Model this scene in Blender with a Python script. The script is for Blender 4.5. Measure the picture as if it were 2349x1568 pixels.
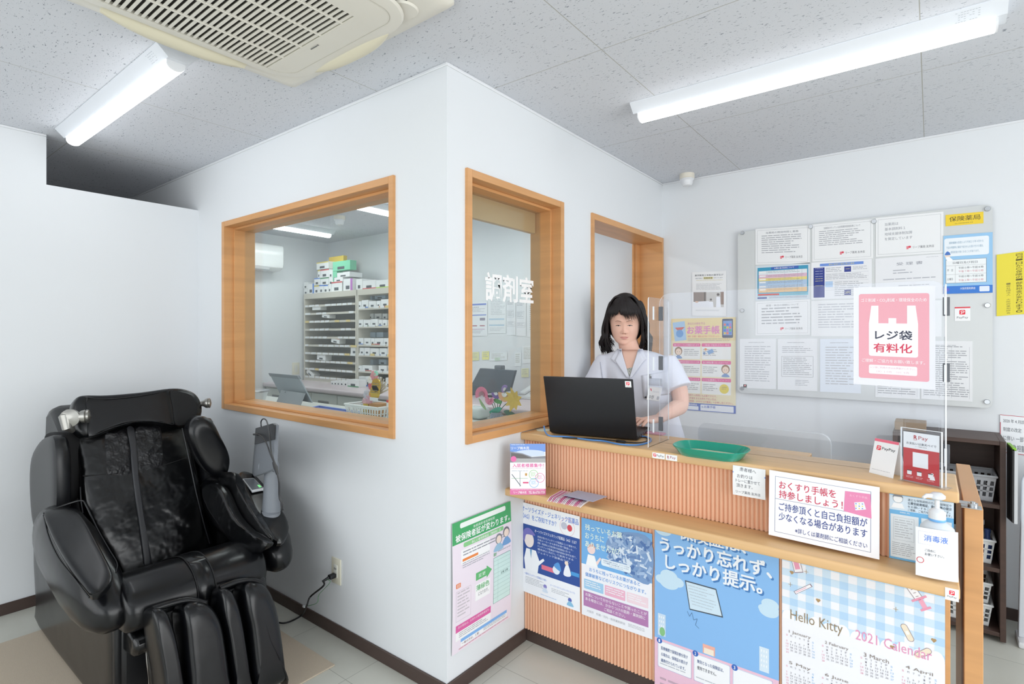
import bpy, bmesh, math, random
from mathutils import Vector, Matrix
random.seed(7)
for _o in list(bpy.data.objects): bpy.data.objects.remove(_o)
SC = bpy.context.scene
COL = SC.collection
# ------------------------------------------------------------------ camera
FPX, CX, HY, CH, CEIL = 1242.0, 1174.5, 768.0, 1.473, 2.578
cam_d = bpy.data.cameras.new('camera'); cam = bpy.data.objects.new('camera', cam_d); COL.objects.link(cam)
cam_d.sensor_width = 36; cam_d.lens = FPX / 2349 * 36; cam_d.shift_y = -(784 - HY) / 2349
cam_d.clip_start = 0.03; cam_d.clip_end = 100
cam.location = (0, 0, CH); cam.rotation_euler = (math.pi / 2, 0, math.atan2(.6121, .7907))
SC.camera = cam
SC.view_settings.view_transform = 'Standard'; SC.view_settings.look = 'None'
SC.view_settings.exposure = 0.13; SC.view_settings.gamma = 1; SC.view_settings.use_curve_mapping = False
# ------------------------------------------------------------------ sky and added area lamps
W = bpy.data.worlds.new('sky'); SC.world = W; W.use_nodes = True
_bg = W.node_tree.nodes['Background']; _bg.inputs[0].default_value = (.80, .89, 1.0, 1); _bg.inputs[1].default_value = 1.15
def area(name, loc, rot, sx, sy, e, col=(1, 1, 1)):
    d = bpy.data.lights.new(name, 'AREA'); d.shape = 'RECTANGLE'; d.size = sx; d.size_y = sy; d.energy = e; d.color = col
    o = bpy.data.objects.new(name, d); COL.objects.link(o); o.location = loc; o.rotation_euler = rot
    return o
TUBE_E = 6.0            # emission of the lit fluorescent diffusers
# added area lamps just inside the front and right walls, in place of daylight
area('added_front_fill', (-1.0, -2.42, 1.35), (math.radians(90), 0, 0), 5.0, 2.1, 64, (1, .995, .985))
area('added_side_fill', (2.92, .9, 1.4), (math.radians(90), 0, math.radians(90)), 3.6, 2.0, 76, (1, .995, .985))

# ------------------------------------------------------------------ pixel helpers: a picture point on a real plane
AX = (0.7907, -0.6121); AY = (0.6121, 0.7907)
def ray(px, py):
    r = (px - CX) / FPX; u = (HY - py) / FPX
    return Vector((r * AX[0] + AX[1], r * AY[0] + AY[1], u))
CAMP = Vector((0, 0, CH))
def onp(px, py, p0, n):
    d = ray(px, py); n = Vector(n); t = (Vector(p0) - CAMP).dot(n) / d.dot(n)
    return CAMP + d * t
def onx(px, py, x): return onp(px, py, (x, 0, 0), (1, 0, 0))
def ony(px, py, y): return onp(px, py, (0, y, 0), (0, 1, 0))
def onz(px, py, z): return onp(px, py, (0, 0, z), (0, 0, 1))
# ------------------------------------------------------------------ materials
def lin(c):
    if isinstance(c, str):
        c = c.lstrip('#'); c = [int(c[i:i + 2], 16) / 255 for i in (0, 2, 4)]
    return tuple((v / 12.92 if v <= .04045 else ((v + .055) / 1.055) ** 2.4) for v in c[:3]) + (1,)
MATS = {}
def mat(name, col='808080', rough=.5, metal=0, spec=.5, emit=0, alpha=1, trans=0, noise=None, bump=None, grain=None, coat=0, sss=0):
    if name in MATS: return MATS[name]
    m = bpy.data.materials.new(name); m.use_nodes = True; nt = m.node_tree; N = nt.nodes; K = nt.links
    b = N['Principled BSDF']; c = lin(col)
    b.inputs['Base Color'].default_value = c; b.inputs['Roughness'].default_value = rough
    b.inputs['Metallic'].default_value = metal; b.inputs['Specular IOR Level'].default_value = spec
    if emit: b.inputs['Emission Color'].default_value = c; b.inputs['Emission Strength'].default_value = emit
    if alpha < 1: b.inputs['Alpha'].default_value = alpha
    if trans: b.inputs['Transmission Weight'].default_value = trans
    if coat: b.inputs['Coat Weight'].default_value = coat; b.inputs['Coat Roughness'].default_value = .12
    if sss: b.inputs['Subsurface Weight'].default_value = sss; b.inputs['Subsurface Radius'].default_value = (.012, .005, .003); b.inputs['Subsurface Scale'].default_value = .5
    tc = N.new('ShaderNodeTexCoord')
    if grain:   # (scale vector, amount) wood figure stretched along one axis
        mp = N.new('ShaderNodeMapping'); mp.inputs['Scale'].default_value = grain[0]; K.new(tc.outputs['Object'], mp.inputs[0])
        nz = N.new('ShaderNodeTexNoise'); nz.inputs['Scale'].default_value = 1; nz.inputs['Detail'].default_value = 6; nz.inputs['Distortion'].default_value = .6
        K.new(mp.outputs[0], nz.inputs[0])
        cr = N.new('ShaderNodeValToRGB'); K.new(nz.outputs[0], cr.inputs[0])
        a = grain[1]; cr.color_ramp.elements[0].position = .3; cr.color_ramp.elements[1].position = .7
        cr.color_ramp.elements[0].color = tuple(v * (1 - a) for v in c[:3]) + (1,); cr.color_ramp.elements[1].color = tuple(min(1, v * (1 + a * .6)) for v in c[:3]) + (1,)
        K.new(cr.outputs[0], b.inputs['Base Color'])
    elif noise:  # (scale, amount)
        nz = N.new('ShaderNodeTexNoise'); nz.inputs['Scale'].default_value = noise[0]; nz.inputs['Detail'].default_value = 5; K.new(tc.outputs['Object'], nz.inputs[0])
        cr = N.new('ShaderNodeValToRGB'); K.new(nz.outputs[0], cr.inputs[0]); a = noise[1]
        cr.color_ramp.elements[0].position = .3; cr.color_ramp.elements[1].position = .7
        cr.color_ramp.elements[0].color = tuple(v * (1 - a) for v in c[:3]) + (1,); cr.color_ramp.elements[1].color = tuple(min(1, v * (1 + a)) for v in c[:3]) + (1,)
        K.new(cr.outputs[0], b.inputs['Base Color'])
    if bump:     # (scale, strength, distance)
        n2 = N.new('ShaderNodeTexNoise'); n2.inputs['Scale'].default_value = bump[0]; n2.inputs['Detail'].default_value = 3; K.new(tc.outputs['Object'], n2.inputs[0])
        bp = N.new('ShaderNodeBump'); bp.inputs['Strength'].default_value = bump[1]; bp.inputs['Distance'].default_value = bump[2] if len(bump) > 2 else .002
        K.new(n2.outputs[0], bp.inputs['Height']); K.new(bp.outputs[0], b.inputs['Normal'])
    MATS[name] = m; return m
def clear_mat(name, tint='ffffff', haze=.03, ior=1.45, hazecol='ffffff', rough=0.0):
    if name in MATS: return MATS[name]
    m = bpy.data.materials.new(name); m.use_nodes = True; nt = m.node_tree; N = nt.nodes; K = nt.links
    for n in list(N): N.remove(n)
    out = N.new('ShaderNodeOutputMaterial'); tr = N.new('ShaderNodeBsdfTransparent'); tr.inputs[0].default_value = lin(tint)
    gl = N.new('ShaderNodeBsdfGlossy'); gl.inputs['Roughness'].default_value = rough; 
    ge = N.new('ShaderNodeNewGeometry'); dt = N.new('ShaderNodeVectorMath'); dt.operation = 'DOT_PRODUCT'; K.new(ge.outputs['Normal'], dt.inputs[0]); K.new(ge.outputs['Incoming'], dt.inputs[1])
    ab = N.new('ShaderNodeMath'); ab.operation = 'ABSOLUTE'; K.new(dt.outputs['Value'], ab.inputs[0]); sb = N.new('ShaderNodeMath'); sb.operation = 'SUBTRACT'; sb.inputs[0].default_value = 1; K.new(ab.outputs[0], sb.inputs[1])
    pw = N.new('ShaderNodeMath'); pw.operation = 'POWER'; K.new(sb.outputs[0], pw.inputs[0]); pw.inputs[1].default_value = 5
    f0 = ((ior - 1) / (ior + 1)) ** 2; fr = N.new('ShaderNodeMath'); fr.operation = 'MULTIPLY_ADD'; K.new(pw.outputs[0], fr.inputs[0]); fr.inputs[1].default_value = 1 - f0; fr.inputs[2].default_value = f0
    df = N.new('ShaderNodeBsdfDiffuse'); df.inputs[0].default_value = lin(hazecol)
    m1 = N.new('ShaderNodeMixShader'); m1.inputs[0].default_value = haze; K.new(tr.outputs[0], m1.inputs[1]); K.new(df.outputs[0], m1.inputs[2])
    m2 = N.new('ShaderNodeMixShader'); K.new(fr.outputs[0], m2.inputs[0]); K.new(m1.outputs[0], m2.inputs[1]); K.new(gl.outputs[0], m2.inputs[2])
    K.new(m2.outputs[0], out.inputs[0]); MATS[name] = m; return m
def print_mat():
    if 'print' in MATS: return MATS['print']
    m = bpy.data.materials.new('printed_paper'); m.use_nodes = True; N = m.node_tree.nodes; K = m.node_tree.links
    b = N['Principled BSDF']; a = N.new('ShaderNodeAttribute'); a.attribute_name = 'ink'; K.new(a.outputs['Color'], b.inputs['Base Color'])
    b.inputs['Roughness'].default_value = .45; b.inputs['Specular IOR Level'].default_value = .35
    MATS['print'] = m; return m
# ------------------------------------------------------------------ objects
def tag(o, label=None, cat=None, group=None, kind=None):
    if label: o['label'] = label
    if cat: o['category'] = cat
    if group: o['group'] = group
    if kind: o['kind'] = kind
    return o
def empty(name, loc=(0, 0, 0), label=None, cat=None, group=None):
    o = bpy.data.objects.new(name, None); COL.objects.link(o); o.location = loc; o.empty_display_size = .1
    return tag(o, label, cat, group)
def copy_tree(o, parent=None):
    c = o.copy(); COL.objects.link(c)
    if parent is not None: c.parent = parent
    for ch in o.children: copy_tree(ch, c)
    return c
class MB:
    """collects shapes, then links them as one mesh object"""
    def __init__(s): s.bm = bmesh.new(); s.m = 0
    def _v(s, p): return s.bm.verts.new(p)
    def _f(s, vs):
        try: f = s.bm.faces.new(vs); f.material_index = s.m; return f
        except ValueError: return None
    def box(s, x0, y0, z0, x1, y1, z1, bev=0, seg=2, M=None):
        b = bmesh.new(); bmesh.ops.create_cube(b, size=1)
        for v in b.verts: v.co = Vector(((x0 + x1) / 2 + v.co.x * (x1 - x0), (y0 + y1) / 2 + v.co.y * (y1 - y0), (z0 + z1) / 2 + v.co.z * (z1 - z0)))
        if bev: bmesh.ops.bevel(b, geom=b.edges[:], offset=bev, segments=seg, profile=.5, affect='EDGES')
        if M is not None: b.transform(M)
        return s.add(b)
    def add(s, b):
        mp = {v: s._v(v.co) for v in b.verts}; 
        for f in b.faces: s._f([mp[v] for v in f.verts])
        b.free(); return s
    def rings(s, R, closed=True, cap=True):
        V = [[s._v(p) for p in r] for r in R]; n = len(V[0])
        for a, b in zip(V, V[1:]):
            for i in range(n if closed else n - 1): s._f([a[i], a[(i + 1) % n], b[(i + 1) % n], b[i]])
        if cap: s._f(V[0][::-1]); s._f(V[-1])
        return s
    def tube(s, pts, r, seg=8, cap=True):
        pts = [Vector(p) for p in pts]; n = len(pts); rs = r if isinstance(r, (list, tuple)) else [r] * n
        up = None; R = []
        for i, p in enumerate(pts):
            t = (pts[min(i + 1, n - 1)] - pts[max(i - 1, 0)]).normalized()
            if up is None: up = t.orthogonal().normalized()
            else:
                up = up - t * up.dot(t)
                up = up.normalized() if up.length > 1e-6 else t.orthogonal().normalized()
            w = t.cross(up); R.append([p + (up * math.cos(a) + w * math.sin(a)) * rs[i] for a in [2 * math.pi * k / seg for k in range(seg)]])
        return s.rings(R, True, cap)
    def cyl(s, p0, p1, r, seg=20, r2=None): return s.tube([p0, p1], [r, r if r2 is None else r2], seg)
    def lathe(s, c, prof, seg=24, axis='z', sx=1, sy=1, cap=True):
        c = Vector(c); R = []
        for r, h in prof:
            q = []
            for k in range(seg):
                a = 2 * math.pi * k / seg; u, v = math.cos(a) * r * sx, math.sin(a) * r * sy
                q.append(c + (Vector((u, v, h)) if axis == 'z' else Vector((h, u, v)) if axis == 'x' else Vector((v, h, u))))
            R.append(q)
        return s.rings(R, True, cap)
    def prism(s, poly, d):
        d = Vector(d); A = [s._v(Vector(p)) for p in poly]; B = [s._v(Vector(p) + d) for p in poly]; n = len(A)
        s._f(A[::-1]); s._f(B)
        for i in range(n): s._f([A[i], A[(i + 1) % n], B[(i + 1) % n], B[i]])
        return s
    def grid(s, G, closed=False):
        V = [[s._v(p) for p in r] for r in G]
        for a, b in zip(V, V[1:]):
            for i in range(len(a) - 1): s._f([a[i], a[i + 1], b[i + 1], b[i]])
        return s
    def ellip(s, c, r, seg=20, rg=12, M=None):
        b = bmesh.new(); bmesh.ops.create_uvsphere(b, u_segments=seg, v_segments=rg, radius=1)
        T = Matrix.Translation(c) @ (M if M is not None else Matrix()) @ Matrix.Diagonal((r[0], r[1], r[2], 1)); b.transform(T)
        return s.add(b)
    def pillow(s, outline, n, thick, back=None, steps=7, rim=.5, power=.5, crown=0):
        """outline: closed list of 3-D points; inflates along n by thick (front) and back"""
        P = [Vector(p) for p in outline]; n = Vector(n).normalized(); c = sum(P, Vector()) / len(P)
        back = thick if back is None else back; R = []
        ks = [i / steps for i in range(1, steps + 1)]
        def ring(k, h): return [c + (p - c) * k + n * h for p in P]
        fr = []
        for i in range(steps, -1, -1):
            a = math.pi / 2 * i / steps; fr.append((1 - rim + rim * math.cos(a), math.sin(a)))
        # front pole -> rim -> back pole
        R = [ring((1 - rim) * .35, thick * (1 + crown)), ring((1 - rim) * .75, thick * (1 + crown * .5))] + [ring(k, thick * h ** power) for k, h in fr]
        R += [ring(k, -back * h ** power) for k, h in fr[::-1][1:]]
        return s.rings(R, True, True)
    def build(s, name, mats, parent=None, smooth=38, sub=0, ink=False, bevel=0):
        bmesh.ops.recalc_face_normals(s.bm, faces=s.bm.faces[:])
        me = bpy.data.meshes.new(name); s.bm.to_mesh(me); s.bm.free()
        for m in (mats if isinstance(mats, (list, tuple)) else [mats]): me.materials.append(m)
        if smooth: me.shade_smooth(); me.set_sharp_from_angle(angle=math.radians(smooth))
        o = bpy.data.objects.new(name, me); COL.objects.link(o)
        if parent is not None: setp(o, parent)
        if bevel:
            q = o.modifiers.new('bevel', 'BEVEL'); q.width = bevel; q.segments = 2; q.limit_method = 'ANGLE'
        if sub:
            q = o.modifiers.new('sub', 'SUBSURF'); q.levels = sub; q.render_levels = sub
        return o
def setp(o, parent):
    o.parent = parent; o.matrix_parent_inverse = world_of(parent).inverted()
    return o
def world_of(o):
    return ((world_of(o.parent) @ o.matrix_parent_inverse) if o.parent else Matrix.Identity(4)) @ o.matrix_basis
def smooth_closed(pts, sub=4):
    """Catmull-Rom through closed control points"""
    P = [Vector(p) for p in pts]; n = len(P); out = []
    for i in range(n):
        p0, p1, p2, p3 = P[i - 1], P[i], P[(i + 1) % n], P[(i + 2) % n]
        for k in range(sub):
            t = k / sub; out.append(.5 * ((2 * p1) + (p2 - p0) * t + (2 * p0 - 5 * p1 + 4 * p2 - p3) * t * t + (3 * p1 - p0 - 3 * p2 + p3) * t ** 3))
    return out
def spline(pts, sub=6):
    P = [Vector(p) for p in pts]; P = [P[0] * 2 - P[1]] + P + [P[-1] * 2 - P[-2]]; out = []
    for i in range(1, len(P) - 2):
        p0, p1, p2, p3 = P[i - 1:i + 3]
        for k in range(sub):
            t = k / sub; out.append(.5 * ((2 * p1) + (p2 - p0) * t + (2 * p0 - 5 * p1 + 4 * p2 - p3) * t * t + (3 * p1 - p0 - 3 * p2 + p3) * t ** 3))
    out.append(P[-2]); return out
# ------------------------------------------------------------------ printed matter
_glyph = {}
def text_tris(s, bold=0):
    """flat outline mesh of a string: (verts, faces, bounds)"""
    key = (s, bold)
    if key in _glyph: return _glyph[key]
    cu = bpy.data.curves.new('t', 'FONT'); cu.body = s; cu.size = 1; cu.resolution_u = 2; cu.offset = bold; cu.fill_mode = 'FRONT'
    ob = bpy.data.objects.new('t', cu); COL.objects.link(ob)
    dg = bpy.context.evaluated_depsgraph_get(); ev = ob.evaluated_get(dg); me = ev.to_mesh()
    V = [(v.co.x, v.co.y) for v in me.vertices]; F = [tuple(p.vertices) for p in me.polygons]
    ev.to_mesh_clear(); bpy.data.objects.remove(ob); bpy.data.curves.remove(cu)
    if not V: V = [(0, 0), (1, 0), (0, 1)]; F = []
    b = (min(v[0] for v in V), min(v[1] for v in V), max(v[0] for v in V), max(v[1] for v in V))
    _glyph[key] = (V, F, b); return _glyph[key]
class Art:
    """ink laid on one sheet; art coordinates run 0..w to the right and 0..h downwards"""
    def __init__(s, w, h, paper='f4f4f6', thick=.0012):
        s.w, s.h, s.thick = w, h, thick; s.V = []; s.F = []; s.C = []; s.z = 0; s.cnt = {}
        if paper: s.rect(0, 0, w, h, paper, 0)
        s.paper = paper
    def _add(s, V, F, col, lay, bump=True):
        b = len(s.V); c = lin(col)
        if bump:
            k = s.cnt[lay] = s.cnt.get(lay, 0) + 1; lay = lay + (k % 45) * .02
        s.V += [(x, y, lay) for x, y in V]; s.F += [tuple(i + b for i in f) for f in F]; s.C += [c] * len(F)
    def poly(s, pts, col, lay=1): s._add(pts, [tuple(range(len(pts)))], col, lay); return s
    def rect(s, x0, y0, x1, y1, col, lay=1, bump=True):
        nx = max(1, int(abs(x1 - x0) / s.w * 8)) if s.w else 1; ny = max(1, int(abs(y1 - y0) / s.h * 10))
        V = [(x0 + (x1 - x0) * i / nx, y0 + (y1 - y0) * j / ny) for j in range(ny + 1) for i in range(nx + 1)]
        F = [(j * (nx + 1) + i, j * (nx + 1) + i + 1, (j + 1) * (nx + 1) + i + 1, (j + 1) * (nx + 1) + i) for j in range(ny) for i in range(nx)]
        s._add(V, F, col, lay, bump); return s
    def rrect(s, x0, y0, x1, y1, r, col, lay=1):
        P = []
        for cx, cy, a0 in ((x1 - r, y1 - r, 0), (x0 + r, y1 - r, 90), (x0 + r, y0 + r, 180), (x1 - r, y0 + r, 270)):
            for k in range(5): a = math.radians(a0 + k * 22.5); P.append((cx + r * math.cos(a), cy + r * math.sin(a)))
        return s.poly(P, col, lay)
    def frame(s, x0, y0, x1, y1, t, col, lay=1):
        for a in ((x0, y0, x1, y0 + t), (x0, y1 - t, x1, y1), (x0, y0, x0 + t, y1), (x1 - t, y0, x1, y1)): s.rect(*a, col, lay)
        return s
    def disc(s, cx, cy, r, col, lay=1, ry=None, rot=0, n=24):
        ry = r if ry is None else ry; P = []
        for k in range(n):
            a = 2 * math.pi * k / n; x, y = r * math.cos(a), ry * math.sin(a)
            P.append((cx + x * math.cos(rot) - y * math.sin(rot), cy + x * math.sin(rot) + y * math.cos(rot)))
        return s.poly(P, col, lay)
    def ring(s, cx, cy, r, t, col, lay=1, n=28):
        V = []; F = []
        for k in range(n):
            a = 2 * math.pi * k / n; V += [(cx + r * math.cos(a), cy + r * math.sin(a)), (cx + (r - t) * math.cos(a), cy + (r - t) * math.sin(a))]
        for k in range(n): j = (k + 1) % n; F.append((2 * k, 2 * j, 2 * j + 1, 2 * k + 1))
        s._add(V, F, col, lay); return s
    def line(s, pts, t, col, lay=1):
        for (x0, y0), (x1, y1) in zip(pts, pts[1:]):
            dx, dy = x1 - x0, y1 - y0; l = math.hypot(dx, dy) or 1; nx, ny = -dy / l * t / 2, dx / l * t / 2
            s.poly([(x0 + nx, y0 + ny), (x1 + nx, y1 + ny), (x1 - nx, y1 - ny), (x0 - nx, y0 - ny)], col, lay)
        return s
    def blob(s, pts, col, lay=1, sub=4):
        P = smooth_closed([(x, y, 0) for x, y in pts], sub); return s.poly([(p.x, p.y) for p in P], col, lay)
    def outl(s, pts, t, col, lay=1, sub=4, closed=True):
        q = [(x, y, 0) for x, y in pts]
        P = smooth_closed(q, sub) if closed else spline(q, sub); P = [(p.x, p.y) for p in P]
        return s.line(P + ([P[0]] if closed else []), t, col, lay)
    def text(s, t, x0, y0, x1, y1, col='222222', lay=2, bold=0, keep=False, rot=0):
        """the string stretched into the box (keep: height fits, left aligned)"""
        V, F, b = text_tris(t, 0)
        sx = (x1 - x0) / max(b[2] - b[0], 1e-6); sy = (y1 - y0) / max(b[3] - b[1], 1e-6)
        if keep: sx = sy = min(sx, sy)
        cx, cy = (x0 + x1) / 2, (y0 + y1) / 2; Q = []
        for x, y in V:
            u = x0 + (x - b[0]) * sx; v = y1 - (y - b[1]) * sy
            if rot: du, dv = u - cx, v - cy; u = cx + du * math.cos(rot) - dv * math.sin(rot); v = cy + du * math.sin(rot) + dv * math.cos(rot)
            Q.append((u, v))
        if bold:
            d = bold * abs(sy) * .42
            for ox, oy in ((-d, -d), (d, d), (-d, d), (d, -d)): s._add([(u + ox, v + oy) for u, v in Q], F, col, lay)
        else: s._add(Q, F, col, lay)
        return s
    def lines(s, x0, y0, x1, y1, n, col='9a9aa2', fill=.36, lay=1, seed=1, ragged=.35):
        """rows of small print too fine to read, as fine dashes"""
        rnd = random.Random(seed); p = (y1 - y0) / n
        if not col.startswith('f'): col = ''.join('%02x' % int(int(col[i:i + 2], 16) * .68 + 240 * .32) for i in (0, 2, 4))
        for i in range(n):
            y = y0 + p * i; x = x0; e = x1 - (x1 - x0) * ragged * rnd.random() ** 2
            while x < e - p * .4:
                w = min(p * rnd.uniform(.8, 4), e - x); s.rect(x, y, x + w, y + p * fill, col, lay + .95, False); x += w + p * .35
        return s
    def sheet(s, name, O, U, Vd, parent=None, bend=None, back=True, lift=.00025):
        """O: top-left corner, U: unit right, Vd: unit down (world)"""
        O, U, Vd = Vector(O), Vector(U).normalized(), Vector(Vd).normalized(); Nn = Vd.cross(U).normalized()
        bend = bend or (lambda a, b: 0)
        me = bpy.data.meshes.new(name)
        V = [O + U * x + Vd * y + Nn * (bend(x / s.w, y / s.h) + s.thick + z * lift) for x, y, z in s.V]
        F = list(s.F); C = list(s.C)
        if back:
            nx, ny = 8, 10; b = len(V)
            for j in range(ny + 1):
                for i in range(nx + 1): V.append(O + U * s.w * i / nx + Vd * s.h * j / ny + Nn * bend(i / nx, j / ny))
            for j in range(ny):
                for i in range(nx): F.append((b + j * (nx + 1) + i, b + (j + 1) * (nx + 1) + i, b + (j + 1) * (nx + 1) + i + 1, b + j * (nx + 1) + i + 1)); C.append(lin('eeeeee'))
            per = [(i, 0) for i in range(nx)] + [(nx, j) for j in range(ny)] + [(i, ny) for i in range(nx, 0, -1)] + [(0, j) for j in range(ny, 0, -1)]
            q = len(V)
            for i, j in per: V.append(O + U * s.w * i / nx + Vd * s.h * j / ny + Nn * (bend(i / nx, j / ny) + s.thick))
            for k in range(len(per)):
                i, j = per[k]; i2, j2 = per[(k + 1) % len(per)]
                F.append((b + j * (nx + 1) + i, b + j2 * (nx + 1) + i2, q + (k + 1) % len(per), q + k)); C.append(lin('eeeeee'))
        me.from_pydata(V, [], F); me.update()
        at = me.color_attributes.new('ink', 'FLOAT_COLOR', 'CORNER'); i = 0; buf = []
        for f, c in zip(F, C): buf += list(c) * len(f)
        at.data.foreach_set('color', buf)
        me.materials.append(print_mat()); o = bpy.data.objects.new(name, me); COL.objects.link(o)
        if parent is not None: setp(o, parent)
        return o
def paypay(a, x0, y0, s, lay=3, word=True, dark='333333'):
    """red rounded mark with a white P stroke, and the word beneath or beside"""
    a.rrect(x0, y0, x0 + s, y0 + s, s * .16, 'ef3b4c', lay)
    a.line([(x0 + .28 * s, y0 + .9 * s), (x0 + .42 * s, y0 + .45 * s)], s * .13, 'ffffff', lay + 1)
    a.outl([(x0 + .2 * s, y0 + .3 * s), (x0 + .6 * s, y0 + .22 * s), (x0 + .82 * s, y0 + .38 * s), (x0 + .6 * s, y0 + .6 * s), (x0 + .3 * s, y0 + .64 * s)], s * .12, 'ffffff', lay + 1, closed=False)
# ================================================================== room shell
XW, YW, YB = -1.553, 1.574, 3.80      # projecting wall corner, back wall
WALL = mat('wall_paper_white', 'e6e9ec', .75, bump=(220, .12, .001))
WOOD = mat('orange_wood', 'd7a06a', .38, grain=((1.5, 1.5, 22), .10))
WOODH = mat('orange_wood_flat', 'd7a06a', .38, grain=((2.5, 22, 22), .10))
WOODY = mat('orange_wood_side', 'd7a06a', .38, grain=((22, 2.5, 22), .10))
OAK = mat('oak_worktop', 'e0b784', .35, grain=((1.8, 30, 30), .09))
DARKB = mat('dark_skirting', '4a3b36', .45, grain=((3, 3, 40), .08))
GLASS = clear_mat('window_glass', 'f7fbfa', .03, 1.35, 'e9f1f0')
WPLA = mat('white_plastic', 'e9ebee', .35)
WMET = mat('white_enamel', 'e4e8ee', .4)
STEEL = mat('brushed_steel', 'b9bcc0', .28, metal=1)
def wall_x(name, y0, y1, x0, x1, z0, z1, holes=(), m=None):
    xs = sorted({x0, x1, *[h[0] for h in holes], *[h[1] for h in holes]}); zs = sorted({z0, z1, *[h[2] for h in holes], *[h[3] for h in holes]})
    b = MB()
    for a, c in zip(xs, xs[1:]):
        for d, e in zip(zs, zs[1:]):
            if any(h[0] <= a and c <= h[1] and h[2] <= d and e <= h[3] for h in holes): continue
            b.box(a, y0, d, c, y1, e)
    bmesh.ops.remove_doubles(b.bm, verts=b.bm.verts[:], dist=1e-5)
    seen = {}
    for f in b.bm.faces: seen.setdefault(tuple(sorted(v.index for v in f.verts)), []).append(f)
    o = b.build(name, m or WALL, smooth=0); tag(o, kind='structure'); return o
def wall_y(name, x0, x1, y0, y1, z0, z1, holes=(), m=None):
    ys = sorted({y0, y1, *[h[0] for h in holes], *[h[1] for h in holes]}); zs = sorted({z0, z1, *[h[2] for h in holes], *[h[3] for h in holes]})
    b = MB()
    for a, c in zip(ys, ys[1:]):
        for d, e in zip(zs, zs[1:]):
            if any(h[0] <= a and c <= h[1] and h[2] <= d and e <= h[3] for h in holes): continue
            b.box(x0, a, d, x1, c, e)
    bmesh.ops.remove_doubles(b.bm, verts=b.bm.verts[:], dist=1e-5)
    o = b.build(name, m or WALL, smooth=0); tag(o, kind='structure'); return o
# ceiling: fissured acoustic tiles with fine joints
def ceiling_mat():
    m = bpy.data.materials.new('fissured_ceiling_tile'); m.use_nodes = True; N = m.node_tree.nodes; K = m.node_tree.links; b = N['Principled BSDF']
    b.inputs['Roughness'].default_value = .9; b.inputs['Specular IOR Level'].default_value = .1
    tc = N.new('ShaderNodeTexCoord'); sp = N.new('ShaderNodeSeparateXYZ'); K.new(tc.outputs['Object'], sp.inputs[0])
    def math_(op, a, c=None, d=None):
        n = N.new('ShaderNodeMath'); n.operation = op
        for i, v in enumerate((a, c, d)):
            if v is None: continue
            if isinstance(v, (int, float)): n.inputs[i].default_value = v
            else: K.new(v, n.inputs[i])
        return n.outputs[0]
    def joint(co, off, p, w):
        f = math_('FRACT', math_('DIVIDE', math_('SUBTRACT', co, off), p)); a = math_('MINIMUM', f, math_('SUBTRACT', 1, f))
        return math_('LESS_THAN', a, w / p / 2)
    jx = joint(sp.outputs[0], -1.01 - .979 * 20, .979, .0035); jy = joint(sp.outputs[1], 1.871 - .975 * 20, .975, .0035)
    j = math_('MAXIMUM', jx, jy)
    def fiss(sx, sy, th, seed):
        mp = N.new('ShaderNodeMapping'); mp.inputs['Scale'].default_value = (sx, sy, 1); mp.inputs['Location'].default_value = (seed, seed * 2, 0)
        nz0 = N.new('ShaderNodeTexNoise'); nz0.inputs['Scale'].default_value = 18; K.new(tc.outputs['Object'], nz0.inputs[0])
        mx = N.new('ShaderNodeVectorMath'); mx.operation = 'MULTIPLY_ADD'; K.new(nz0.outputs['Color'], mx.inputs[0]); mx.inputs[1].default_value = (.02, .02, 0); K.new(tc.outputs['Object'], mx.inputs[2])
        K.new(mx.outputs[0], mp.inputs[0])
        nz = N.new('ShaderNodeTexNoise'); nz.inputs['Scale'].default_value = 1; nz.inputs['Detail'].default_value = 1.5; K.new(mp.outputs[0], nz.inputs[0])
        return math_('GREATER_THAN', nz.outputs[0], th)
    f = math_('MAXIMUM', fiss(56, 160, .688, 3), fiss(150, 260, .71, 11))
    mx = N.new('ShaderNodeMix'); mx.data_type = 'RGBA'; K.new(f, mx.inputs[0]); mx.inputs[6].default_value = lin('d9dce2'); mx.inputs[7].default_value = lin('989ea7')
    m2 = N.new('ShaderNodeMix'); m2.data_type = 'RGBA'; K.new(j, m2.inputs[0]); K.new(mx.outputs[2], m2.inputs[6]); m2.inputs[7].default_value = lin('b3b3ae')
    K.new(m2.outputs[2], b.inputs['Base Color']); return m
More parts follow.
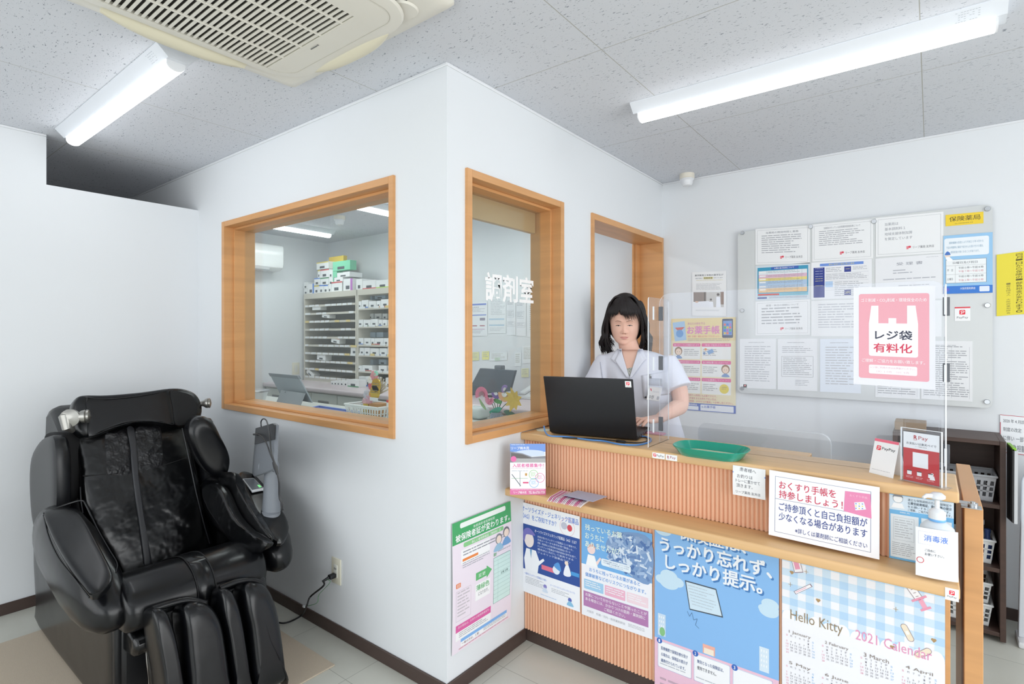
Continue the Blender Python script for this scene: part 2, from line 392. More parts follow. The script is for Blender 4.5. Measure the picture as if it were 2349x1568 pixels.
def floor_mat():
    m = bpy.data.materials.new('vinyl_floor_tile'); m.use_nodes = True; N = m.node_tree.nodes; K = m.node_tree.links; b = N['Principled BSDF']
    b.inputs['Roughness'].default_value = .35
    tc = N.new('ShaderNodeTexCoord'); br = N.new('ShaderNodeTexBrick'); mp = N.new('ShaderNodeMapping'); K.new(tc.outputs['Object'], mp.inputs[0]); mp.inputs['Location'].default_value = (-.42, .045, 0)
    K.new(mp.outputs[0], br.inputs[0]); br.inputs['Scale'].default_value = 1; br.offset = 0
    br.inputs['Brick Width'].default_value = .48; br.inputs['Row Height'].default_value = .48; br.inputs['Mortar Size'].default_value = .0015
    br.inputs['Color1'].default_value = lin('cfcfc6'); br.inputs['Color2'].default_value = lin('cbcbc2'); br.inputs['Mortar'].default_value = lin('a3a39a')
    nz = N.new('ShaderNodeTexNoise'); nz.inputs['Scale'].default_value = 9; nz.inputs['Detail'].default_value = 8; K.new(tc.outputs['Object'], nz.inputs[0])
    cr = N.new('ShaderNodeValToRGB'); K.new(nz.outputs[0], cr.inputs[0]); cr.color_ramp.elements[0].color = (.9, .9, .88, 1); cr.color_ramp.elements[1].color = (1, 1, 1, 1)
    mx = N.new('ShaderNodeMix'); mx.data_type = 'RGBA'; mx.blend_type = 'MULTIPLY'; mx.inputs[0].default_value = 1; K.new(br.outputs[0], mx.inputs[6]); K.new(cr.outputs[0], mx.inputs[7])
    K.new(mx.outputs[2], b.inputs['Base Color']); return m
X0, X1, Y0 = -5.75, 3.0, -2.5
o = MB().box(X0 - .1, Y0 - .1, -.05, X1 + .1, YB + .1, 0).build('floor', floor_mat(), smooth=0); tag(o, kind='structure')
o = MB().box(X0 - .1, Y0 - .1, CEIL, X1 + .1, YB + .1, CEIL + .05).build('ceiling', ceiling_mat(), smooth=0); tag(o, kind='structure')
WA = (-3.5, -1.869, 1.015, 2.177)     # window in the wall beside the massage chair
WBW = (1.683, 2.444, 1.012, 2.177)    # window beside the counter
DO = (2.748, 3.80, 0, 2.178)          # door opening behind the counter
FR = .033
wall_x('wall_side', YW, 1.75, X0, -1.727, 0, CEIL, [(WA[0] + FR - .008, WA[1] - FR + .008, WA[2] + FR - .008, WA[3] - FR + .008)])
wall_y('wall_return', -1.727, XW, YW, YB, 0, CEIL, [(WBW[0] + FR - .008, WBW[1] - FR + .008, WBW[2] + FR - .008, WBW[3] - FR + .008), (DO[0] + .018, 3.78, 0, DO[3] - FR + .008)])
wall_x('wall_back', YB, YB + .1, X0, X1, 0, CEIL)
# low partition at the left, open to the ceiling next to the side wall
wall_y('wall_left', -3.96, -3.862, Y0, YW, 0, CEIL, [(.79, YW, 2.303, CEIL)])
wall_y('wall_far_left', X0 - .1, X0, Y0, YB, 0, CEIL)
# street side: glazed front behind the camera, assumed window on the right
wall_x('wall_front', Y0 - .1, Y0, X0, X1, 0, CEIL, [(-2.9, -1.2, .75, 2.3), (-1.05, .75, 0, 2.3), (.9, 2.6, .75, 2.3)])
wall_y('wall_right', X1, X1 + .1, Y0, YB, 0, CEIL, [(-1.2, 2.6, .8, 2.3)])
ALU = mat('aluminium_frame', '8b8e92', .35, metal=1)
def glazing_x(name, y, x0, x1, z0, z1, mull, kind='structure'):
    b = MB()
    for a, c, d, e in ((x0, x1, z0, z0 + .05), (x0, x1, z1 - .05, z1), (x0, x0 + .05, z0 + .05, z1 - .05), (x1 - .05, x1, z0 + .05, z1 - .05)): b.box(a, y - .03, d, c, y + .03, e)
    for q in mull: b.box(q - .025, y - .03, z0 + .05, q + .025, y + .03, z1 - .05)
    f = b.build(name, ALU, smooth=0); tag(f, kind='structure')
    MB().box(x0 + .05, y - .004, z0 + .05, x1 - .05, y + .004, z1 - .05).build('pane', GLASS, f, smooth=0); return f
glazing_x('window_3', Y0 - .05, -2.9, -1.2, .75, 2.3, [-2.05])
dd = glazing_x('door_2', Y0 - .05, -1.05, .75, 0, 2.3, [-.15])
b = MB()
for q in (-.24, -.06): b.tube([(q, Y0 - .05, .95), (q, Y0 + .04, .95), (q, Y0 + .04, 1.5), (q, Y0 - .05, 1.5)], .016, 10)
b.build('door_handle', STEEL, dd)
glazing_x('window_4', Y0 - .05, .9, 2.6, .75, 2.3, [1.75])
b = MB()
for a, c, d, e in ((-1.2, 2.6, .8, .85), (-1.2, 2.6, 2.25, 2.3), (-1.2, -1.15, .85, 2.25), (2.55, 2.6, .85, 2.25), (.68, .73, .85, 2.25)): b.box(X1 + .02, a, d, X1 + .08, c, e)
f = b.build('window_5', ALU, smooth=0); tag(f, kind='structure'); MB().box(X1 + .046, -1.15, .85, X1 + .054, 2.55, 2.25).build('pane', GLASS, f, smooth=0)
# ------------------------------------------------------------------ interior windows
def inner_window(name, P, outer, depth, gd, h, w0, w1, z0, z1, lab=None, mats=None):
    """P(a, d, z): a along the wall, d into the wall from the room face"""
    def bx(b, a0, d0, c0, a1, d1, c1, bev=.0015):
        p, q = P(a0, d0, c0), P(a1, d1, c1); b.box(min(p[0], q[0]), min(p[1], q[1]), p[2], max(p[0], q[0]), max(p[1], q[1]), q[2], bev, 1)
    f = FR
    root = None
    b = MB()
    for a0, a1 in ((w0, w0 + f), (w1 - f, w1)):       # upright casing and lining
        bx(b, a0, -.013, z0, a1, .176, z1)
    for a0, a1 in ((w0 + f, w0 + f + .014), (w1 - f - .014, w1 - f)):
        bx(b, a0, .045, z0 + f, a1, .176, z1 - f)      # stop
    fr = b.build(name, mats[0]); tag(fr, kind='structure')
    b = MB()
    for c0, c1 in ((z0, z0 + f), (z1 - f, z1)):
        bx(b, w0 + f, -.012, c0, w1 - f, .175, c1)
    for c0, c1 in ((z0 + f, z0 + f + .014), (z1 - f - .014, z1 - f)): bx(b, w0 + f + .014, .045, c0, w1 - f - .014, .174, c1)
    b.build('rail', mats[1], fr)
    b = MB(); bx(b, w0 + f + .01, .108, z0 + f + .01, w1 - f - .01, .114, z1 - f - .01, 0); b.build('pane', GLASS, fr, smooth=0)
    return fr
inner_window('window_1', lambda a, d, z: (a, YW + d, z), 0, 0, 0, 0, WA[0], WA[1], WA[2], WA[3], mats=(WOOD, WOODH))
fB = inner_window('window_2', lambda a, d, z: (XW - d, a, z), 0, 0, 0, 0, WBW[0], WBW[1], WBW[2], WBW[3], mats=(WOOD, WOODY))
MB().box(-1.718, 1.74, 2.02, -1.69, 2.39, 2.13, .003).build('header_board', mat('tan_board', 'cda77a', .5), fB)
# white cut letters on the pane: the dispensing room
a = Art(1, 1, None); pl = onx(1113, 618, -1.655)
V, F, bb = text_tris('調剤室', .022)
P0, P1, P2 = onx(1113, 690, -1.655), onx(1224, 690, -1.655), onx(1113, 622, -1.655)
w_, h_ = P1.y - P0.y, P2.z - P0.z
me = bpy.data.meshes.new('lettering'); me.from_pydata([(-1.655, P0.y + (x - bb[0]) / (bb[2] - bb[0]) * w_, P0.z + (y - bb[1]) / (bb[3] - bb[1]) * h_) for x, y in V], [], F)
me.materials.append(mat('white_vinyl', 'ffffff', .6)); lo = bpy.data.objects.new('lettering', me); COL.objects.link(lo); setp(lo, fB)
# door opening: casing and deep lining
b = MB(); y0, y1, zt = DO[0], DO[1] - .004, DO[3]
b.box(-1.74, y0, 0, XW + .012, y0 + .026, zt, .0015, 1); b.box(-1.74, y1 - .026, 0, XW + .012, y1, zt, .0015, 1)
dr = b.build('door_1', WOOD); tag(dr, kind='structure')
MB().box(-1.74, y0 + .026, zt - .036, XW + .012, y1 - .026, zt, .0015, 1).build('head_lining', WOODY, dr)
MB().box(-1.745, y1 - .075, 0, -1.715, y1 - .026, zt - .036, .001, 1).box(-1.745, y1 - .095, 0, -1.735, y1 - .078, zt - .036).build('sliding_panel_edge', WOOD, dr)
# skirting and ceiling trims
def sk(name, x0, y0, x1, y1, m=DARKB, z0=0, z1=.06): o = MB().box(x0, y0, z0, x1, y1, z1, .002, 1).build(name, m); tag(o, kind='structure')
sk('baseboard_side', -3.862, YW - .009, XW + .009, YW)
sk('baseboard_return', XW, YW, XW + .009, 2.106)
sk('baseboard_left', -3.862, Y0, -3.853, YW - .009)
sk('baseboard_back', XW, YB - .009, X1, YB)
sk('baseboard_front', -3.862, Y0, -1.05, Y0 + .009)
sk('baseboard_right', X1 - .009, Y0, X1, YB - .009)
for i, q in enumerate(((X0, YW - .006, XW + .006, YW), (XW, YW, XW + .006, YB), (XW, YB - .006, X1, YB), (-3.862, Y0, -3.855, .79))):
    sk('trim_%d' % (i + 1), q[0], q[1], q[2], q[3], WPLA, CEIL - .013, CEIL)
# ------------------------------------------------------------------ fluorescent fixtures
TUBE = mat('lit_diffuser', 'fbfdff', .5, emit=TUBE_E)
LABW = mat('grey_print', '8d939c', .6)
def fixture(name, x, y, L=1.34, along='x', label='', group=None):
    """trough at the ceiling, lit diffuser bar below; built at the origin along x"""
    r = empty('ceiling_light', (x, y, CEIL), label, 'ceiling light', group)
    h = L / 2; w = .075
    b = MB(); prof = [(-w, 0), (w, 0), (w, -.004), (.036, -.042), (-.036, -.042), (-w, -.004)]
    b.rings([[(q, u, v) for u, v in prof] for q in (-h, h)])
    def fin(o):
        o.parent = r
        if along == 'y': o.rotation_euler = (0, 0, math.pi / 2)
        return o
    fin(b.build('housing', WMET, None, smooth=30))
    b = MB(); k = 14; pr = [(-.033, -.036)] + [(.033 * -math.cos(math.pi * i / k), -.052 - .026 * math.sin(math.pi * i / k)) for i in range(k + 1)] + [(.033, -.036)]
    b.rings([[(q, u, v) for u, v in pr] for q in (-h + .025, h - .03)]); fin(b.build('diffuser', TUBE, None))
    b = MB()
    for q0, q1 in ((-h + .019, -h + .026), (h - .031, h - .022)):
        b = MB(); b.rings([[(q, u * 1.0, -.036 + (v + .036) * .97) for u, v in pr] for q in (q0, q1)]); fin(b.build('end_cap', WPLA, None)); b = MB()
    b = MB()
    ry = random.Random(3)
    for i in range(5):
        for j in range(9):
            if ry.random() < .7:
                u = .068 - i * .0055; t = (w - u) / (w - .036); zz = -.004 - .038 * t - .0006
                x0 = h - .075 - j * .0075
                b.box(x0, -u, zz - .0003, x0 + .005, -u + .003, zz + .0003)
    fin(b.build('rating_label', LABW, None)); return r
fixture('', -.467, 2.455, 1.335, 'x', 'long lit fluorescent ceiling light above the reception counter')
fixture('', -3.005, .868, 1.40, 'x', 'lit fluorescent ceiling light between the air conditioner and the left wall')
fixture('', -5.04, 2.71, 1.34, 'y', 'lit tube light on the dispensing room ceiling, nearer the wall air conditioner')
fixture('', -3.72, 2.71, 1.34, 'y', 'lit tube light on the dispensing room ceiling, at the top right of the inner window')
fixture('', -2.6, 2.71, 1.34, 'y', 'assumed tube light on the dispensing room ceiling beside the door opening')  # assumed third fixture of the row, out of view
fixture('', -.3, -.9, 1.34, 'x', 'added fluorescent ceiling light over the entrance side of the waiting room')  # extra fixture added behind the camera, unseen
fixture('', 1.5, .8, 1.34, 'x', 'added fluorescent ceiling light at the window side of the waiting room')  # another added fixture outside the view
_d = bpy.data.lights.new('back_room_fill', 'AREA'); _d.size = .6; _d.energy = 1.6; _o = bpy.data.objects.new('back_room_fill', _d); COL.objects.link(_o); _o.location = (-4.85, -.4, 1.2); _o.rotation_euler = (math.pi, 0, 0)  # unseen upward fill, added to lift the dark space behind the left partition
# smoke detector above the back corner
def detector(x, y, s, lab):
    r = empty('smoke_detector', (x, y, CEIL), lab, 'smoke detector')
    MB().lathe((x, y, CEIL), [(.0, 0), (.047 * s, 0), (.047 * s, -.028 * s), (.043 * s, -.032 * s)], 28).build('base', mat('cream_plastic', 'e6e0d2', .5), r)
    MB().lathe((x, y, CEIL), [(.044 * s, -.032 * s), (.045 * s, -.036 * s), (.037 * s, -.043 * s), (.036 * s, -.06 * s), (.028 * s, -.075 * s), (0, -.08 * s)], 28, cap=False).build('sensor_dome', WPLA, r)
detector(-1.327, 3.68, 1.05, 'small white round smoke detector on the ceiling in the back corner')
detector(-4.35, 3.0, 1.1, 'white round smoke detector seen through the inner window')
# ------------------------------------------------------------------ wall outlet with plugged cable
oc = ony(773, 1308, YW)
r = empty('wall_outlet', (oc.x, YW, oc.z), 'cream wall outlet plate low on the wall beside the massage chair', 'outlet')
CRM = mat('cream_plate', 'e3dfcd', .4); DK = mat('black_rubber', '16161a', .5)
MB().box(oc.x - .037, YW - .007, oc.z - .063, oc.x + .037, YW, oc.z + .063, .003).build('plate', CRM, r)
MB().box(oc.x - .014, YW - .010, oc.z - .03, oc.x + .014, YW - .006, oc.z + .032, .001).build('socket', mat('pale_socket', 'dcdcd4', .4), r)
MB().box(oc.x - .007, YW - .0112, oc.z + .008, oc.x - .004, YW - .0095, oc.z + .018).box(oc.x + .004, YW - .0112, oc.z + .008, oc.x + .007, YW - .0095, oc.z + .018).build('slots', DK, r)
pc = Vector((oc.x, YW - .012, oc.z - .018))
r = empty('power_cord', pc, 'black power cord of the massage chair plugged into the cream outlet', 'power cord')
f1 = onz(622, 1424, .012); f2 = onz(655, 1428, .012); f3 = onz(692, 1412, .012)
MB().box(pc.x - .013, YW - .045, pc.z - .010, pc.x + .013, YW - .0112, pc.z + .010, .004).cyl((pc.x, YW - .045, pc.z), (pc.x - .01, YW - .075, pc.z - .012), .008, 12, .005).build('plug', DK, r)
k1 = ony(742, 1343, 1.49); k2 = ony(712, 1368, 1.485); k3 = ony(704, 1388, 1.45)
MB().tube(spline([(pc.x - .01, YW - .07, pc.z - .01), k1, k2, k3, f3 + Vector((0, 0, .004)), f2, f1, onz(560, 1420, .012)], 6), .0042, 8).build('cable', DK, r)
g1 = ony(757, 1335, 1.5); g2 = ony(732, 1363, 1.5); g3 = ony(727, 1382, 1.49); g4 = ony(698, 1391, 1.48)
MB().tube(spline([(pc.x - .005, YW - .055, pc.z - .006), g1, g2, g3, g4], 6), .0013, 6).build('earth_wire', mat('green_wire', '4e8a55', .5), r)
MB().box(g4.x - .012, g4.y - .004, g4.z - .004, g4.x + .004, g4.y + .004, g4.z + .004, .001).build('earth_terminal', mat('clear_terminal', 'e0e4e8', .3), r)
# beige rug under the chair
rg = MB().box(-3.505, .10, 0, -2.10, 1.425, .007, .002, 1).build('rug', mat('beige_rug', 'c4b6a3', .95, noise=(400, .12), bump=(600, .5, .002))); tag(rg, 'flat beige rug under the massage chair', 'rug')
# ================================================================== reception counter
CT, CF, CB = 1.008, 2.072, 2.345      # worktop height, front edge, back edge
r = empty('reception_counter', (-.75, 2.2, 0), 'light wooden reception counter with a ribbed front and a lower bag shelf', 'counter')
EDGE = mat('oak_edge', 'e1b783', .4, grain=((2, 40, 40), .07))
SALM = mat('ribbed_wood', 'eab695', .5, grain=((40, 40, 2), .06))
b = MB(); b.box(-1.553, CF, CT - .034, .066, CB, CT, .006, 3).box(-1.553, CB - .001, CT - .034, -.372, 2.415, CT - .0005, .003, 1); b.build('worktop', OAK, r)
MB().box(-1.558, 1.955, .733, .064, 2.104, .766, .006, 3).build('lower_shelf', EDGE, r)
def ribs(x0, x1, z0, z1, y, pitch=.0158, dep=.006):
    prof = []; n = int((x1 - x0) / pitch)
    for i in range(n):
        a = x0 + i * pitch
        for k in range(7):
            t = k / 6; prof.append((a + pitch * (.08 + .84 * t), y - dep * math.sin(math.pi * t) ** .7 - .001))
        prof.append((a + pitch * .99, y + .001))
    prof = [(x0, y + .001)] + prof + [(x1, y + .001), (x1, y + .012), (x0, y + .012)]
    return MB().rings([[(x, yy, z) for x, yy in prof] for z in (z0, z1)])
ribs(-1.552, .028, .766, CT - .034, 2.106).build('upper_ribbed_panel', SALM, r, smooth=60)
ribs(-1.552, .028, .062, .733, 2.106).build('lower_ribbed_panel', SALM, r, smooth=60)
MB().box(-1.552, 2.112, 0, .04, 2.13, .062).build('kickboard', DARKB, r)
MB().box(.028, 2.096, 0, .046, CB - .02, CT - .034, .001, 1).build('end_panel', WOOD, r)
MB().box(-1.552, 2.118, .062, .028, CB - .02, CT - .034).build('carcass', mat('pale_board', 'cfae83', .6), r)
gp = onz(1247, 986, CT)
MB().lathe((gp.x, gp.y, CT), [(0, 0), (.036, 0), (.036, .002), (.03, .0035), (0, .004)], 28).build('cable_grommet', mat('pale_green_plastic', 'd5dac9', .4), r)
# swing gate hinged at the end of the counter
g = empty('swing_gate', (.1, 2.45, 0), 'light wooden swing gate seen edge on at the right end of the counter', 'gate')
MB().box(.078, 2.1, .03, .121, 2.79, .962, .0015, 1).build('gate_leaf', WOOD, g)
hp = MB().box(.058, 2.093, .9725, .104, 2.125, .9738, .0005, 1).box(.07, 2.085, .962, .118, 2.125, .9645, .0008, 1); hp.build('hinge_plate', STEEL, g)
MB().cyl((.098, 2.107, .964), (.098, 2.107, .975), .012, 20).cyl((.098, 2.107, .975), (.098, 2.107, .979), .006, 16).build('hinge_pin', STEEL, g)
# ------------------------------------------------------------------ acrylic screen
ACR = clear_mat('clear_acrylic', 'fcfdff', .018, 1.36, 'ffffff'); ACE = mat('acrylic_edge', 'f3f7fa', .3, emit=0)
def sheet_box(name, x0, y0, z0, x1, y1, z1, parent, rad=.02):
    """clear sheet with rounded top corners and a pale cut edge"""
    thin_x = (x1 - x0) < (y1 - y0); a0, a1 = (y0, y1) if thin_x else (x0, x1); P = [(a0, z0), (a1, z0)]
    for c, s0 in ((a1 - rad, 0), (a0 + rad, 90)):
        for k in range(6): t = math.radians(s0 + 18 * k); P.append((c + rad * math.cos(t), z1 - rad + rad * math.sin(t)))
    b = MB(); t = (x1 - x0) if thin_x else (y1 - y0)
    A = [(x0, a, z) if thin_x else (a, y0, z) for a, z in P]; D = Vector((t, 0, 0) if thin_x else (0, t, 0))
    b.prism(A, D); o = b.build(name, [ACR, ACE], parent, smooth=0)
    for p in o.data.polygons:
        if len(p.vertices) == 4: p.material_index = 1
    return o
s = empty('acrylic_screen', (-.44, 2.245, CT), 'clear acrylic screen standing on the reception counter', 'acrylic screen')
sheet_box('main_sheet', -.93, 2.244, CT, .04, 2.2475, 1.652, s, .045)
sheet_box('side_wing', -.927, 2.115, CT, -.9235, 2.335, 1.63, s, .012)
sheet_box('side_wing', .034, 2.115, CT, .0375, 2.335, 1.63, s, .012)
CLIP = mat('smoked_clip', '55585f', .25)
for x in (-.925, .0357):
    for z in (1.565, 1.352, 1.09):
        MB().box(x - .006, 2.236, z - .03, x + .012, 2.2435, z + .03, .001, 1).build('clip', CLIP, s)
        MB().box(x - .0035, 2.168, z - .028, x + .0032, 2.1692, z + .028).build('slot', ACE, s)
# ------------------------------------------------------------------ laptop
BLK = mat('black_laptop', '1d1e22', .42, spec=.4); KEY = mat('dark_keys', '2c2e34', .5)
L0, L1 = Vector((-1.416, 2.121, CT)), Vector((-1.016, 2.207, CT)); U = (L1 - L0).normalized(); Nn = Vector((-U.y, U.x, 0))  # Nn away from camera
lw = (L1 - L0).length; lap = empty('laptop', (L0 + L1) / 2, 'open black laptop on the counter with its lid towards the camera', 'laptop')
def bxf(b, O, A, B, C, a0, b0, c0, a1, b1, c1, bev=0, seg=2):
    M = Matrix((A, B, C)).transposed().to_4x4(); M.translation = O; return b.box(a0, b0, c0, a1, b1, c1, bev, seg, M)
Z = Vector((0, 0, 1))
b = MB(); bxf(b, L0, U, Nn, Z, 0, .01, .004, lw, .275, .022, .004); b.build('base', BLK, lap)
b = MB(); bxf(b, L0, U, Nn, Z, .03, .03, .021, lw - .03, .16, .0235, .001, 1)
b.build('keyboard', KEY, lap)
b = MB(); bxf(b, L0, U, Nn, Z, .14, .18, .0215, lw - .14, .255, .0228, .001, 1); b.build('touchpad', KEY, lap)
t = math.radians(17); LU = (Z * math.cos(t) - Nn * math.sin(t)).normalized(); LN = U.cross(LU).normalized()
b = MB(); bxf(b, L0 + Z * .012, U, LU, LN, 0, 0, -.004, lw, .278, .004, .003); lid = b.build('lid', BLK, lap)
b = MB(); bxf(b, L0 + Z * .012, U, LU, LN, .01, .014, -.0048, lw - .01, .268, -.0041, 0); b.build('screen', mat('screen_glass', '101114', .1), lap)
for q in (.06, lw - .06):
    b = MB(); b.cyl(L0 + Z * .014 + U * (q - .03) + Nn * .004, L0 + Z * .014 + U * (q + .03) + Nn * .004, .007, 12)
    b.build('hinge', BLK, lap)
for q in (.06, .10, .14):
    b = MB(); bxf(b, L0, U, Nn, Z, lw - .001, q, .008, lw + .0006, q + .018, .016, 0)
    b.build('port', mat('port_metal', '8c8f94', .3, metal=1), lap)
a = Art(.026, .028, 'fafafa', .0006); paypay(a, .005, .004, .014, 1); a.text('PayPay', .003, .021, .023, .0255, '44464e', 1)
tl = L0 + Z * .012 + LU * .270 + U * (lw - .034) + LN * .004
if LN.dot(Vector((0, -1, 0))) < 0: tl = L0 + Z * .012 + LU * .270 + U * (lw - .034) - LN * .004
st = a.sheet('lid_sticker', tl, U, -LU); setp(st, lap)
# blue network cable and black lead on the worktop
def onct(px, py, h=.004): return onz(px, py, CT + h)
c = MB(); c.tube(spline([onct(1248, 977, .03), onct(1251, 990, .012), onct(1262, 999), onct(1300, 1001), onct(1350, 1008), onct(1385, 1011), onct(1420, 1018), onct(1460, 1020), onct(1488, 1014), onct(1493, 1006), onct(1480, 1001), onct(1462, 1000, .008)], 6), .0034, 8)
tag(c.build('network_cable', mat('blue_cable', '4f8ed6', .4)), 'blue network cable running along the counter edge under the laptop', 'cable')
c = MB(); c.tube(spline([onct(1290, 1004), onct(1340, 1005), onct(1400, 1009), onct(1430, 1013), onct(1465, 1015), onct(1485, 1010), onct(1482, 1003), onct(1468, 1002)], 6), .0024, 8)
q = onct(1424, 1012, .006); c.box(q.x - .022, q.y - .006, q.z - .005, q.x + .022, q.y + .006, q.z + .005, .003)
tag(c.build('adapter_lead', DK), 'thin black lead lying beside the blue cable on the counter', 'cable')
# pink pen-like pad at the edge behind the screen
q = onct(1500, 993, .004); tag(MB().box(q.x - .05, q.y - .02, CT, q.x + .05, q.y + .025, CT + .008, .003).build('pink_pad', mat('pink_plastic', 'd98fa6', .5)), 'flat pink pad on the counter by the right hand', 'pad')
# green coin tray
TL = onct(1560, 1011, .035); TR = onct(1720, 1029, .035)
cx_, cy_ = (TL.x + TR.x) / 2 + .005, (TL.y + TR.y) / 2 - .052
def rr(hx, hy, z, rad, n=6):
    P = []
    for sx, sy, a0 in ((1, 1, 0), (-1, 1, 90), (-1, -1, 180), (1, -1, 270)):
        for k in range(n):
            a = math.radians(a0 + 90 * k / (n - 1)); P.append((cx_ + sx * (hx - rad) + rad * math.cos(a), cy_ + sy * (hy - rad) + rad * math.sin(a), z))
    return P
b = MB(); h = .036
b.rings([rr(.105, .065, CT + .0005, .05), rr(.112, .071, CT + .003, .055), rr(.124, .082, CT + h * .55, .065), rr(.138, .094, CT + h, .075), rr(.137, .093, CT + h + .002, .075), rr(.135, .091, CT + h, .074), rr(.120, .078, CT + h * .55, .062), rr(.108, .067, CT + .008, .052)])
tr = b.build('coin_tray', mat('green_plastic', '149c84', .16, spec=.6)); tag(tr, 'green oval plastic coin tray on the reception counter', 'tray')
b = MB(); b.rings([rr(.100, .060, CT + .0085, .046), rr(.100, .060, CT + .0105, .046)]); b.build('tray_mat', mat('cream_mat', 'cfd0b0', .8), tr)
# ------------------------------------------------------------------ stands on the worktop
def rpoint(a0, a1, z): pass
# tent card
A = onct(1994, 1083, 0); B = onct(2049, 1097, 0); U2 = (B - A).normalized(); N2 = Vector((-U2.y, U2.x, 0)); w = (B - A).length; h = .118
t = math.radians(14); UP = (Z * math.cos(t) + N2 * math.sin(t)).normalized()
tc = empty('payment_tent_card', A, 'small white tent card with a pink top edge standing left of the red payment stand', 'sign stand')
a = Art(w, h, 'fbfbfd', .0012); a.rect(0, 0, w, .009, 'f4788f', 1); paypay(a, .011, .022, .015, 1); a.text('PayPay', .03, .025, w - .008, .036, '33353d', 1, bold=.02)
a.lines(.008, h - .016, w - .012, h - .012, 1, 'b5b5bd', lay=1)
o = a.sheet('front_card', A + UP * h + Z * .0, U2, -UP); setp(o, tc)
b = MB(); p = [A + N2 * .056, B + N2 * .056, B + UP * h, A + UP * h]; b.prism([p[0], p[1], p[2] + N2 * .001, p[3] + N2 * .001], N2 * .0012); b.build('back_card', mat('white_card', 'f5f5f7', .5), tc)
# red payment sign in an acrylic holder
A = onct(2071, 1101, 0); B = onct(2157, 1119, 0); U3 = (B - A).normalized(); N3 = Vector((-U3.y, U3.x, 0)); w = (B - A).length; h = .158
rp = empty('payment_stand', A, 'clear acrylic stand holding a red and white payment sign', 'sign stand')
b = MB(); bxf(b, A, U3, N3, Z, -.004, -.0035, .002, w + .004, -.0015, h + .012); bxf(b, A, U3, N3, Z, -.004, .0015, .002, w + .004, .0035, h + .012); b.build('acrylic_holder', ACR, rp, smooth=0)
b = MB(); bxf(b, A, U3, N3, Z, -.006, -.02, 0, w + .022, .028, .0025, .001, 1)
b.build('acrylic_foot', ACR, rp, smooth=0)
b = MB()
for q in (-.005, w + .0035): bxf(b, A, U3, N3, Z, q, -.0036, .002, q + .0014, .0036, h + .012)
bxf(b, A, U3, N3, Z, -.005, -.0036, h + .0115, w + .005, .0036, h + .0125); b.build('holder_edge', ACE, rp, smooth=0)
W1_, H1_ = w - .004, h - .004; a = Art(W1_, H1_, 'ffffff', .0006); u = W1_ / 10
a.rect(0, H1_ * .33, W1_, H1_, 'cf3138', 1)
a.text('R', 3.0 * u, H1_ * .055, 3.9 * u, H1_ * .135, 'bf1f2d', 1, bold=.05); a.line([(2.9 * u, H1_ * .155), (3.9 * u, H1_ * .15)], .0009, 'bf1f2d', 1); a.text('Pay', 4.3 * u, H1_ * .06, 6.9 * u, H1_ * .155, 'c04048', 1)
a.text('お支払いは楽天ペイで', .9 * u, H1_ * .2, 9.2 * u, H1_ * .25, '2b2f48', 1, bold=.01); a.text('リープ薬局 友井店', 3.4 * u, H1_ * .27, 6.6 * u, H1_ * .29, '777777', 1)
a.rect(2.7 * u, H1_ * .4, 7.0 * u, H1_ * .7, 'ffffff', 2)
for q in (1.1, 3.9, 7.0): a.rrect(q * u, H1_ * .78, (q + 1.3) * u, H1_ * .87, .2 * u, 'ffffff', 2); a.rect(q * u, H1_ * .78, (q + 1.3) * u, H1_ * .795, '222222', 3); a.lines((q - .3) * u, H1_ * .9, (q + 1.7) * u, H1_ * .95, 2, 'f3c0c4', lay=2, seed=int(q))
a.disc(8.1 * u, H1_ * .79, .4 * u, 'ffffff', 2); a.poly([(7.4 * u, H1_ * .9), (7.6 * u, H1_ * .82), (8.6 * u, H1_ * .82), (8.9 * u, H1_ * .9)], 'ffffff', 2)
o = a.sheet('sign_insert', A + U3 * .002 + Z * h - N3 * .0, U3, -Z); setp(o, rp)
# edge stickers
def sticker(px, py, w, h, label, fn):
    p = ony(px, py, CF - .0006); a = Art(w, h, 'fafafa', .0006); fn(a); o = a.sheet('sticker', p, (1, 0, 0), (0, 0, -1)); tag(o, label, 'sticker')
sticker(1496.5, 1036.5, .052, .0225, 'small white PayPay sticker on the counter edge, beside the R Pay one', lambda a: (paypay(a, .004, .004, .012, 1), a.text('PayPay', .019, .006, .048, .0175, '3c3e48', 1)))
sticker(1527, 1041, .047, .0225, 'small white R Pay sticker on the counter edge', lambda a: (a.text('R', .007, .005, .014, .0155, 'b01c33', 1, bold=.03), a.line([(.006, .018), (.014, .0175)], .0008, 'b01c33', 1), a.text('Pay', .018, .005, .041, .018, 'a5506a', 1)))
p = ony(2168, 1359, 1.9545); a = Art(.03, .034, 'fafafa', .0006); paypay(a, .009, .006, .012, 1); a.text('PayPay', .005, .021, .025, .027, '44464e', 1); tag(a.sheet('sticker', Vector((p.x, 1.9545, .763)), (1, 0, 0), (0, 0, -1)), 'white PayPay sticker on the right end of the lower shelf edge', 'sticker')
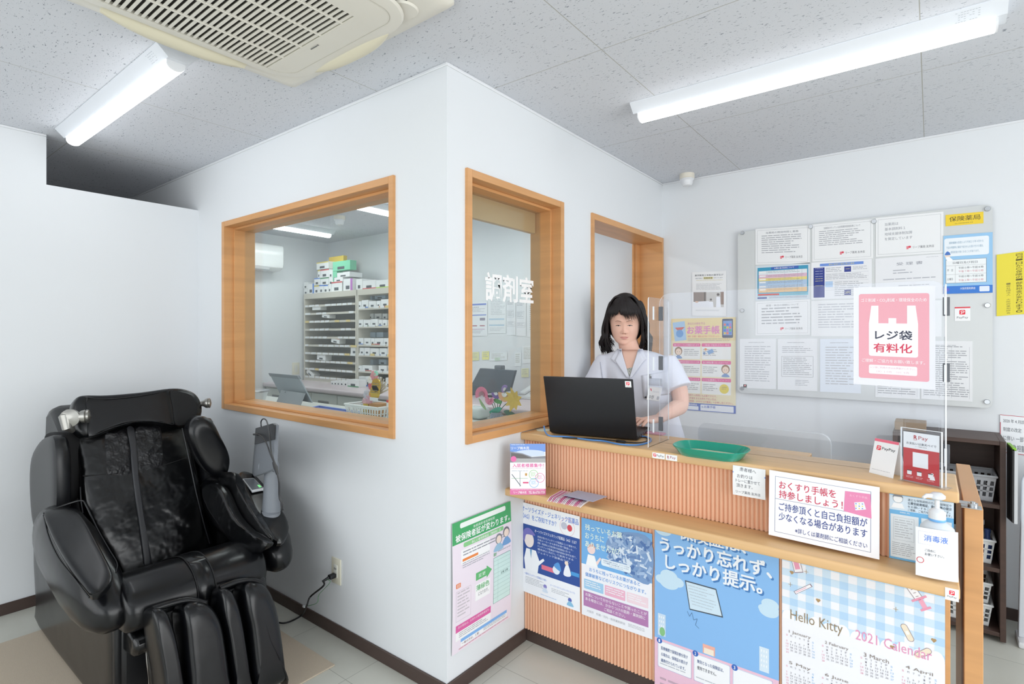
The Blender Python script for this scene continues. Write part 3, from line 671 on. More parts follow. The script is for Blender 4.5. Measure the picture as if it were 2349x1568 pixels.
# ------------------------------------------------------------------ sanitiser bottle with a paper bib on the lower shelf
bx_, by_, bz = .014, 2.03, .766
bo = empty('sanitiser_bottle', (bx_, by_, bz), 'white sanitiser pump bottle wearing a paper notice, at the end of the lower shelf', 'pump bottle')
MB().lathe((bx_, by_, bz), [(.0, 0), (.040, 0), (.042, .004), (.042, .125), (.038, .142), (.026, .155), (.019, .16), (.019, .168), (0, .168)], 32, sx=1.05, sy=.8).build('bottle_body', mat('translucent_plastic', 'e6edf3', .3, alpha=.85), bo)
MB().lathe((bx_, by_, bz), [(.0205, .160), (.0215, .162), (.0215, .165), (.0205, .167)], 28).build('blue_ring', mat('sky_blue_plastic', '74b4ee', .4), bo)
MB().lathe((bx_, by_, bz), [(0, .167), (.021, .167), (.021, .187), (.012, .195), (.006, .197), (.006, .226), (0, .226)], 28).build('pump_collar', WPLA, bo)
b = MB(); b.lathe((bx_, by_, bz), [(0, .222), (.012, .222), (.020, .228), (.020, .235), (.012, .242), (0, .243)], 24); b.tube([(bx_, by_, bz + .232), (bx_ - .025, by_ - .02, bz + .234), (bx_ - .033, by_ - .028, bz + .228)], [.008, .006, .004], 10)
b.build('pump_head', WPLA, bo)
w, h = .098, .137; a = Art(w, h, 'f6f6f9', .0008); a.frame(.006, .010, w - .010, .046, .0005, 'c9c2cc', 1); a.text('消毒液', .019, .0185, .074, .036, '5b86dd', 1, bold=.02)
a.text('ご自由に', .021, .058, .045, .065, '3a3a44', 1, bold=.01); a.text('お使い下さい。', .021, .069, .065, .0765, '3a3a44', 1, bold=.01); a.ring(.0105, .092, .0085, .0015, 'd9343c', 1)
o = a.sheet('paper_bib', Vector((bx_ - w / 2, by_ - .042, bz + .143)), (1, .12, 0), (0, -.16, -1), bend=lambda u, v: -.010 * (abs(u - .5) * 2) ** 2); setp(o, bo)
# ------------------------------------------------------------------ leaflet stand and leaflets on the lower shelf
def leaf_front(a, w, h):
    a.rect(0, 0, w, h * .16, '7d9fe0', 1); a.text('リープ楠木苑', w * .03, h * .055, w * .54, h * .115, 'ffffff', 2, bold=.01); a.lines(w * .03, h * .015, w * .42, h * .04, 1, 'dfe8fa', lay=2)
    a.blob([(w * .2, h * .15), (w * .5, h * .12), (w * .8, h * .13), (w * .95, h * .16), (w * .95, h * .23), (w * .5, h * .25), (w * .12, h * .22)], 'cfdcf5', 2)
    a.poly([(0, h * .15), (w * .35, h * .19), (w * .62, h * .26), (w, h * .24), (w, h * .37), (0, h * .37)], '8f9097', 3)
    a.poly([(w * .03, h * .18), (w * .35, h * .21), (w * .6, h * .28), (w * .6, h * .31), (w * .03, h * .27)], '6e6a69', 4); a.rect(w * .1, h * .29, w, h * .37, 'b3b3b3', 4); a.disc(w * .1, h * .3, w * .08, 'e875ae', 5)
    a.text('入居者様募集中！', w * .07, h * .39, w * .95, h * .465, 'e0449b', 1, bold=.02); a.lines(w * .03, h * .48, w * .95, h * .5, 1, 'c78fb0', lay=1, ragged=0)
    a.lines(w * .05, h * .53, w * .5, h * .56, 1, '9ba3bb'); a.line([(w * .05, h * .6), (w * .3, h * .83)], w * .02, '6a6f79', 1); a.line([(w * .04, h * .68), (w * .5, h * .68)], w * .01, '7fae7f', 1); a.line([(w * .28, h * .54), (w * .28, h * .84)], w * .012, '6a6f79', 1); a.rect(w * .36, h * .75, w * .52, h * .78, 'dd5c86', 1); a.rect(w * .42, h * .58, w * .48, h * .63, 'c59a58', 1)
    for x, y, c in ((.66, .61, '7fc15f'), (.84, .67, 'dd5c9d'), (.67, .77, '62a8e0')): a.ring(w * x, h * y, w * .13, w * .012, c, 1); a.lines(w * (x - .08), h * (y - .04), w * (x + .08), h * (y + .04), 3, c, lay=1)
    a.rect(0, h * .885, w, h, 'df79a8', 1); a.lines(w * .04, h * .9, w * .95, h * .92, 1, 'fbe4ee', lay=2, ragged=0); a.text('リープ楠木苑', w * .1, h * .93, w * .46, h * .98, 'ffffff', 2, bold=.01); a.text('TEL 06-6730-7739', w * .52, h * .93, w * .97, h * .98, 'ffffff', 2, bold=.01)
A = Vector((-1.49, 1.985, .766)); w, h = .135, .205
ls = empty('leaflet_stand', A, 'leaflet with a building photo standing on the lower shelf against the wall', 'leaflet')
P_ = onz(1170, 1134, .766); Q_ = onz(1252, 1134, .766); U4 = (Q_ - P_).normalized(); w = (Q_ - P_).length; N4 = Vector((-U4.y, U4.x, 0)); UPL = (Z * math.cos(.12) + N4 * math.sin(.12)).normalized(); h = w * 1.40
a = Art(w, h, 'fbfbfd', .001); leaf_front(a, w, h); o = a.sheet('leaflet', P_ + UPL * h, U4, -UPL); setp(o, ls)
b = MB(); b.prism([P_ + N4 * .003, Q_ + N4 * .003, Q_ + N4 * .003 + UPL * h * .9, P_ + N4 * .003 + UPL * h * .9], N4 * .002); b.prism([P_ + N4 * .003, Q_ + N4 * .003, Q_ + N4 * .06, P_ + N4 * .06], Z * .002); b.build('clear_backing', ACR, ls, smooth=0)
# leaflets lying fanned in a row
a0 = onz(1263, 1146, .766); a1 = onz(1338, 1160, .766); rnd = random.Random(5)
ed = [mat('leaflet_edge_%d' % i, c, .5) for i, c in enumerate(('f0d9e6', 'e78ab5', 'f6f1f5', 'd98cb4', 'cfd4ea'))]
proto = MB(); proto.box(0, 0, 0, .0024, .115, .026, 0); po = None
for i in range(22):
    t = i / 21; p = a0.lerp(a1, t)
    if i == 0: po = [MB().box(0, 0, 0, .0024, .115, .026, 0).build('leaflet', ed[q_], None, smooth=0) for q_ in (0, 1, 2)]; o = po[0]
    elif i < 3: o = po[i]
    else: o = po[(i * 7) % 5 % 3].copy(); COL.objects.link(o)
    o.location = (p.x, p.y - .03 + .003 * rnd.random(), .768); o.rotation_euler = (0, .62 + .1 * t, .12)
    tag(o, 'thin pink edged leaflet in the fanned row on the lower shelf', 'leaflet', 'fanned leaflets on the lower shelf')
o = None
top = MB().box(0, 0, 0, .15, .1, .0015); tp = top.build('leaflet', mat('blue_grey_leaflet', 'a9b4cf', .4), None, smooth=0); tp.location = (a0.x + .06, a0.y + .01, .7935); tp.rotation_euler = (.0, -.03, -.1); tag(tp, 'blue grey leaflet lying on top of the fanned row', 'leaflet')
# ------------------------------------------------------------------ handwritten note and laminated notices on the front edge
def quad_sheet(name, pts, plane_y, art, label, cat, tilt=0, bend=None, group=None, lift=.00025):
    """pts: top-left, top-right, bottom-left picture points"""
    A, B, C = [ony(x, y, plane_y) for x, y in pts]; w = B.x - A.x; h = A.z - C.z
    a = art(w, h); o = a.sheet(name, A, (w, 0, B.z - A.z), (C.x - A.x, 0, C.z - A.z) if False else (0, -math.sin(tilt), -math.cos(tilt)), bend=bend, lift=lift); return tag(o, label, cat, group)
def note(w, h):
    a = Art(w, h, 'f3f3f4', .001)
    a.text('患者様へ', w * .22, h * .045, w * .72, h * .17, '3a3d4c', 1, rot=.05); a.text('お釣りは', w * .14, h * .27, w * .62, h * .39, '3a3d4c', 1); a.text('トレーに置かせて', w * .10, h * .43, w * .84, h * .54, '3a3d4c', 1)
    a.text('頂きます。', w * .12, h * .59, w * .62, h * .71, '3a3d4c', 1); a.text('リープ薬局 友井店', w * .1, h * .82, w * .85, h * .92, '3a3d4c', 1)
    a.rect(0, h * .2, w * .025, h * .25, '5b9be6', 1); a.rect(w * .975, h * .24, w, h * .29, '5b9be6', 1); return a
quad_sheet('handwritten_note', ((1681, 1066), (1756, 1077), (1680, 1133)), CF - .004, note, 'handwritten paper note taped to the front edge of the counter below the green tray', 'note', bend=lambda u, v: -.002 + .004 * math.sin(v * 3))
def bignotice(w, h):
    a = Art(w, h, 'f8f8fc', .0015); f = .0011
    a.frame(w * .06, h * .08, w * .93, h * .93, f, '5a618c', 1); a.rect(w * .06, h * .42, w * .93, h * .42 + f, '5a618c', 1)
    a.text('おくすり手帳を', w * .10, h * .14, w * .63, h * .26, 'cf3b58', 2, bold=.02); a.text('持参しましょう！', w * .10, h * .28, w * .69, h * .40, 'cf3b58', 2, bold=.02)
    a.text('ご持参頂くと自己負担額が', w * .10, h * .47, w * .90, h * .59, '3c4a8e', 2, bold=.015); a.text('少なくなる場合があります', w * .10, h * .62, w * .90, h * .74, '3c4a8e', 2, bold=.015)
    a.text('※詳しくは薬剤師にご相談ください', w * .26, h * .81, w * .90, h * .885, '3c4a8e', 2, bold=.008)
    a.poly([(w * .71, h * .13), (w * .925, h * .115), (w * .935, h * .455), (w * .70, h * .42)], 'e88cb4', 3); a.text('おくすり手帳', w * .75, h * .16, w * .9, h * .195, 'f6c4da', 4)
    a.poly([(w * .79, h * .27), (w * .87, h * .24), (w * .89, h * .34), (w * .80, h * .38)], 'eef3fb', 4)
    for i in range(3):
        for j in range(3): a.disc(w * (.805 + i * .027), h * (.285 + j * .032 - i * .006), w * .006, 'f0d23c' if (i + j) % 2 else '6f86c9', 5)
    return a
quad_sheet('laminated_notice', ((1765, 1077), (2018, 1117), (1759, 1222)), 2.045, bignotice, 'large white laminated notice about bringing the medicine notebook, hanging from the counter edge', 'notice', tilt=.05)
def bluenotice(w, h):
    a = Art(w, h, 'dfeefa', .0012); a.rect(0, 0, w, h * .09, '7cc0ee', 1); a.text('ご来局の皆様へ', w * .32, h * .02, w * .9, h * .078, 'ffffff', 2, bold=.01)
    a.disc(w * .14, h * .14, w * .075, 'ffffff', 2); a.disc(w * .14, h * .14, w * .08, '55606a', 1); a.blob([(w * .05, h * .12), (w * .14, h * .03), (w * .23, h * .12), (w * .2, h * .11), (w * .08, h * .11)], '8d929a', 3); a.poly([(w * .03, h * .27), (w * .07, h * .2), (w * .21, h * .2), (w * .25, h * .27)], 'ffffff', 2)
    a.text('適正な保険調剤のため、保険証や', w * .30, h * .115, w * .97, h * .15, '334455', 2); a.text('公費受給資格証、身分証等の提示', w * .30, h * .16, w * .97, h * .2, '223344', 2, bold=.02); a.text('をお願いすることがあります。', w * .30, h * .21, w * .95, h * .245, '334455', 2); a.text('ご理解、ご協力をお願いいたします。', w * .30, h * .255, w * .97, h * .29, '334455', 2)
    a.rect(0, h * .3, w, h, '7cc0ee', 1); a.text('保険証 (例)', w * .17, h * .315, w * .33, h * .34, 'ffffff', 2); a.rect(w * .02, h * .36, w * .47, h * .97, 'eef4f8', 2); a.rect(w * .51, h * .36, w * .97, h * .97, 'eef4f8', 2)
    a.frame(w * .07, h * .4, w * .4, h * .72, .0006, 'a9b1b8', 3); a.lines(w * .09, h * .43, w * .38, h * .7, 8, 'b4bac2', lay=3, seed=4); a.lines(w * .05, h * .76, w * .42, h * .95, 7, 'a4abb5', lay=3, seed=6); a.frame(w * .56, h * .4, w * .92, h * .72, .0006, 'a9b1b8', 3); a.lines(w * .58, h * .43, w * .9, h * .9, 10, 'b4bac2', lay=3, seed=5); return a
quad_sheet('blue_notice', ((2040, 1118), (2188, 1138), (2036, 1277)), 2.096, bluenotice, 'light blue notice with a nurse drawing fixed to the ribbed panel behind the pump bottle', 'notice')
# ================================================================== notice board on the back wall
BY = 3.772
A0, A1, A2, A3 = ony(1690, 531, BY), ony(2277, 470, BY), ony(1695, 905, BY), ony(2277, 930, BY)
bx0, bx1 = (A0.x + A2.x) / 2, A1.x; bz1, bz0 = (A0.z + A1.z) / 2, (A2.z + A3.z) / 2
nb = empty('notice_board', ((bx0 + bx1) / 2, BY, bz0), 'grey translucent acrylic notice board on the back wall, held by round metal studs', 'notice board')
b = MB(); P = []
for c, d, s0 in ((bx1 - .03, bz1 - .03, 0), (bx0 + .03, bz1 - .03, 90), (bx0 + .03, bz0 + .03, 180), (bx1 - .03, bz0 + .03, 270)):
    for k in range(5): t = math.radians(s0 + 22.5 * k); P.append((c + .03 * math.cos(t), BY, d + .03 * math.sin(t)))
b.prism(P, (0, .005, 0)); b.build('panel', mat('frosted_grey_acrylic', 'd4d7d7', .15), nb, smooth=0)
for px, py in ((1703, 534), (2265, 479), (1703, 712), (2265, 700), (1703, 890), (2264, 921), (1860, 520), (2005, 508)):
    p = ony(px, py, BY); MB().lathe((p.x, YB - .001, p.z), [(.011, 0), (.011, -.024), (.013, -.026), (.013, -.034), (.011, -.037), (0, -.037)], 20, 'y').build('stud', STEEL, nb)
PY = BY - .0008
LOGO = 'リープ薬局 友井店'
def logo(a, x, y, w, h):
    a.rect(x, y + h * .1, x + h * .5, y + h, 'e8808c', 1); a.disc(x + h * .75, y + h * .35, h * .33, 'dc4a5c', 2); a.text(LOGO, x + h * 1.5, y + h * .15, x + w, y + h * .9, '55555f', 1)
def doc(title=None, n=9, frame=True, lg=True, col='8f929b', seed=1, x1=.86, big=None, y0=.2, y1=.72):
    def f(w, h):
        a = Art(w, h, 'f1f2f3', .0012)
        if frame: a.frame(w * .035, h * .05, w * .965, h * .95, .0012, 'b0b4b8', 1)
        if title: a.text(title, w * .2, h * .1, w * .8, h * .155, '7b7f88', 1)
        if big:
            for i, t in enumerate(big): a.text(t, w * .14, h * (.15 + i * .125), w * (.14 + .052 * len(t)), h * (.225 + i * .125), '94979f', 1)
        if n: a.lines(w * .12, h * y0, w * x1, h * y1, n, col, seed=seed)
        if lg: logo(a, w * .47, h * .77, w * .4, h * .085)
        return a
    return f
def colortable(w, h):
    a = Art(w, h, 'd5dfe6', .0012); a.rect(w * .04, h * .06, w * .97, h * .8, '3f9cc0', 1); a.rect(w * .3, h * .06, w * .8, h * .14, '3b66b8', 2); a.text('お薬の自己負担について', w * .36, h * .075, w * .72, h * .125, 'ffffff', 3)
    for y0, y1, c in ((.16, .27, 'e6eef2'), (.27, .37, 'e2bfd2'), (.37, .45, 'ecdc8a'), (.45, .58, 'b4cde8'), (.58, .66, 'c8d8ec'), (.66, .78, 'ecc490')): a.rect(w * .06, h * y0, w * .95, h * y1, c, 2)
    for x in (.06, .22, .55, .78, .86, .95): a.rect(w * x, h * .16, w * x + .001, h * .78, '8fa3ad', 3)
    for i, (y, c) in enumerate(((.18, '8f9aa2'), (.29, 'a47f92'), (.385, 'a1935a'), (.47, '7189a4'), (.59, '7189a4'), (.68, 'a98558'))): a.lines(w * .24, h * y, w * .9, h * (y + .07), 2, c, lay=3, seed=i); a.rrect(w * .08, h * y, w * .2, h * (y + .035), h * .015, 'f5f5f5', 3)
    a.rect(w * .04, h * .8, w * .97, h * .88, '7cc3d8', 1); a.rect(w * .05, h * .815, w * .45, h * .865, 'd6493f', 2); a.lines(w * .5, h * .82, w * .95, h * .865, 2, '4d7f93', lay=2); a.rect(w * .04, h * .91, w * .22, h * .955, '34529c', 1); a.lines(w * .26, h * .905, w * .95, h * .96, 2, '59688f', ragged=0); return a
def bluedoc(w, h):
    a = Art(w, h, 'f0f1f4', .0012); a.rrect(w * .15, h * .05, w * .87, h * .12, h * .01, '6f93dc', 1); a.text('薬局の管理及び運営に関する事項', w * .3, h * .065, w * .72, h * .105, 'e6dc7a', 2)
    a.rect(w * .04, h * .15, w * .23, h * .95, '32408f', 1)
    for y in (.17, .24, .31, .38, .44, .5): a.lines(w * .07, h * y, w * .2, h * (y + .03), 1, 'a7b0dc' if y < .42 else 'd8cc66', lay=2, seed=int(y * 90), ragged=0)
    a.lines(w * .07, h * .63, w * .2, h * .66, 1, 'd8cc66', lay=2, ragged=0); a.rect(w * .24, h * .53, w * .37, h * .68, 'b6d2f2', 1)
    for x, y in ((.56, .16), (.56, .77)): a.rect(w * x, h * y, w * (x + .11), h * (y + .14), '3b4796', 1); a.lines(w * (x + .02), h * (y + .06), w * (x + .09), h * (y + .09), 1, 'd8cc66', lay=2, ragged=0)
    a.lines(w * .25, h * .17, w * .52, h * .3, 3, '9a9da8', seed=3); a.lines(w * .7, h * .17, w * .93, h * .27, 3, '9a9da8', seed=4); a.lines(w * .25, h * .34, w * .92, h * .5, 4, '9a9da8', seed=5); a.lines(w * .4, h * .55, w * .9, h * .95, 8, 'a2a5b0', seed=6)
    for y in (.31, .42, .52, .6, .7, .76): a.rect(w * .24, h * y, w * .95, h * y + .0008, 'b6bac4', 1)
    return a
def receipt(w, h):
    a = Art(w, h, 'eeeff2', .0012); a.text('受 理 書', w * .32, h * .13, w * .7, h * .2, '8f929e', 1); a.lines(w * .75, h * .05, w * .92, h * .07, 1, 'a5a8b2'); a.lines(w * .27, h * .3, w * .55, h * .42, 2, 'a0a3ae', seed=2); a.lines(w * .12, h * .5, w * .88, h * .56, 1, 'a0a3ae', ragged=0); a.lines(w * .35, h * .66, w * .8, h * .8, 3, 'b0b3bc', seed=8); return a
def plain(n, seed, fr=None, table=False, paper='eff0f2'):
    def f(w, h):
        a = Art(w, h, paper, .0012); a.lines(w * .25, h * .07, w * .7, h * .095, 1, '8c8f99', ragged=0)
        if fr: a.lines(w * .12, h * .15, w * .88, h * .29, 4, '9b9ea8', seed=seed); a.frame(w * .1, h * .34, w * .9, h * .74, .0015, '7c7f88', 1); a.lines(w * .14, h * .37, w * .86, h * .72, n, '8f929c', seed=seed + 1); a.lines(w * .45, h * .8, w * .8, h * .92, 4, 'a0a3ad', seed=seed + 2)
        elif table:
            a.lines(w * .06, h * .09, w * .94, h * .95, n, '84878f', seed=seed, ragged=.5)
            for x in (.05, .36, .6, .94): a.rect(w * x, h * .1, w * x + .0008, h * .96, 'a5a8b0', 1)
        else: a.lines(w * .14, h * .15, w * .86, h * .88, n, 'a8abb5', seed=seed)
        return a
    return f
G = 'notices on the grey board'
quad_sheet('notice_paper', ((1733, 525), (1858, 517), (1733, 607)), PY, doc('当薬局の開局時間と業務', 9, seed=3), 'white framed notice at the top left of the grey board', 'notice', 0, None, G)
quad_sheet('notice_paper', ((1863, 515), (2003, 502), (1863, 600)), PY, doc('当薬局の行っている訪問薬剤管理指導について', 8, seed=5, y1=.62), 'white framed notice at the top middle of the grey board', 'notice', 0, None, G)
quad_sheet('notice_paper', ((2009, 500), (2164, 485), (2009, 589)), PY, doc(None, 0, big=('当薬局は', '基本調剤料１', '地域支援体制加算', 'を算定しています')), 'white framed notice with four large lines at the top right of the grey board', 'notice', 0, None, G)
quad_sheet('notice_paper', ((1733, 610), (1858, 602), (1733, 689)), PY, colortable, 'colour-banded blue, pink, yellow and orange table notice on the grey board', 'notice', 0, None, G)
quad_sheet('notice_paper', ((1861, 602), (2000, 593), (1861, 687)), PY, bluedoc, 'white notice with a dark blue left column on the grey board', 'notice', 0, None, G)
quad_sheet('notice_paper', ((2008, 593), (2166, 581), (2008, 690)), PY, receipt, 'plastic-covered certificate in the second row, left of the blue opening-hours notice', 'notice', 0, None, G)
quad_sheet('notice_paper', ((1733, 692), (1858, 686), (1733, 769)), PY, doc('夜間・休日の調剤について', 6, seed=9), 'white framed notice directly below the colour-banded table', 'notice', 0, None, G)
quad_sheet('notice_paper', ((1861, 690), (2003, 685), (1861, 771)), PY, doc(None, 10, False, False, 'b2b5be', 11, .78, None, .1, .8), 'faint unframed notice below the one with the dark blue column', 'notice', 0, None, G)
quad_sheet('notice_paper', ((2008, 693), (2160, 688), (2008, 772)), PY, doc(None, 9, False, False, 'b2b5be', 12, .8, None, .1, .85), 'white notice mostly hidden behind the pink shopping bag poster', 'notice', 0, None, G)
quad_sheet('notice_paper', ((1697, 777), (1780, 776), (1697, 889)), PY, plain(16, 21), 'plain upright sheet at the bottom left of the grey board', 'notice', 0, None, G)
quad_sheet('notice_paper', ((1784, 777), (1875, 776), (1784, 893)), PY, plain(10, 23, True), 'upright sheet with a ruled box, second in the bottom row of the board', 'notice', 0, None, G)
quad_sheet('notice_paper', ((1881, 777), (1975, 776), (1881, 898)), PY, plain(15, 25, paper='e6ecf5'), 'pale blue upright sheet, third in the bottom row of the board', 'notice', 0, None, G)
quad_sheet('notice_paper', ((2008, 780), (2110, 780), (2008, 910)), PY, plain(22, 27, table=True), 'long table sheet hanging half behind the pink poster in the bottom row', 'notice', 0, None, G)
quad_sheet('notice_paper', ((2113, 781), (2231, 782), (2113, 914)), PY, plain(24, 29, table=True), 'long table sheet at the bottom right of the grey board', 'notice', 0, None, G)
def bluehours(w, h):
    a = Art(w, h, '9ccaee', .0012); a.rrect(w * .02, h * .05, w * .93, h * .36, h * .03, 'eff5fa', 1)
    for i, t in enumerate(('調剤報酬の改定により平成２０年４月から', '下記の時間帯に薬局で処方せんを受け付けた場合、', '一部負担金が高くなることがあります。')): a.text(t, w * (.12 if i != 1 else .06), h * (.11 + i * .08), w * (.82 if i < 2 else .74), h * (.15 + i * .08), '7fa3bd', 2)
    a.rect(w * .05, h * .42, w * .88, h * .82, 'f4f7f8', 2); a.frame(w * .05, h * .42, w * .88, h * .82, .0014, '777b80', 3); a.rect(w * .05, h * .52, w * .88, h * .523, '9a9da2', 3); a.rect(w * .25, h * .52, w * .254, h * .82, '9a9da2', 3); a.rect(w * .05, h * .67, w * .88, h * .673, '9a9da2', 3)
    a.text('日曜日及び祝日', w * .2, h * .455, w * .7, h * .495, '6d7178', 4); a.text('平　日', w * .08, h * .58, w * .2, h * .62, '6d7178', 4); a.text('土曜日', w * .08, h * .73, w * .2, h * .77, '6d7178', 4)
    for y, t, c in ((.545, '午前０時〜午前８時', '6d7178'), (.605, '午後７時〜午前０時', 'd99aa4'), (.69, '午前０時〜午前８時', '6d7178'), (.755, '午後１時〜午前０時', 'd99aa4')): a.text(t, w * .32, h * y, w * .82, h * (y + .038), c, 4)
    a.disc(w * .09, h * .35, w * .06, 'f6e3d4', 3, n=16); a.blob([(w * .03, h * .33), (w * .09, h * .27), (w * .15, h * .33)], '4f7cc9', 4); a.blob([(w * .05, h * .38), (w * .12, h * .37), (w * .2, h * .43), (w * .1, h * .44)], 'ffffff', 3)
    a.rect(0, h * .87, w, h, '3f7fd6', 1); a.text('大阪府薬剤師会', w * .35, h * .895, w * .66, h * .935, 'ffffff', 2); a.rrect(w * .74, h * .885, w * .94, h * .975, .004, 'e9f0fb', 2); a.disc(w * .08, h * .93, w * .05, '6a6fd0', 2); return a
quad_sheet('opening_hours_notice', ((2164, 541), (2277, 532), (2164, 674)), BY - .0045, bluehours, 'light blue notice with a table of hours at the right of the board', 'notice')
def yl(w, h):
    a = Art(w, h, 'f3d23a', .0012); a.text('保険薬局', w * .1, h * .2, w * .92, h * .64, '3b3a30', 1); a.text('(社) 大阪府薬剤師会 会員', w * .25, h * .78, w * .73, h * .88, '7b7040', 1); return a
quad_sheet('yellow_label', ((2169, 493), (2256, 485), (2169, 519)), BY - .0008, yl, 'yellow label reading insurance pharmacy in black at the top right of the board', 'label')
def pps(w, h):
    a = Art(w, h, 'fbfbfc', .001); a.rect(0, 0, w, h * .1, 'e9515c', 1); paypay(a, w * .3, h * .22, w * .38, 1); a.text('PayPay', w * .14, h * .68, w * .86, h * .86, '6b6e78', 1); return a
quad_sheet('payment_sticker', ((2190, 704), (2226, 703), (2190, 736)), BY - .0008, pps, 'white PayPay sticker on the grey board below the opening-hours notice', 'sticker')
q = ony(1703, 884, BY); a = Art(.022, .022, 'fafafa', .001); paypay(a, .006, .003, .010, 1); tag(a.sheet('payment_sticker', (q.x + .006, BY - .001, q.z + .01), (1, 0, 0), (0, 0, -1)), 'tiny white PayPay sticker at the bottom left corner of the grey board', 'sticker')
# sheets straight on the wall
WY = YB - .003
def student(w, h):
    a = Art(w, h, 'f2f3f4', .0012); a.rect(w * .34, h * .12, w * .62, h * .17, 'efe6a6', 1); a.text('薬学教育６年制の薬学生が', w * .08, h * .06, w * .92, h * .1, '5a5c66', 2, bold=.01); a.text('実務実習', w * .35, h * .125, w * .6, h * .165, '5a5c66', 2, bold=.02); a.text('病院や薬局で', w * .1, h * .135, w * .32, h * .16, '6a6c76', 2); a.text('を行っています', w * .64, h * .13, w * .9, h * .16, '6a6c76', 2)
    a.lines(w * .12, h * .19, w * .9, h * .21, 1, 'c9b960', ragged=0); a.lines(w * .12, h * .27, w * .88, h * .42, 6, 'b4b7bf', seed=3)
    a.rect(w * .04, h * .46, w * .93, h * .8, 'c9c6c2', 1); a.rect(w * .04, h * .46, w * .42, h * .68, '85736a', 2); a.rect(w * .36, h * .46, w * .4, h * .7, '4f4038', 3); a.rect(w * .84, h * .46, w * .93, h * .74, '8a6f60', 2); a.poly([(w * .04, h * .68), (w * .5, h * .66), (w * .62, h * .8), (w * .04, h * .8)], 'eef0f5', 3); a.disc(w * .14, h * .68, w * .05, 'd8b49c', 4, h * .02)
    for x, y, s in ((.56, .63, .8), (.77, .52, 1)): a.disc(w * x, h * y, w * .04 * s, '4a3c38', 4); a.poly([(w * (x - .06), h * .8), (w * (x - .05), h * (y + .05)), (w * (x + .06), h * (y + .05)), (w * (x + .08), h * .8)], 'f3f5fb', 4)
    a.lines(w * .1, h * .86, w * .85, h * .9, 2, 'b8bbc2', seed=6, ragged=.1); return a
quad_sheet('training_notice', ((1588, 624), (1666, 621), (1591, 724)), WY, student, 'white sheet with a hospital bedside photo above the medicine notebook poster', 'notice')
def notebook(w, h):
    a = Art(w, h, 'f3e7c3', .0012); Wd = w / 100; Hh = h / 140
    a.rect(0, 0, w, 34 * Hh, 'f0dca4', 1)
    a.poly([(2 * Wd, 6 * Hh), (22 * Wd, 4 * Hh), (25 * Wd, 33 * Hh), (6 * Wd, 35 * Hh)], 'a8cdee', 2); a.poly([(6 * Wd, 14 * Hh), (22 * Wd, 13 * Hh), (14 * Wd, 21 * Hh)], 'd8564a', 3); a.disc(14 * Wd, 23 * Hh, 6 * Wd, '5f9edc', 3, 6 * Hh)
    a.text('あなたの命を守る', 27 * Wd, 6 * Hh, 54 * Wd, 10 * Hh, 'c0559c', 2); a.text('お薬手帳', 26 * Wd, 12 * Hh, 76 * Wd, 24 * Hh, 'e27fc0', 3, bold=.04)
    a.text('病院・診療所・薬局に必ず持って行きましょう。', 27 * Wd, 26 * Hh, 76 * Wd, 29 * Hh, 'e06a6a', 2); a.lines(27 * Wd, 31 * Hh, 92 * Wd, 36 * Hh, 2, 'a08d78', lay=2, ragged=.1)
    a.rrect(80 * Wd, 2 * Hh, 96 * Wd, 30 * Hh, 2 * Wd, '4a5472', 2); a.rect(81.5 * Wd, 5 * Hh, 94.5 * Wd, 26 * Hh, '7fa3d8', 3)
    for i in range(3):
        for j in range(4): a.rrect((82.5 + i * 4) * Wd, (9 + j * 4.2) * Hh, (85.5 + i * 4) * Wd, (12.2 + j * 4.2) * Hh, .6 * Wd, ('f07860', '58b86c', '4a7ed8', 'e8c84c', 'c070c8')[(i * 2 + j) % 5], 4)
    k = 0
    for j in range(3):
        for i in range(2):
            x, y = (3 + i * 46) * Wd, (38 + j * 26) * Hh; x2, y2 = x + 44 * Wd, y + 24 * Hh
            a.rrect(x, y, x2, y2, 1.5 * Wd, 'f7f7f4', 1); a.rrect(x, y, x2, y + 5 * Hh, 1.2 * Wd, 'e8539a', 2)
            t = ('薬にはたくさんの情報があります', '一般名で処方された場合', '検査、健康食品を使用するなどした時', '急に体調が悪くなったのですが…', 'いつもと違う薬局に行ったとき', 'いつも携帯してください')[k]
            a.text(t, x + 2 * Wd, y + 1.2 * Hh, x2 - 2 * Wd, y + 4 * Hh, 'fbe6f0', 3); fx = x + (9 if i == 0 else 36) * Wd
            if k in (0, 2, 3, 4): a.disc(fx, y + 12 * Hh, 6.2 * Wd, '9a7458', 2, 6.6 * Hh); a.disc(fx, y + 13 * Hh, 4.6 * Wd, 'fae0cc', 3, 5 * Hh); a.blob([(fx - 6 * Wd, y + 23 * Hh), (fx, y + 18 * Hh), (fx + 6 * Wd, y + 23 * Hh)], '7f9fd0', 3); a.disc(fx - 1.7 * Wd, y + 13 * Hh, .5 * Wd, '443333', 4); a.disc(fx + 1.7 * Wd, y + 13 * Hh, .5 * Wd, '443333', 4)
            if k == 1: a.poly([(x + 8 * Wd, y + 12 * Hh), (x + 16 * Wd, y + 8 * Hh), (x + 19 * Wd, y + 13 * Hh), (x + 11 * Wd, y + 17 * Hh)], '7fa8d8', 3); a.disc(x + 6 * Wd, y + 9 * Hh, 2 * Wd, 'f0a060', 3); a.disc(x + 4 * Wd, y + 15 * Hh, 2 * Wd, '6f8fc0', 3)
            if k == 5: a.disc(x + 34 * Wd, y + 15 * Hh, 7 * Wd, 'f0dc58', 3, 7 * Hh); a.lines(x + 30 * Wd, y + 12 * Hh, x + 38 * Wd, y + 17 * Hh, 2, '9a8a40', lay=4)
            a.lines(x + (18 if i == 0 else 2) * Wd, y + 9 * Hh, x + (42 if i == 0 else 24) * Wd, y + 20 * Hh, 4, '8f8f96', lay=2, seed=k); k += 1
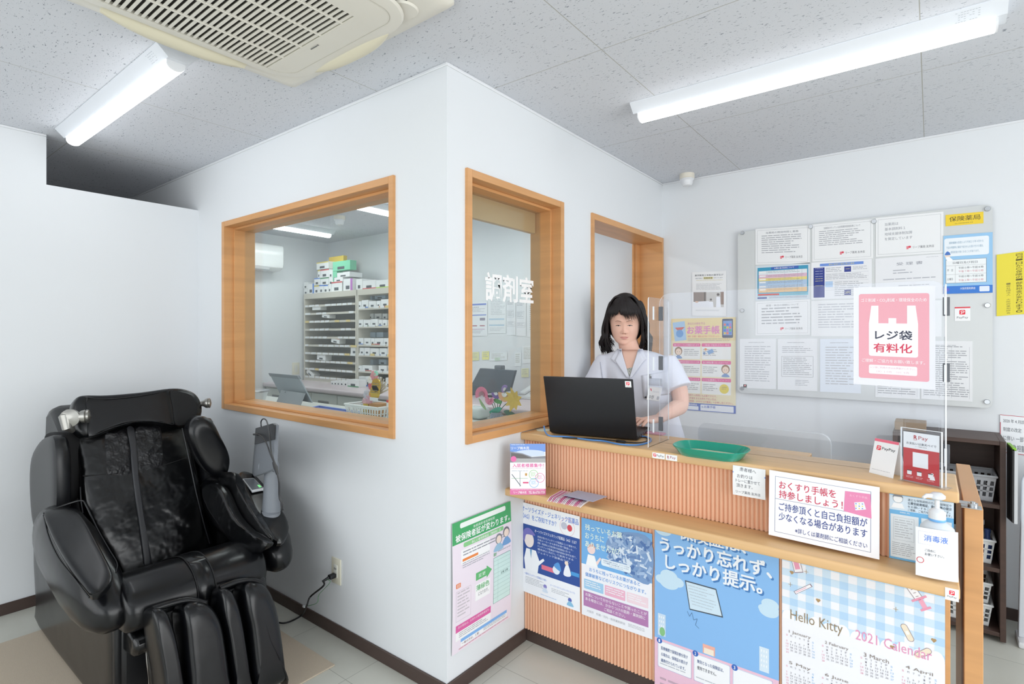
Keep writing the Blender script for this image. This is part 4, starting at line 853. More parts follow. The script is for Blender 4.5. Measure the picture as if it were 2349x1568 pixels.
    a.text('緊急時や入院時にも必要ですので、', 24 * Wd, 115 * Hh, 72 * Wd, 118.5 * Hh, 'd0607a', 2); a.text('お薬手帳をまだお持ちでない方は、', 24 * Wd, 119.5 * Hh, 72 * Wd, 123 * Hh, 'd0607a', 2); a.text('「かかりつけ薬剤師・かかりつけ薬局」へお申し出ください。', 10 * Wd, 124 * Hh, 96 * Wd, 127.5 * Hh, 'd0607a', 2)
    a.rect(0, 128.5 * Hh, w, h, '3f63bf', 1); a.text('大阪府薬剤師会', 17 * Wd, 129.5 * Hh, 42 * Wd, 132.5 * Hh, 'ffffff', 2); a.rrect(4 * Wd, 133.2 * Hh, 44 * Wd, 138.8 * Hh, Wd, 'eef2fa', 2); a.rrect(47 * Wd, 130 * Hh, 97 * Wd, 139 * Hh, Wd, 'eef2fa', 2); a.text('e-お薬手帳', 49 * Wd, 131 * Hh, 70 * Wd, 135 * Hh, '3f63bf', 3, bold=.02); return a
quad_sheet('medicine_notebook_poster', ((1540, 731), (1688, 727), (1540, 937)), WY, notebook, 'cream poster with pink panels about the medicine notebook, on the back wall beside the person', 'poster')
def yellowv(w, h):
    a = Art(w, h, 'ecdc46', .0012); s = '四月一日から保険の一部負担金が変わります。'; n = len(s)
    for i, c in enumerate(s): a.text(c, w * .43, h * (.025 + i * .95 / n), w * .57, h * (.025 + (i + .86) * .95 / n) if c not in '一' else h * (.025 + (i + .5) * .95 / n), '5b5524', 1, bold=.01)
    s = '一般社団法人 大阪府薬剤師会'
    for i, c in enumerate(s):
        if c != ' ': a.text(c, w * .22, h * (.48 + i * .036), w * .31, h * (.48 + i * .036 + .027), '8d8440', 1)
    a.rect(w * .37, h * .02, w * .372, h * .98, 'dccb3c', 1); return a
quad_sheet('yellow_poster', ((2286, 584), (2392, 570), (2286, 725)), WY, yellowv, 'yellow poster with a vertical line of black characters at the right edge', 'poster')
def redframe(w, h):
    a = Art(w, h, 'f1f3f6', .003); a.rect(w * .0, 0, w, h * .012, 'c8344a', 1); a.rect(0, h * .2, w * .012, h * .98, 'c8344a', 1); a.rect(w * .02, h * .985, w, h, 'c8344a', 1)
    a.text('2020 年 4 月診療報酬', w * .06, h * .1, w * .64, h * .2, '5a5d66', 2); a.text('制度の改定', w * .06, h * .32, w * .4, h * .43, '5a5d66', 2); a.text('に伴い 一部負担金', w * .06, h * .54, w * .66, h * .67, '5a5d66', 2); a.text('自己負担額が', w * .08, h * .76, w * .56, h * .93, '454852', 2); return a
quad_sheet('red_framed_notice', ((2294, 950), (2420, 962), (2294, 1036)), WY, redframe, 'white notice with a red border low on the back wall at the right edge', 'notice')
# ------------------------------------------------------------------ pink poster on the acrylic screen
def bag(w, h):
    a = Art(w, h, 'ebebf0', .0008); a.rrect(w * .07, h * .07, w * .93, h * .93, w * .03, 'eeaab6', 1); a.text('ゴミ削減・CO₂削減・環境保全のため', w * .1, h * .115, w * .9, h * .155, 'fdf2f4', 2, bold=.01)
    X = lambda v: w * v; Y = lambda v: h * v
    a.poly([(X(.23), Y(.19)), (X(.32), Y(.19)), (X(.32), Y(.37)), (X(.2), Y(.37)), (X(.215), Y(.28))], 'fbf9fb', 2); a.poly([(X(.67), Y(.19)), (X(.77), Y(.19)), (X(.785), Y(.28)), (X(.8), Y(.37)), (X(.67), Y(.37))], 'fbf9fb', 2)
    a.rect(X(.445), Y(.315), X(.54), Y(.37), 'fbf9fb', 2); a.rrect(X(.2), Y(.37), X(.8), Y(.70), w * .03, 'fbf9fb', 2); a.rect(X(.2), Y(.36), X(.8), Y(.45), 'fbf9fb', 3) if 0 else a.rect(X(.2), Y(.368), X(.8), Y(.42), 'fbf9fb', 2)
    a.text('レジ袋', X(.28), Y(.44), X(.73), Y(.53), '3a3d50', 3, bold=.04); a.text('有料化', X(.26), Y(.57), X(.73), Y(.66), 'd6405c', 3, bold=.04)
    a.text('ご理解・ご協力をお願い致します。', X(.11), Y(.73), X(.88), Y(.765), 'fdf2f4', 2, bold=.01); a.rrect(X(.2), Y(.79), X(.79), Y(.88), w * .02, 'faf3f6', 2); a.text('レジ袋ご利用の方はお声掛けください。', X(.22), Y(.805), X(.77), Y(.825), 'e2b6c1', 3); a.text('〔大〕１０円　〔小〕５円', X(.3), Y(.845), X(.69), Y(.865), 'e2b6c1', 3); return a
quad_sheet('shopping_bag_poster', ((1958, 659), (2146, 655), (1958, 880)), 2.242, bag, 'pink and white paid shopping bag poster taped to the acrylic screen', 'poster')
# ------------------------------------------------------------------ posters on the lower ribbed front
LY = 2.0945
def ag(w, h):
    a = Art(w, h, 'f4f6fb', .0012); a.text('オーソライズド・ジェネリック医薬品', w * .02, h * .035, w * .98, h * .095, '5d86d8', 1, bold=.02); a.text('（AG）をご存知ですか？', w * .04, h * .115, w * .62, h * .175, '5d86d8', 1, bold=.02)
    a.ring(w * .8, h * .15, w * .12, .0012, 'e6a6ae', 1); a.disc(w * .75, h * .14, w * .05, 'c3c6d6', 2); a.disc(w * .84, h * .15, w * .04, 'd8525e', 2, h * .035)
    a.rect(0, h * .235, w, h * .74, '33539c', 1); a.text('オーソライズドジェネリック医薬品（AG）とは？', w * .25, h * .265, w * .95, h * .3, 'f2f5fc', 2, bold=.01)
    for i in range(6): a.text(('許諾を受けたジェネリック医薬品 という意味です。', '先発メーカーから許可を得て製造した、', '原薬、添加物および製法等が先発医薬品と同一の', 'ジェネリック医薬品や特許使用の許可を得て、', '優先的に先行して販売できる', 'ジェネリック医薬品です。')[i], w * .3, h * (.325 + i * .034), w * (.95 - .05 * (i % 3)), h * (.348 + i * .034), 'dbe4f8', 2)
    a.poly([(w * .08, h * .74), (w * .06, h * .62), (w * .1, h * .5), (w * .27, h * .5), (w * .33, h * .6), (w * .3, h * .74)], 'f7f9fd', 2); a.poly([(w * .3, h * .62), (w * .4, h * .56), (w * .42, h * .58), (w * .3, h * .67)], 'f7f9fd', 2); a.disc(w * .15, h * .4, w * .085, 'f4e8e4', 3, h * .085); a.blob([(w * .04, h * .4), (w * .06, h * .3), (w * .16, h * .27), (w * .26, h * .33), (w * .2, h * .34), (w * .1, h * .35), (w * .07, h * .42)], '7c78c0', 4); a.poly([(w * .165, h * .5), (w * .2, h * .5), (w * .185, h * .6)], '6fa6cf', 4)
    a.rect(w * .37, h * .63, w * .58, h * .68, 'e5788f', 3); a.disc(w * .62, h * .64, w * .06, 'e8f0fa', 3); a.blob([(w * .58, h * .6), (w * .66, h * .55), (w * .7, h * .64)], '5b9bdc', 4); a.blob([(w * .74, h * .66), (w * .8, h * .53), (w * .86, h * .65)], 'f2f5fc', 4); a.disc(w * .79, h * .53, w * .03, 'f4e0d0', 5); a.rect(w * .86, h * .6, w * .99, h * .64, '4f9ddc', 3)
    a.text('一般的なジェネリック医薬品との違い', w * .06, h * .775, w * .46, h * .8, '5d86d8', 1); a.lines(w * .08, h * .82, w * .4, h * .9, 5, 'a4a8b4'); a.disc(w * .43, h * .86, w * .03, '8a86c8', 1); a.blob([(w * .38, h * .92), (w * .43, h * .87), (w * .48, h * .92)], 'd5e2f2', 1); a.text('オーソライズドジェネリックについても', w * .52, h * .81, w * .92, h * .83, '5d86d8', 1); a.lines(w * .54, h * .85, w * .84, h * .9, 3, 'a4a8b4', seed=4); a.disc(w * .84, h * .91, w * .03, '5f6cb8', 1); a.blob([(w * .79, h * .97), (w * .84, h * .92), (w * .9, h * .97)], '8fc4e4', 1); a.lines(w * .35, h * .955, w * .62, h * .97, 1, '8fb2e2', ragged=0); return a
def leftover(w, h):
    a = Art(w, h, 'f3f4fa', .0012); a.rect(0, 0, w, h * .47, '78b4ea', 1)
    a.blob([(w * .38, h * .17), (w * .6, h * .05), (w * .98, h * .06), (w * .99, h * .46), (w * .75, h * .47), (w * .55, h * .38), (w * .4, h * .3)], '7f9fcb', 2); rn = random.Random(9)
    for i in range(150):
        x, y = w * rn.uniform(.42, .97), h * rn.uniform(.07, .44)
        if (x / w - .42) + (y / h - .07) < .06 or (y / h > .38 and x / w < .6): continue
        t = rn.uniform(0, 3.1); l, q = w * rn.uniform(.02, .06), w * rn.uniform(.008, .02); c, s_ = math.cos(t), math.sin(t)
        a.poly([(x + c * l - s_ * q, y + s_ * l + c * q), (x - c * l - s_ * q, y - s_ * l + c * q), (x - c * l + s_ * q, y - s_ * l - c * q), (x + c * l + s_ * q, y + s_ * l - c * q)], rn.choice(('a9c2e2', 'c3d5ec', '6b8bbd', '93add2', '5678b0', 'dde8f5')), 3 + i % 4)
    for i, t in enumerate(('残っているお薬', 'おうちに', 'ありませんか？')): a.text(t, w * .06, h * (.055 + i * .085), w * (.6, .34, .56)[i], h * (.115 + i * .085), 'e8f7ee', 8, bold=.03)
    a.disc(w * .15, h * .3, w * .06, 'f6dcd8', 3, h * .05); a.blob([(w * .09, h * .3), (w * .15, h * .24), (w * .22, h * .28), (w * .15, h * .27)], 'd8b0a8', 4); a.poly([(w * .07, h * .47), (w * .1, h * .36), (w * .2, h * .36), (w * .25, h * .47)], 'f8fafc', 3); a.poly([(w * .22, h * .42), (w * .28, h * .36), (w * .3, h * .37), (w * .24, h * .45)], 'f6dcd8', 3)
    a.rrect(w * .3, h * .36, w * .72, h * .43, h * .02, 'eaf4fc', 9); a.text('大阪府の調査１年では、２７７３９円分', w * .33, h * .37, w * .7, h * .385, '5574a0', 10); a.text('（３８種類）もの薬を持っていた方も', w * .33, h * .39, w * .69, h * .405, '5574a0', 10); a.text('いらっしゃったんです。', w * .42, h * .41, w * .62, h * .423, '5574a0', 10)
    a.text('おうちに残っているお薬があると', w * .12, h * .49, w * .84, h * .53, '4f93dc', 1, bold=.02); a.text('健康被害などのリスクにつながります。', w * .06, h * .55, w * .92, h * .59, '4f93dc', 1, bold=.02)
    for i, c in enumerate(('a5cfee', 'f0b8cf', 'f3dbe4')): a.rrect(w * (.04 + i * .31), h * .62, w * (.33 + i * .31), h * .72, .003, c, 1); a.lines(w * (.06 + i * .31), h * .635, w * (.31 + i * .31), h * .7, 3, 'f7f7fb', lay=2, seed=i)
    a.rect(w * .03, h * .745, w * .95, h * .9, 'b781b4', 1)
    for i, t in enumerate(('お薬について分からないことや困ったことが', 'ある場合には、かかりつけの医師・薬剤師に', 'ご相談ください。')): a.text(t, w * (.06, .06, .34)[i], h * (.76 + i * .045), w * (.93, .91, .64)[i], h * (.793 + i * .045), 'f9f3f9', 2, bold=.01)
    a.text('大阪府　布施・河内・枚岡薬剤師会', w * .08, h * .93, w * .64, h * .955, 'a5a7b0', 1); a.lines(w * .68, h * .925, w * .9, h * .96, 3, 'a5a7b0', ragged=0); return a
def skyposter(w, h):
    a = Art(w, h, '8dbef0', .0012)
    for x, y, s in ((.07, .02, 1), (.13, .26, 1.1), (.95, .26, .9)):
        for dx, dy, q in ((-.06, .01, .05), (0, -.012, .07), (.065, .005, .055), (0, .015, .08)): X_ = min(max(x + dx * s, .0), 1); a.disc(w * min(max(X_, q * s), 1 - q * s), h * max(y + dy, q * s * .5), w * q * s, 'cbe4f4', 1, w * q * s * .7)
    def shad(t, x0, y0, x1, y1):
        a.text(t, w * (x0 + .012), h * (y0 + .006), w * (x1 + .012), h * (y1 + .006), '4a80bf', 2, bold=.06); a.text(t, w * x0, h * y0, w * x1, h * y1, 'f2f6fb', 3, bold=.055)
    shad('保険証は、', .22, .0 + .012, .76, .065); shad('うっかり忘れず、', .05, .075, .95, .14); shad('しっかり提示。', .1, .15, .88, .215)
    a.poly([(w * .27, h * .245), (w * .53, h * .245), (w * .585, h * .36), (w * .31, h * .37)], '47505c', 2); a.poly([(w * .28, h * .25), (w * .525, h * .25), (w * .575, h * .355), (w * .315, h * .365)], 'd3e6f3', 3)
    for i in range(7): a.lines(w * (.295 + i * .006), h * (.262 + i * .013), w * (.51 + i * .006), h * (.268 + i * .013), 1, '98a9b8', lay=4, seed=i)
    for i, (x, c) in enumerate(((.03, 'cfe2f4'), (.86, 'dbeaf6'))):
        a.rect(w * x, h * .43, w * (x + .07), h * .53, c, 1)
        for j in range(4):
            for k in range(3): a.rect(w * (x + .012 + k * .018), h * (.44 + j * .02), w * (x + .02 + k * .018), h * (.45 + j * .02), 'f4f9fd', 2)
    a.disc(w * .07, h * .51, w * .025, '8cc68a', 2, h * .02); a.rect(w * .42, h * .5, w * .52, h * .54, 'f3b6a8', 1); a.rect(w * .43, h * .515, w * .51, h * .54, 'f7ead9', 2)
    a.line([(w * .29, h * .38), (w * .31, h * .40), (w * .33, h * .38), (w * .345, h * .41), (w * .375, h * .40), (w * .36, h * .43), (w * .39, h * .44)], .0015, '51729b', 2)
    a.rect(0, h * .545, w, h, 'efc6da', 1)
    for i, (x, y, t1, t2, t3) in enumerate(((.03, .555, '医療機関で保険診療を受け', 'る場合は、保険証の提示が', '義務付けられています。'), (.345, .555, '無効となった保険証は、', '使用できません。', ''), (.66, .555, '', '', ''))):
        a.rrect(w * x, h * y, w * (x + .295), h * (y + .12), w * .02, 'f9fafd', 2); a.frame(w * x + .001, h * y + .001, w * (x + .295), h * (y + .12), .0009, '8ba6d8', 3); a.disc(w * (x + .015), h * y, w * .024, '3d6cc2', 4); a.text(str(i + 1), w * (x + .008), h * (y - .007), w * (x + .02), h * (y + .007), 'ffffff', 5, bold=.02)
        for j, t in enumerate((t1, t2, t3)):
            if t: a.text(t, w * (x + .03), h * (y + .022 + j * .028), w * (x + .03 + .0195 * len(t)), h * (y + .038 + j * .028), '39558f' if (i, j) != (1, 1) else '3d4152', 4, bold=.01)
        a.lines(w * (x + .02), h * (y + .1), w * (x + .25), h * (y + .11), 1, 'a7adba', lay=4)
    a.lines(w * .05, h * .72, w * .9, h * .95, 9, 'b58aa2', lay=2, seed=4); return a
def calendar(w, h):
    a = Art(w, h, 'f6f6fb', .0012); n = 18; cw = w / n; lim = .385
    for j in range(int(h * (lim + .02) / cw)):
        for i in range(n):
            m = (i % 2) + (j % 2)
            if m: a.rect(i * cw, j * cw, (i + 1) * cw, (j + 1) * cw, 'd3e7f8' if m == 1 else 'bad9f5', 1)
    for i in range(11): a.disc(w * (i + .5) / 11, h * (lim + .012 * (i % 2)), w / 22.5, 'fbfcfe', 2, w / 16)
    a.rect(0, h * lim + w * .01, w, h * (lim + .06), 'f6f6fb', 3)
    O = '8a7280'
    def bott(x, y, s): a.poly([(w * (x - .035 * s), h * (y - .03 * s)), (w * (x + .02 * s), h * (y - .04 * s)), (w * (x + .045 * s), h * (y + .03 * s)), (w * (x - .01 * s), h * (y + .042 * s))], O, 2); a.poly([(w * (x - .031 * s), h * (y - .027 * s)), (w * (x + .017 * s), h * (y - .036 * s)), (w * (x + .041 * s), h * (y + .027 * s)), (w * (x - .008 * s), h * (y + .038 * s))], 'fbf7fa', 3); a.poly([(w * (x - .018 * s), h * (y - .012 * s)), (w * (x + .014 * s), h * (y - .018 * s)), (w * (x + .026 * s), h * (y + .016 * s)), (w * (x - .004 * s), h * (y + .024 * s))], 'f0a3bd', 4); a.poly([(w * (x - .03 * s), h * (y - .05 * s)), (w * (x + .008 * s), h * (y - .056 * s)), (w * (x + .012 * s), h * (y - .038 * s)), (w * (x - .026 * s), h * (y - .032 * s))], 'f3b3c6', 3)
    bott(.1, .085, 1.1)
    a.line([(w * .215, h * .06), (w * .255, h * .035)], w * .032, O, 2); a.line([(w * .217, h * .059), (w * .235, h * .047)], w * .026, 'fbf7fa', 3); a.line([(w * .235, h * .047), (w * .253, h * .036)], w * .026, 'f3a9c0', 3)
    a.line([(w * .09, h * .24), (w * .205, h * .175)], w * .024, O, 2); a.line([(w * .094, h * .238), (w * .2, h * .178)], w * .018, 'fbf7fa', 3); a.line([(w * .1, h * .234), (w * .17, h * .195)], w * .004, 'f0a3bd', 4)
    a.line([(w * .77, h * .02), (w * .79, h * .04)], w * .004, O, 2); a.line([(w * .79, h * .04), (w * .865, h * .115)], w * .052, O, 2); a.line([(w * .793, h * .043), (w * .862, h * .112)], w * .045, 'fbf9fc', 3); a.line([(w * .82, h * .13), (w * .9, h * .09)], w * .014, 'ef9fb9', 4); a.line([(w * .865, h * .11), (w * .895, h * .15)], w * .03, 'f2adc3', 3); a.line([(w * .87, h * .165), (w * .925, h * .138)], w * .014, 'ef9fb9', 4)
    for k in range(5): a.line([(w * (.8 + k * .014), h * (.062 + k * .014)), (w * (.815 + k * .014), h * (.055 + k * .014))], w * .003, O, 4)
    for x, y in ((.07, .13), (.25, .245), (.71, .38), (.94, .29)): a.disc(w * (x - .006), h * y, w * .009, 'b59468', 2); a.disc(w * (x + .006), h * y, w * .009, 'b59468', 2); a.poly([(w * (x - .0145), h * (y + .002)), (w * (x + .0145), h * (y + .002)), (w * x, h * (y + .014))], 'b59468', 2)
    for x, y, t in ((.795, .29, 1.1), (.88, .37, -.75)):
        dx, dy = math.cos(t) * w * .04, math.sin(t) * w * .04
        a.line([(w * x - dx, h * y - dy), (w * x + dx, h * y + dy)], w * .04, O, 2); a.disc(w * x - dx, h * y - dy, w * .02, O, 2); a.disc(w * x + dx, h * y + dy, w * .02, O, 2); a.line([(w * x - dx, h * y - dy), (w * x + dx, h * y + dy)], w * .034, 'f2e4cd', 3); a.disc(w * x - dx, h * y - dy, w * .017, 'f2e4cd', 3); a.disc(w * x + dx, h * y + dy, w * .017, 'f2e4cd', 3); a.line([(w * x - dx * .3, h * y - dy * .3), (w * x + dx * .3, h * y + dy * .3)], w * .02, 'fbf7ee', 4)
    for x, y in ((.17, .11), (.73, .19), (.06, .2)): a.line([(w * x, h * (y - .012)), (w * x, h * (y + .012))], w * .003, 'b59468', 2); a.line([(w * (x - .014), h * y), (w * (x + .014), h * y)], w * .003, 'b59468', 2)
    a.text('Hello Kitty', w * .06, h * .335, w * .41, h * .405, '9c8a72', 5, rot=0); a.text('2021 Calendar', w * .49, h * .345, w * .93, h * .395, 'e79cc0', 5)
    mon = ('January', 'February', 'March', 'April', 'May', 'June', 'July', 'August', 'September', 'October', 'November', 'December'); first = (5, 1, 1, 4, 6, 2, 4, 0, 3, 5, 1, 3); dn = (31, 28, 31, 30, 31, 30, 31, 31, 30, 31, 30, 31)
    for m in range(12):
        x0 = w * (.03 + (m % 4) * .245); y0 = h * (.45 + (m // 4) * .17); cw = w * .03; chh = h * .0155
        a.text('%d %s' % (m + 1, mon[m]), x0 + w * .02, y0, x0 + w * .17, y0 + h * .02, '8c8078', 5)
        for k, c in enumerate('SMTWTFS'): a.text(c, x0 + k * cw, y0 + h * .026, x0 + k * cw + w * .011, y0 + h * .035, 'e59ab2' if k == 0 else '8fbce6' if k == 6 else '8a8690', 5)
        if m < 8:
            for d in range(dn[m]):
                q = d + first[m]; k = q % 7; j = q // 7; s = str(d + 1)
                a.text(s, x0 + k * cw, y0 + h * .042 + j * chh, x0 + k * cw + w * (.008 if len(s) == 1 else .017), y0 + h * .051 + j * chh, 'e59ab2' if k == 0 else '8fbce6' if k == 6 else '8a8690', 5)
    return a
quad_sheet('poster', ((1195, 1150), (1330, 1184), (1197, 1354)), LY, ag, 'white and dark blue poster with a purple haired pharmacist, leftmost on the counter front', 'poster', bend=lambda u, v: -.001 - .006 * max(0, v - .5) * abs(u - .5) * 2)
quad_sheet('poster', ((1334, 1186), (1496, 1224), (1334, 1408)), LY, leftover, 'blue poster showing a heap of leftover medicine packs, second on the counter front', 'poster', bend=lambda u, v: -.001 - .005 * max(0, v - .6) * abs(u - .5) * 2)
A = ony(1502, 1215, LY); B = ony(1787, 1282, LY); w = B.x - A.x
a = skyposter(w, w * 1.9); tag(a.sheet('poster', (A.x, LY, .728), (1, 0, 0), (0, 0, -1)), 'tall sky blue health insurance card poster with big white lettering under the shelf', 'poster')
A = ony(1794, 1290, LY); B = ony(2168, 1372, LY); w = B.x - A.x
a = calendar(w, w * 1.42); tag(a.sheet('wall_calendar', (A.x, LY, .729), (1, 0, 0), (0, 0, -1)), 'pale blue gingham 2021 calendar at the right end of the counter front', 'calendar')
# green topped poster on the return wall
def insured(w, h):
    a = Art(w, h, 'f1e6f0', .0012); a.rect(0, 0, w, h * .17, '4dab6b', 1); a.rrect(w * .12, h * .02, w * .9, h * .06, h * .015, 'f2f7f2', 2); a.text('後期高齢者医療制度', w * .33, h * .072, w * .7, h * .095, 'e6f5ea', 2); a.text('被保険者証が変わります。', w * .05, h * .1, w * .97, h * .155, 'ffffff', 2, bold=.03)
    a.rrect(w * .17, h * .18, w * .85, h * .215, h * .012, '8fcf8f', 1); a.text('新しい被保険者証（薄緑色）は', w * .3, h * .188, w * .8, h * .21, 'ffffff', 2); a.rect(w * .13, h * .23, w * .6, h * .34, 'fafafa', 1); a.lines(w * .16, h * .245, w * .9, h * .29, 2, '777a84', lay=2, seed=2, ragged=.1); a.rrect(w * .15, h * .3, w * .4, h * .32, .003, 'ef8f4c', 2); a.lines(w * .15, h * .33, w * .6, h * .38, 3, '9a9da6', lay=2, seed=3)
    a.disc(w * .76, h * .27, w * .06, '8a8a90', 3); a.disc(w * .76, h * .275, w * .045, 'f6e2d4', 4); a.blob([(w * .66, h * .36), (w * .76, h * .3), (w * .84, h * .36)], '9fc5de', 3); a.disc(w * .9, h * .24, w * .06, '77777d', 3); a.disc(w * .9, h * .247, w * .046, 'f6e2d4', 4); a.blob([(w * .82, h * .34), (w * .9, h * .275), (w * .98, h * .34)], '7ca8d8', 3)
    a.rrect(w * .05, h * .47, w * .12, h * .505, .002, 'e88450', 1); a.text('旧', w * .065, h * .475, w * .105, h * .5, 'ffffff', 2); a.frame(w * .05, h * .53, w * .28, h * .76, .0008, 'b9a8b4', 1); a.lines(w * .07, h * .54, w * .26, h * .74, 8, 'b9aeb8', seed=4)
    a.text('新', w * .66, h * .37, w * .72, h * .4, '4dab6b', 2, bold=.02); a.lines(w * .74, h * .37, w * .97, h * .385, 1, '8a8d96'); a.rect(w * .66, h * .41, w * .97, h * .79, '5f8f8a', 1); a.rect(w * .664, h * .413, w * .966, h * .787, 'd6f0ea', 2)
    for k in range(10): a.rect(w * .664, h * (.44 + k * .034), w * .966, h * (.4415 + k * .034), '8fb5ae', 3)
    a.rect(w * .74, h * .44, w * .742, h * .78, '8fb5ae', 3); a.text('広域 太郎', w * .79, h * .55, w * .92, h * .57, '5d7f7a', 4)
    a.poly([(w * .36, h * .46), (w * .54, h * .46), (w * .54, h * .44), (w * .63, h * .49), (w * .54, h * .54), (w * .54, h * .52), (w * .36, h * .52)], '67bd78', 2); a.text('変更', w * .4, h * .475, w * .52, h * .505, 'e9f7ec', 3); a.rect(w * .35, h * .55, w * .6, h * .68, 'fafafa', 2); a.text('薄緑色', w * .365, h * .56, w * .585, h * .605, '5cb870', 3, bold=.02); a.text('になります。', w * .4, h * .62, w * .57, h * .65, '777a84', 3)
    a.rect(w * .05, h * .79, w * .62, h * .845, 'e069a8', 1); a.text('次の場合は、お持ちの被保険者証を、', w * .08, h * .8, w * .6, h * .82, 'fbe5f0', 2); a.rect(w * .05, h * .845, w * .62, h * .91, 'fafafa', 1); a.lines(w * .1, h * .855, w * .58, h * .9, 3, '8f929c', lay=2, seed=6); a.rect(w * .13, h * .91, w * .92, h * .935, '86b8ef', 2); a.rect(w * .13, h * .935, w * .92, h * .97, 'fafafa', 1); a.text('一般の方は、１割', w * .15, h * .942, w * .42, h * .962, '8a6a78', 3)
    a.lines(w * .5, h * .94, w * .9, h * .965, 2, '8f929c', lay=3, ragged=.1); a.lines(w * .1, h * .978, w * .95, h * .993, 1, 'cc6070', lay=2, ragged=0); return a
A = onx(1034, 1198, XW); B = onx(1168, 1150, XW); C = onx(1041, 1496, XW); w = B.y - A.y; h = A.z - C.z
a = insured(w, h); tag(a.sheet('insurance_poster', (XW + .003, A.y, (A.z + B.z) / 2), (0, 1, 0), (0, 0, -1), bend=lambda u, v: .003 + .012 * math.sin(math.pi * v) * (.35 + .65 * u) * (1 - .25 * u)), 'pink poster with a green heading about insurance cards on the wall below the window', 'poster')
# ================================================================== dispensing room seen through the inner windows
def fill_lamp(x, y, e=26):
    d = bpy.data.lights.new('added_tube_fill', 'AREA'); d.shape = 'RECTANGLE'; d.size = .07; d.size_y = 1.25; d.energy = e; d.color = (.97, .99, 1)
    o = bpy.data.objects.new('added_tube_fill', d); COL.objects.link(o); o.location = (x, y, CEIL - .085)
for q in (-5.04, -3.72, -2.6): fill_lamp(q, 2.71, 6)  # added area lamps below the tube fixtures, brightening the dispensing room
BEIGE = mat('beige_steel', 'd2cdc0', .5); SHGREY = mat('shelf_inside_grey', 'a9a9a5', .6); PINKT = mat('pinkish_laminate', 'dccdd1', .25); CAB = mat('pale_cabinet', 'd8dad4', .45)
BZ = .96
bn = empty('dispensing_bench', (-3.7, 3.4, 0), 'long bench with a pale pink top along the back wall of the dispensing room', 'bench')
MB().box(-5.74, 2.99, BZ - .045, -1.80, 3.79, BZ, .012, 3).build('worktop', PINKT, bn)
MB().box(-5.74, 3.03, .03, -1.80, 3.78, BZ - .045).build('carcass', CAB, bn, smooth=0)
for i, x in enumerate([-5.7 + .43 * k for k in range(9)]):
    d = MB().box(x + .006, 3.012, .62, x + .424, 3.03, BZ - .055, .003, 1).build('drawer', CAB, bn)
    MB().box(x + .13, 3.004, .80, x + .3, 3.013, .84, .003, 1).build('handle', mat('grey_handle', '7e8081', .4), d)
    MB().box(x + .006, 3.012, .05, x + .424, 3.03, .612, .003, 1).build('door', CAB, bn)
tag(MB().box(-3.98, 3.0, .66, -3.88, 3.003, .78).build('blue_label', mat('pale_blue_card', 'a9cbd8', .6)), 'pale blue card stuck on a bench drawer in the dispensing room', 'card')
tag(MB().box(-3.82, 3.0, .64, -3.70, 3.003, .78).build('yellow_label', mat('pale_yellow_card', 'e6deaa', .6)), 'pale yellow card stuck on a bench drawer in the dispensing room', 'card')
# medicine shelving
SF, ST, SB = 3.45, 1.942, BZ
def shelf_unit(x0, x1, n, label, pitch_labels=True, zs=None):
    s = empty('medicine_shelf', ((x0 + x1) / 2, 3.6, SB), label, 'shelf unit')
    MB().box(x0, SF, SB, x0 + .022, 3.79, ST).build('side_panel', BEIGE, s, smooth=0); MB().box(x1 - .022, SF, SB, x1, 3.79, ST).build('side_panel', BEIGE, s, smooth=0)
    MB().box(x0, SF - .002, ST - .06, x1, 3.79, ST, .002, 1).build('top_panel', BEIGE, s); MB().box(x0 + .022, 3.775, SB, x1 - .022, 3.788, ST - .06).build('back_panel', SHGREY, s, smooth=0)
    MB().box(x0 + .022, SF, SB, x1 - .022, 3.77, SB + .035).build('plinth', BEIGE, s, smooth=0)
    H = (ST - .06 - SB - .035); rn = random.Random(int(-x0 * 100))
    for i in range(n):
        z = SB + .035 + H * i / n if not zs else zs[i]; rise = 0 if zs else .03; lip = .001 if zs else .016
        b = MB(); b.prism([(x0 + .022, SF + .005, z), (x1 - .022, SF + .005, z), (x1 - .022, 3.77, z + rise), (x0 + .022, 3.77, z + rise)], (0, 0, .005)); b.box(x0 + .022, SF - .004, z - .016 if zs else z - .006, x1 - .022, SF + .002, z + lip)
        sh = b.build('shelf', BEIGE, s, smooth=0)
        if pitch_labels:
            x = x0 + .04
            while x < x1 - .09:
                w = rn.choice((.06, .08, .10, .07)); 
                if rn.random() < .85: MB().box(x, SF - .008, z - .004, x + w, SF - .0045, z + .018).build('shelf_label', mat('shelf_card_%d' % (rn.random() < .12), 'eceeee', .6) if rn.random() < .9 else mat('shelf_card_yellow', 'e6cf8a', .6), sh, smooth=0)
                x += w + .02
    return s
shelf_unit(-5.69, -4.707, 10, 'beige medicine shelf unit with ten thin shelves, left of the pair inside')
ZR = [SB + .036] + [ony(850, 580 + c / 3.92, 3.455).z - .006 for c in (1060, 914, 822, 655, 490)]
shelf_unit(-4.700, -3.72, 6, 'beige medicine shelf unit packed with white boxes, right of the pair inside', True, ZR)
shelf_unit(-3.712, -3.55, 6, 'narrow beige end section of the medicine shelving beside the wall papers', False) if 0 else None
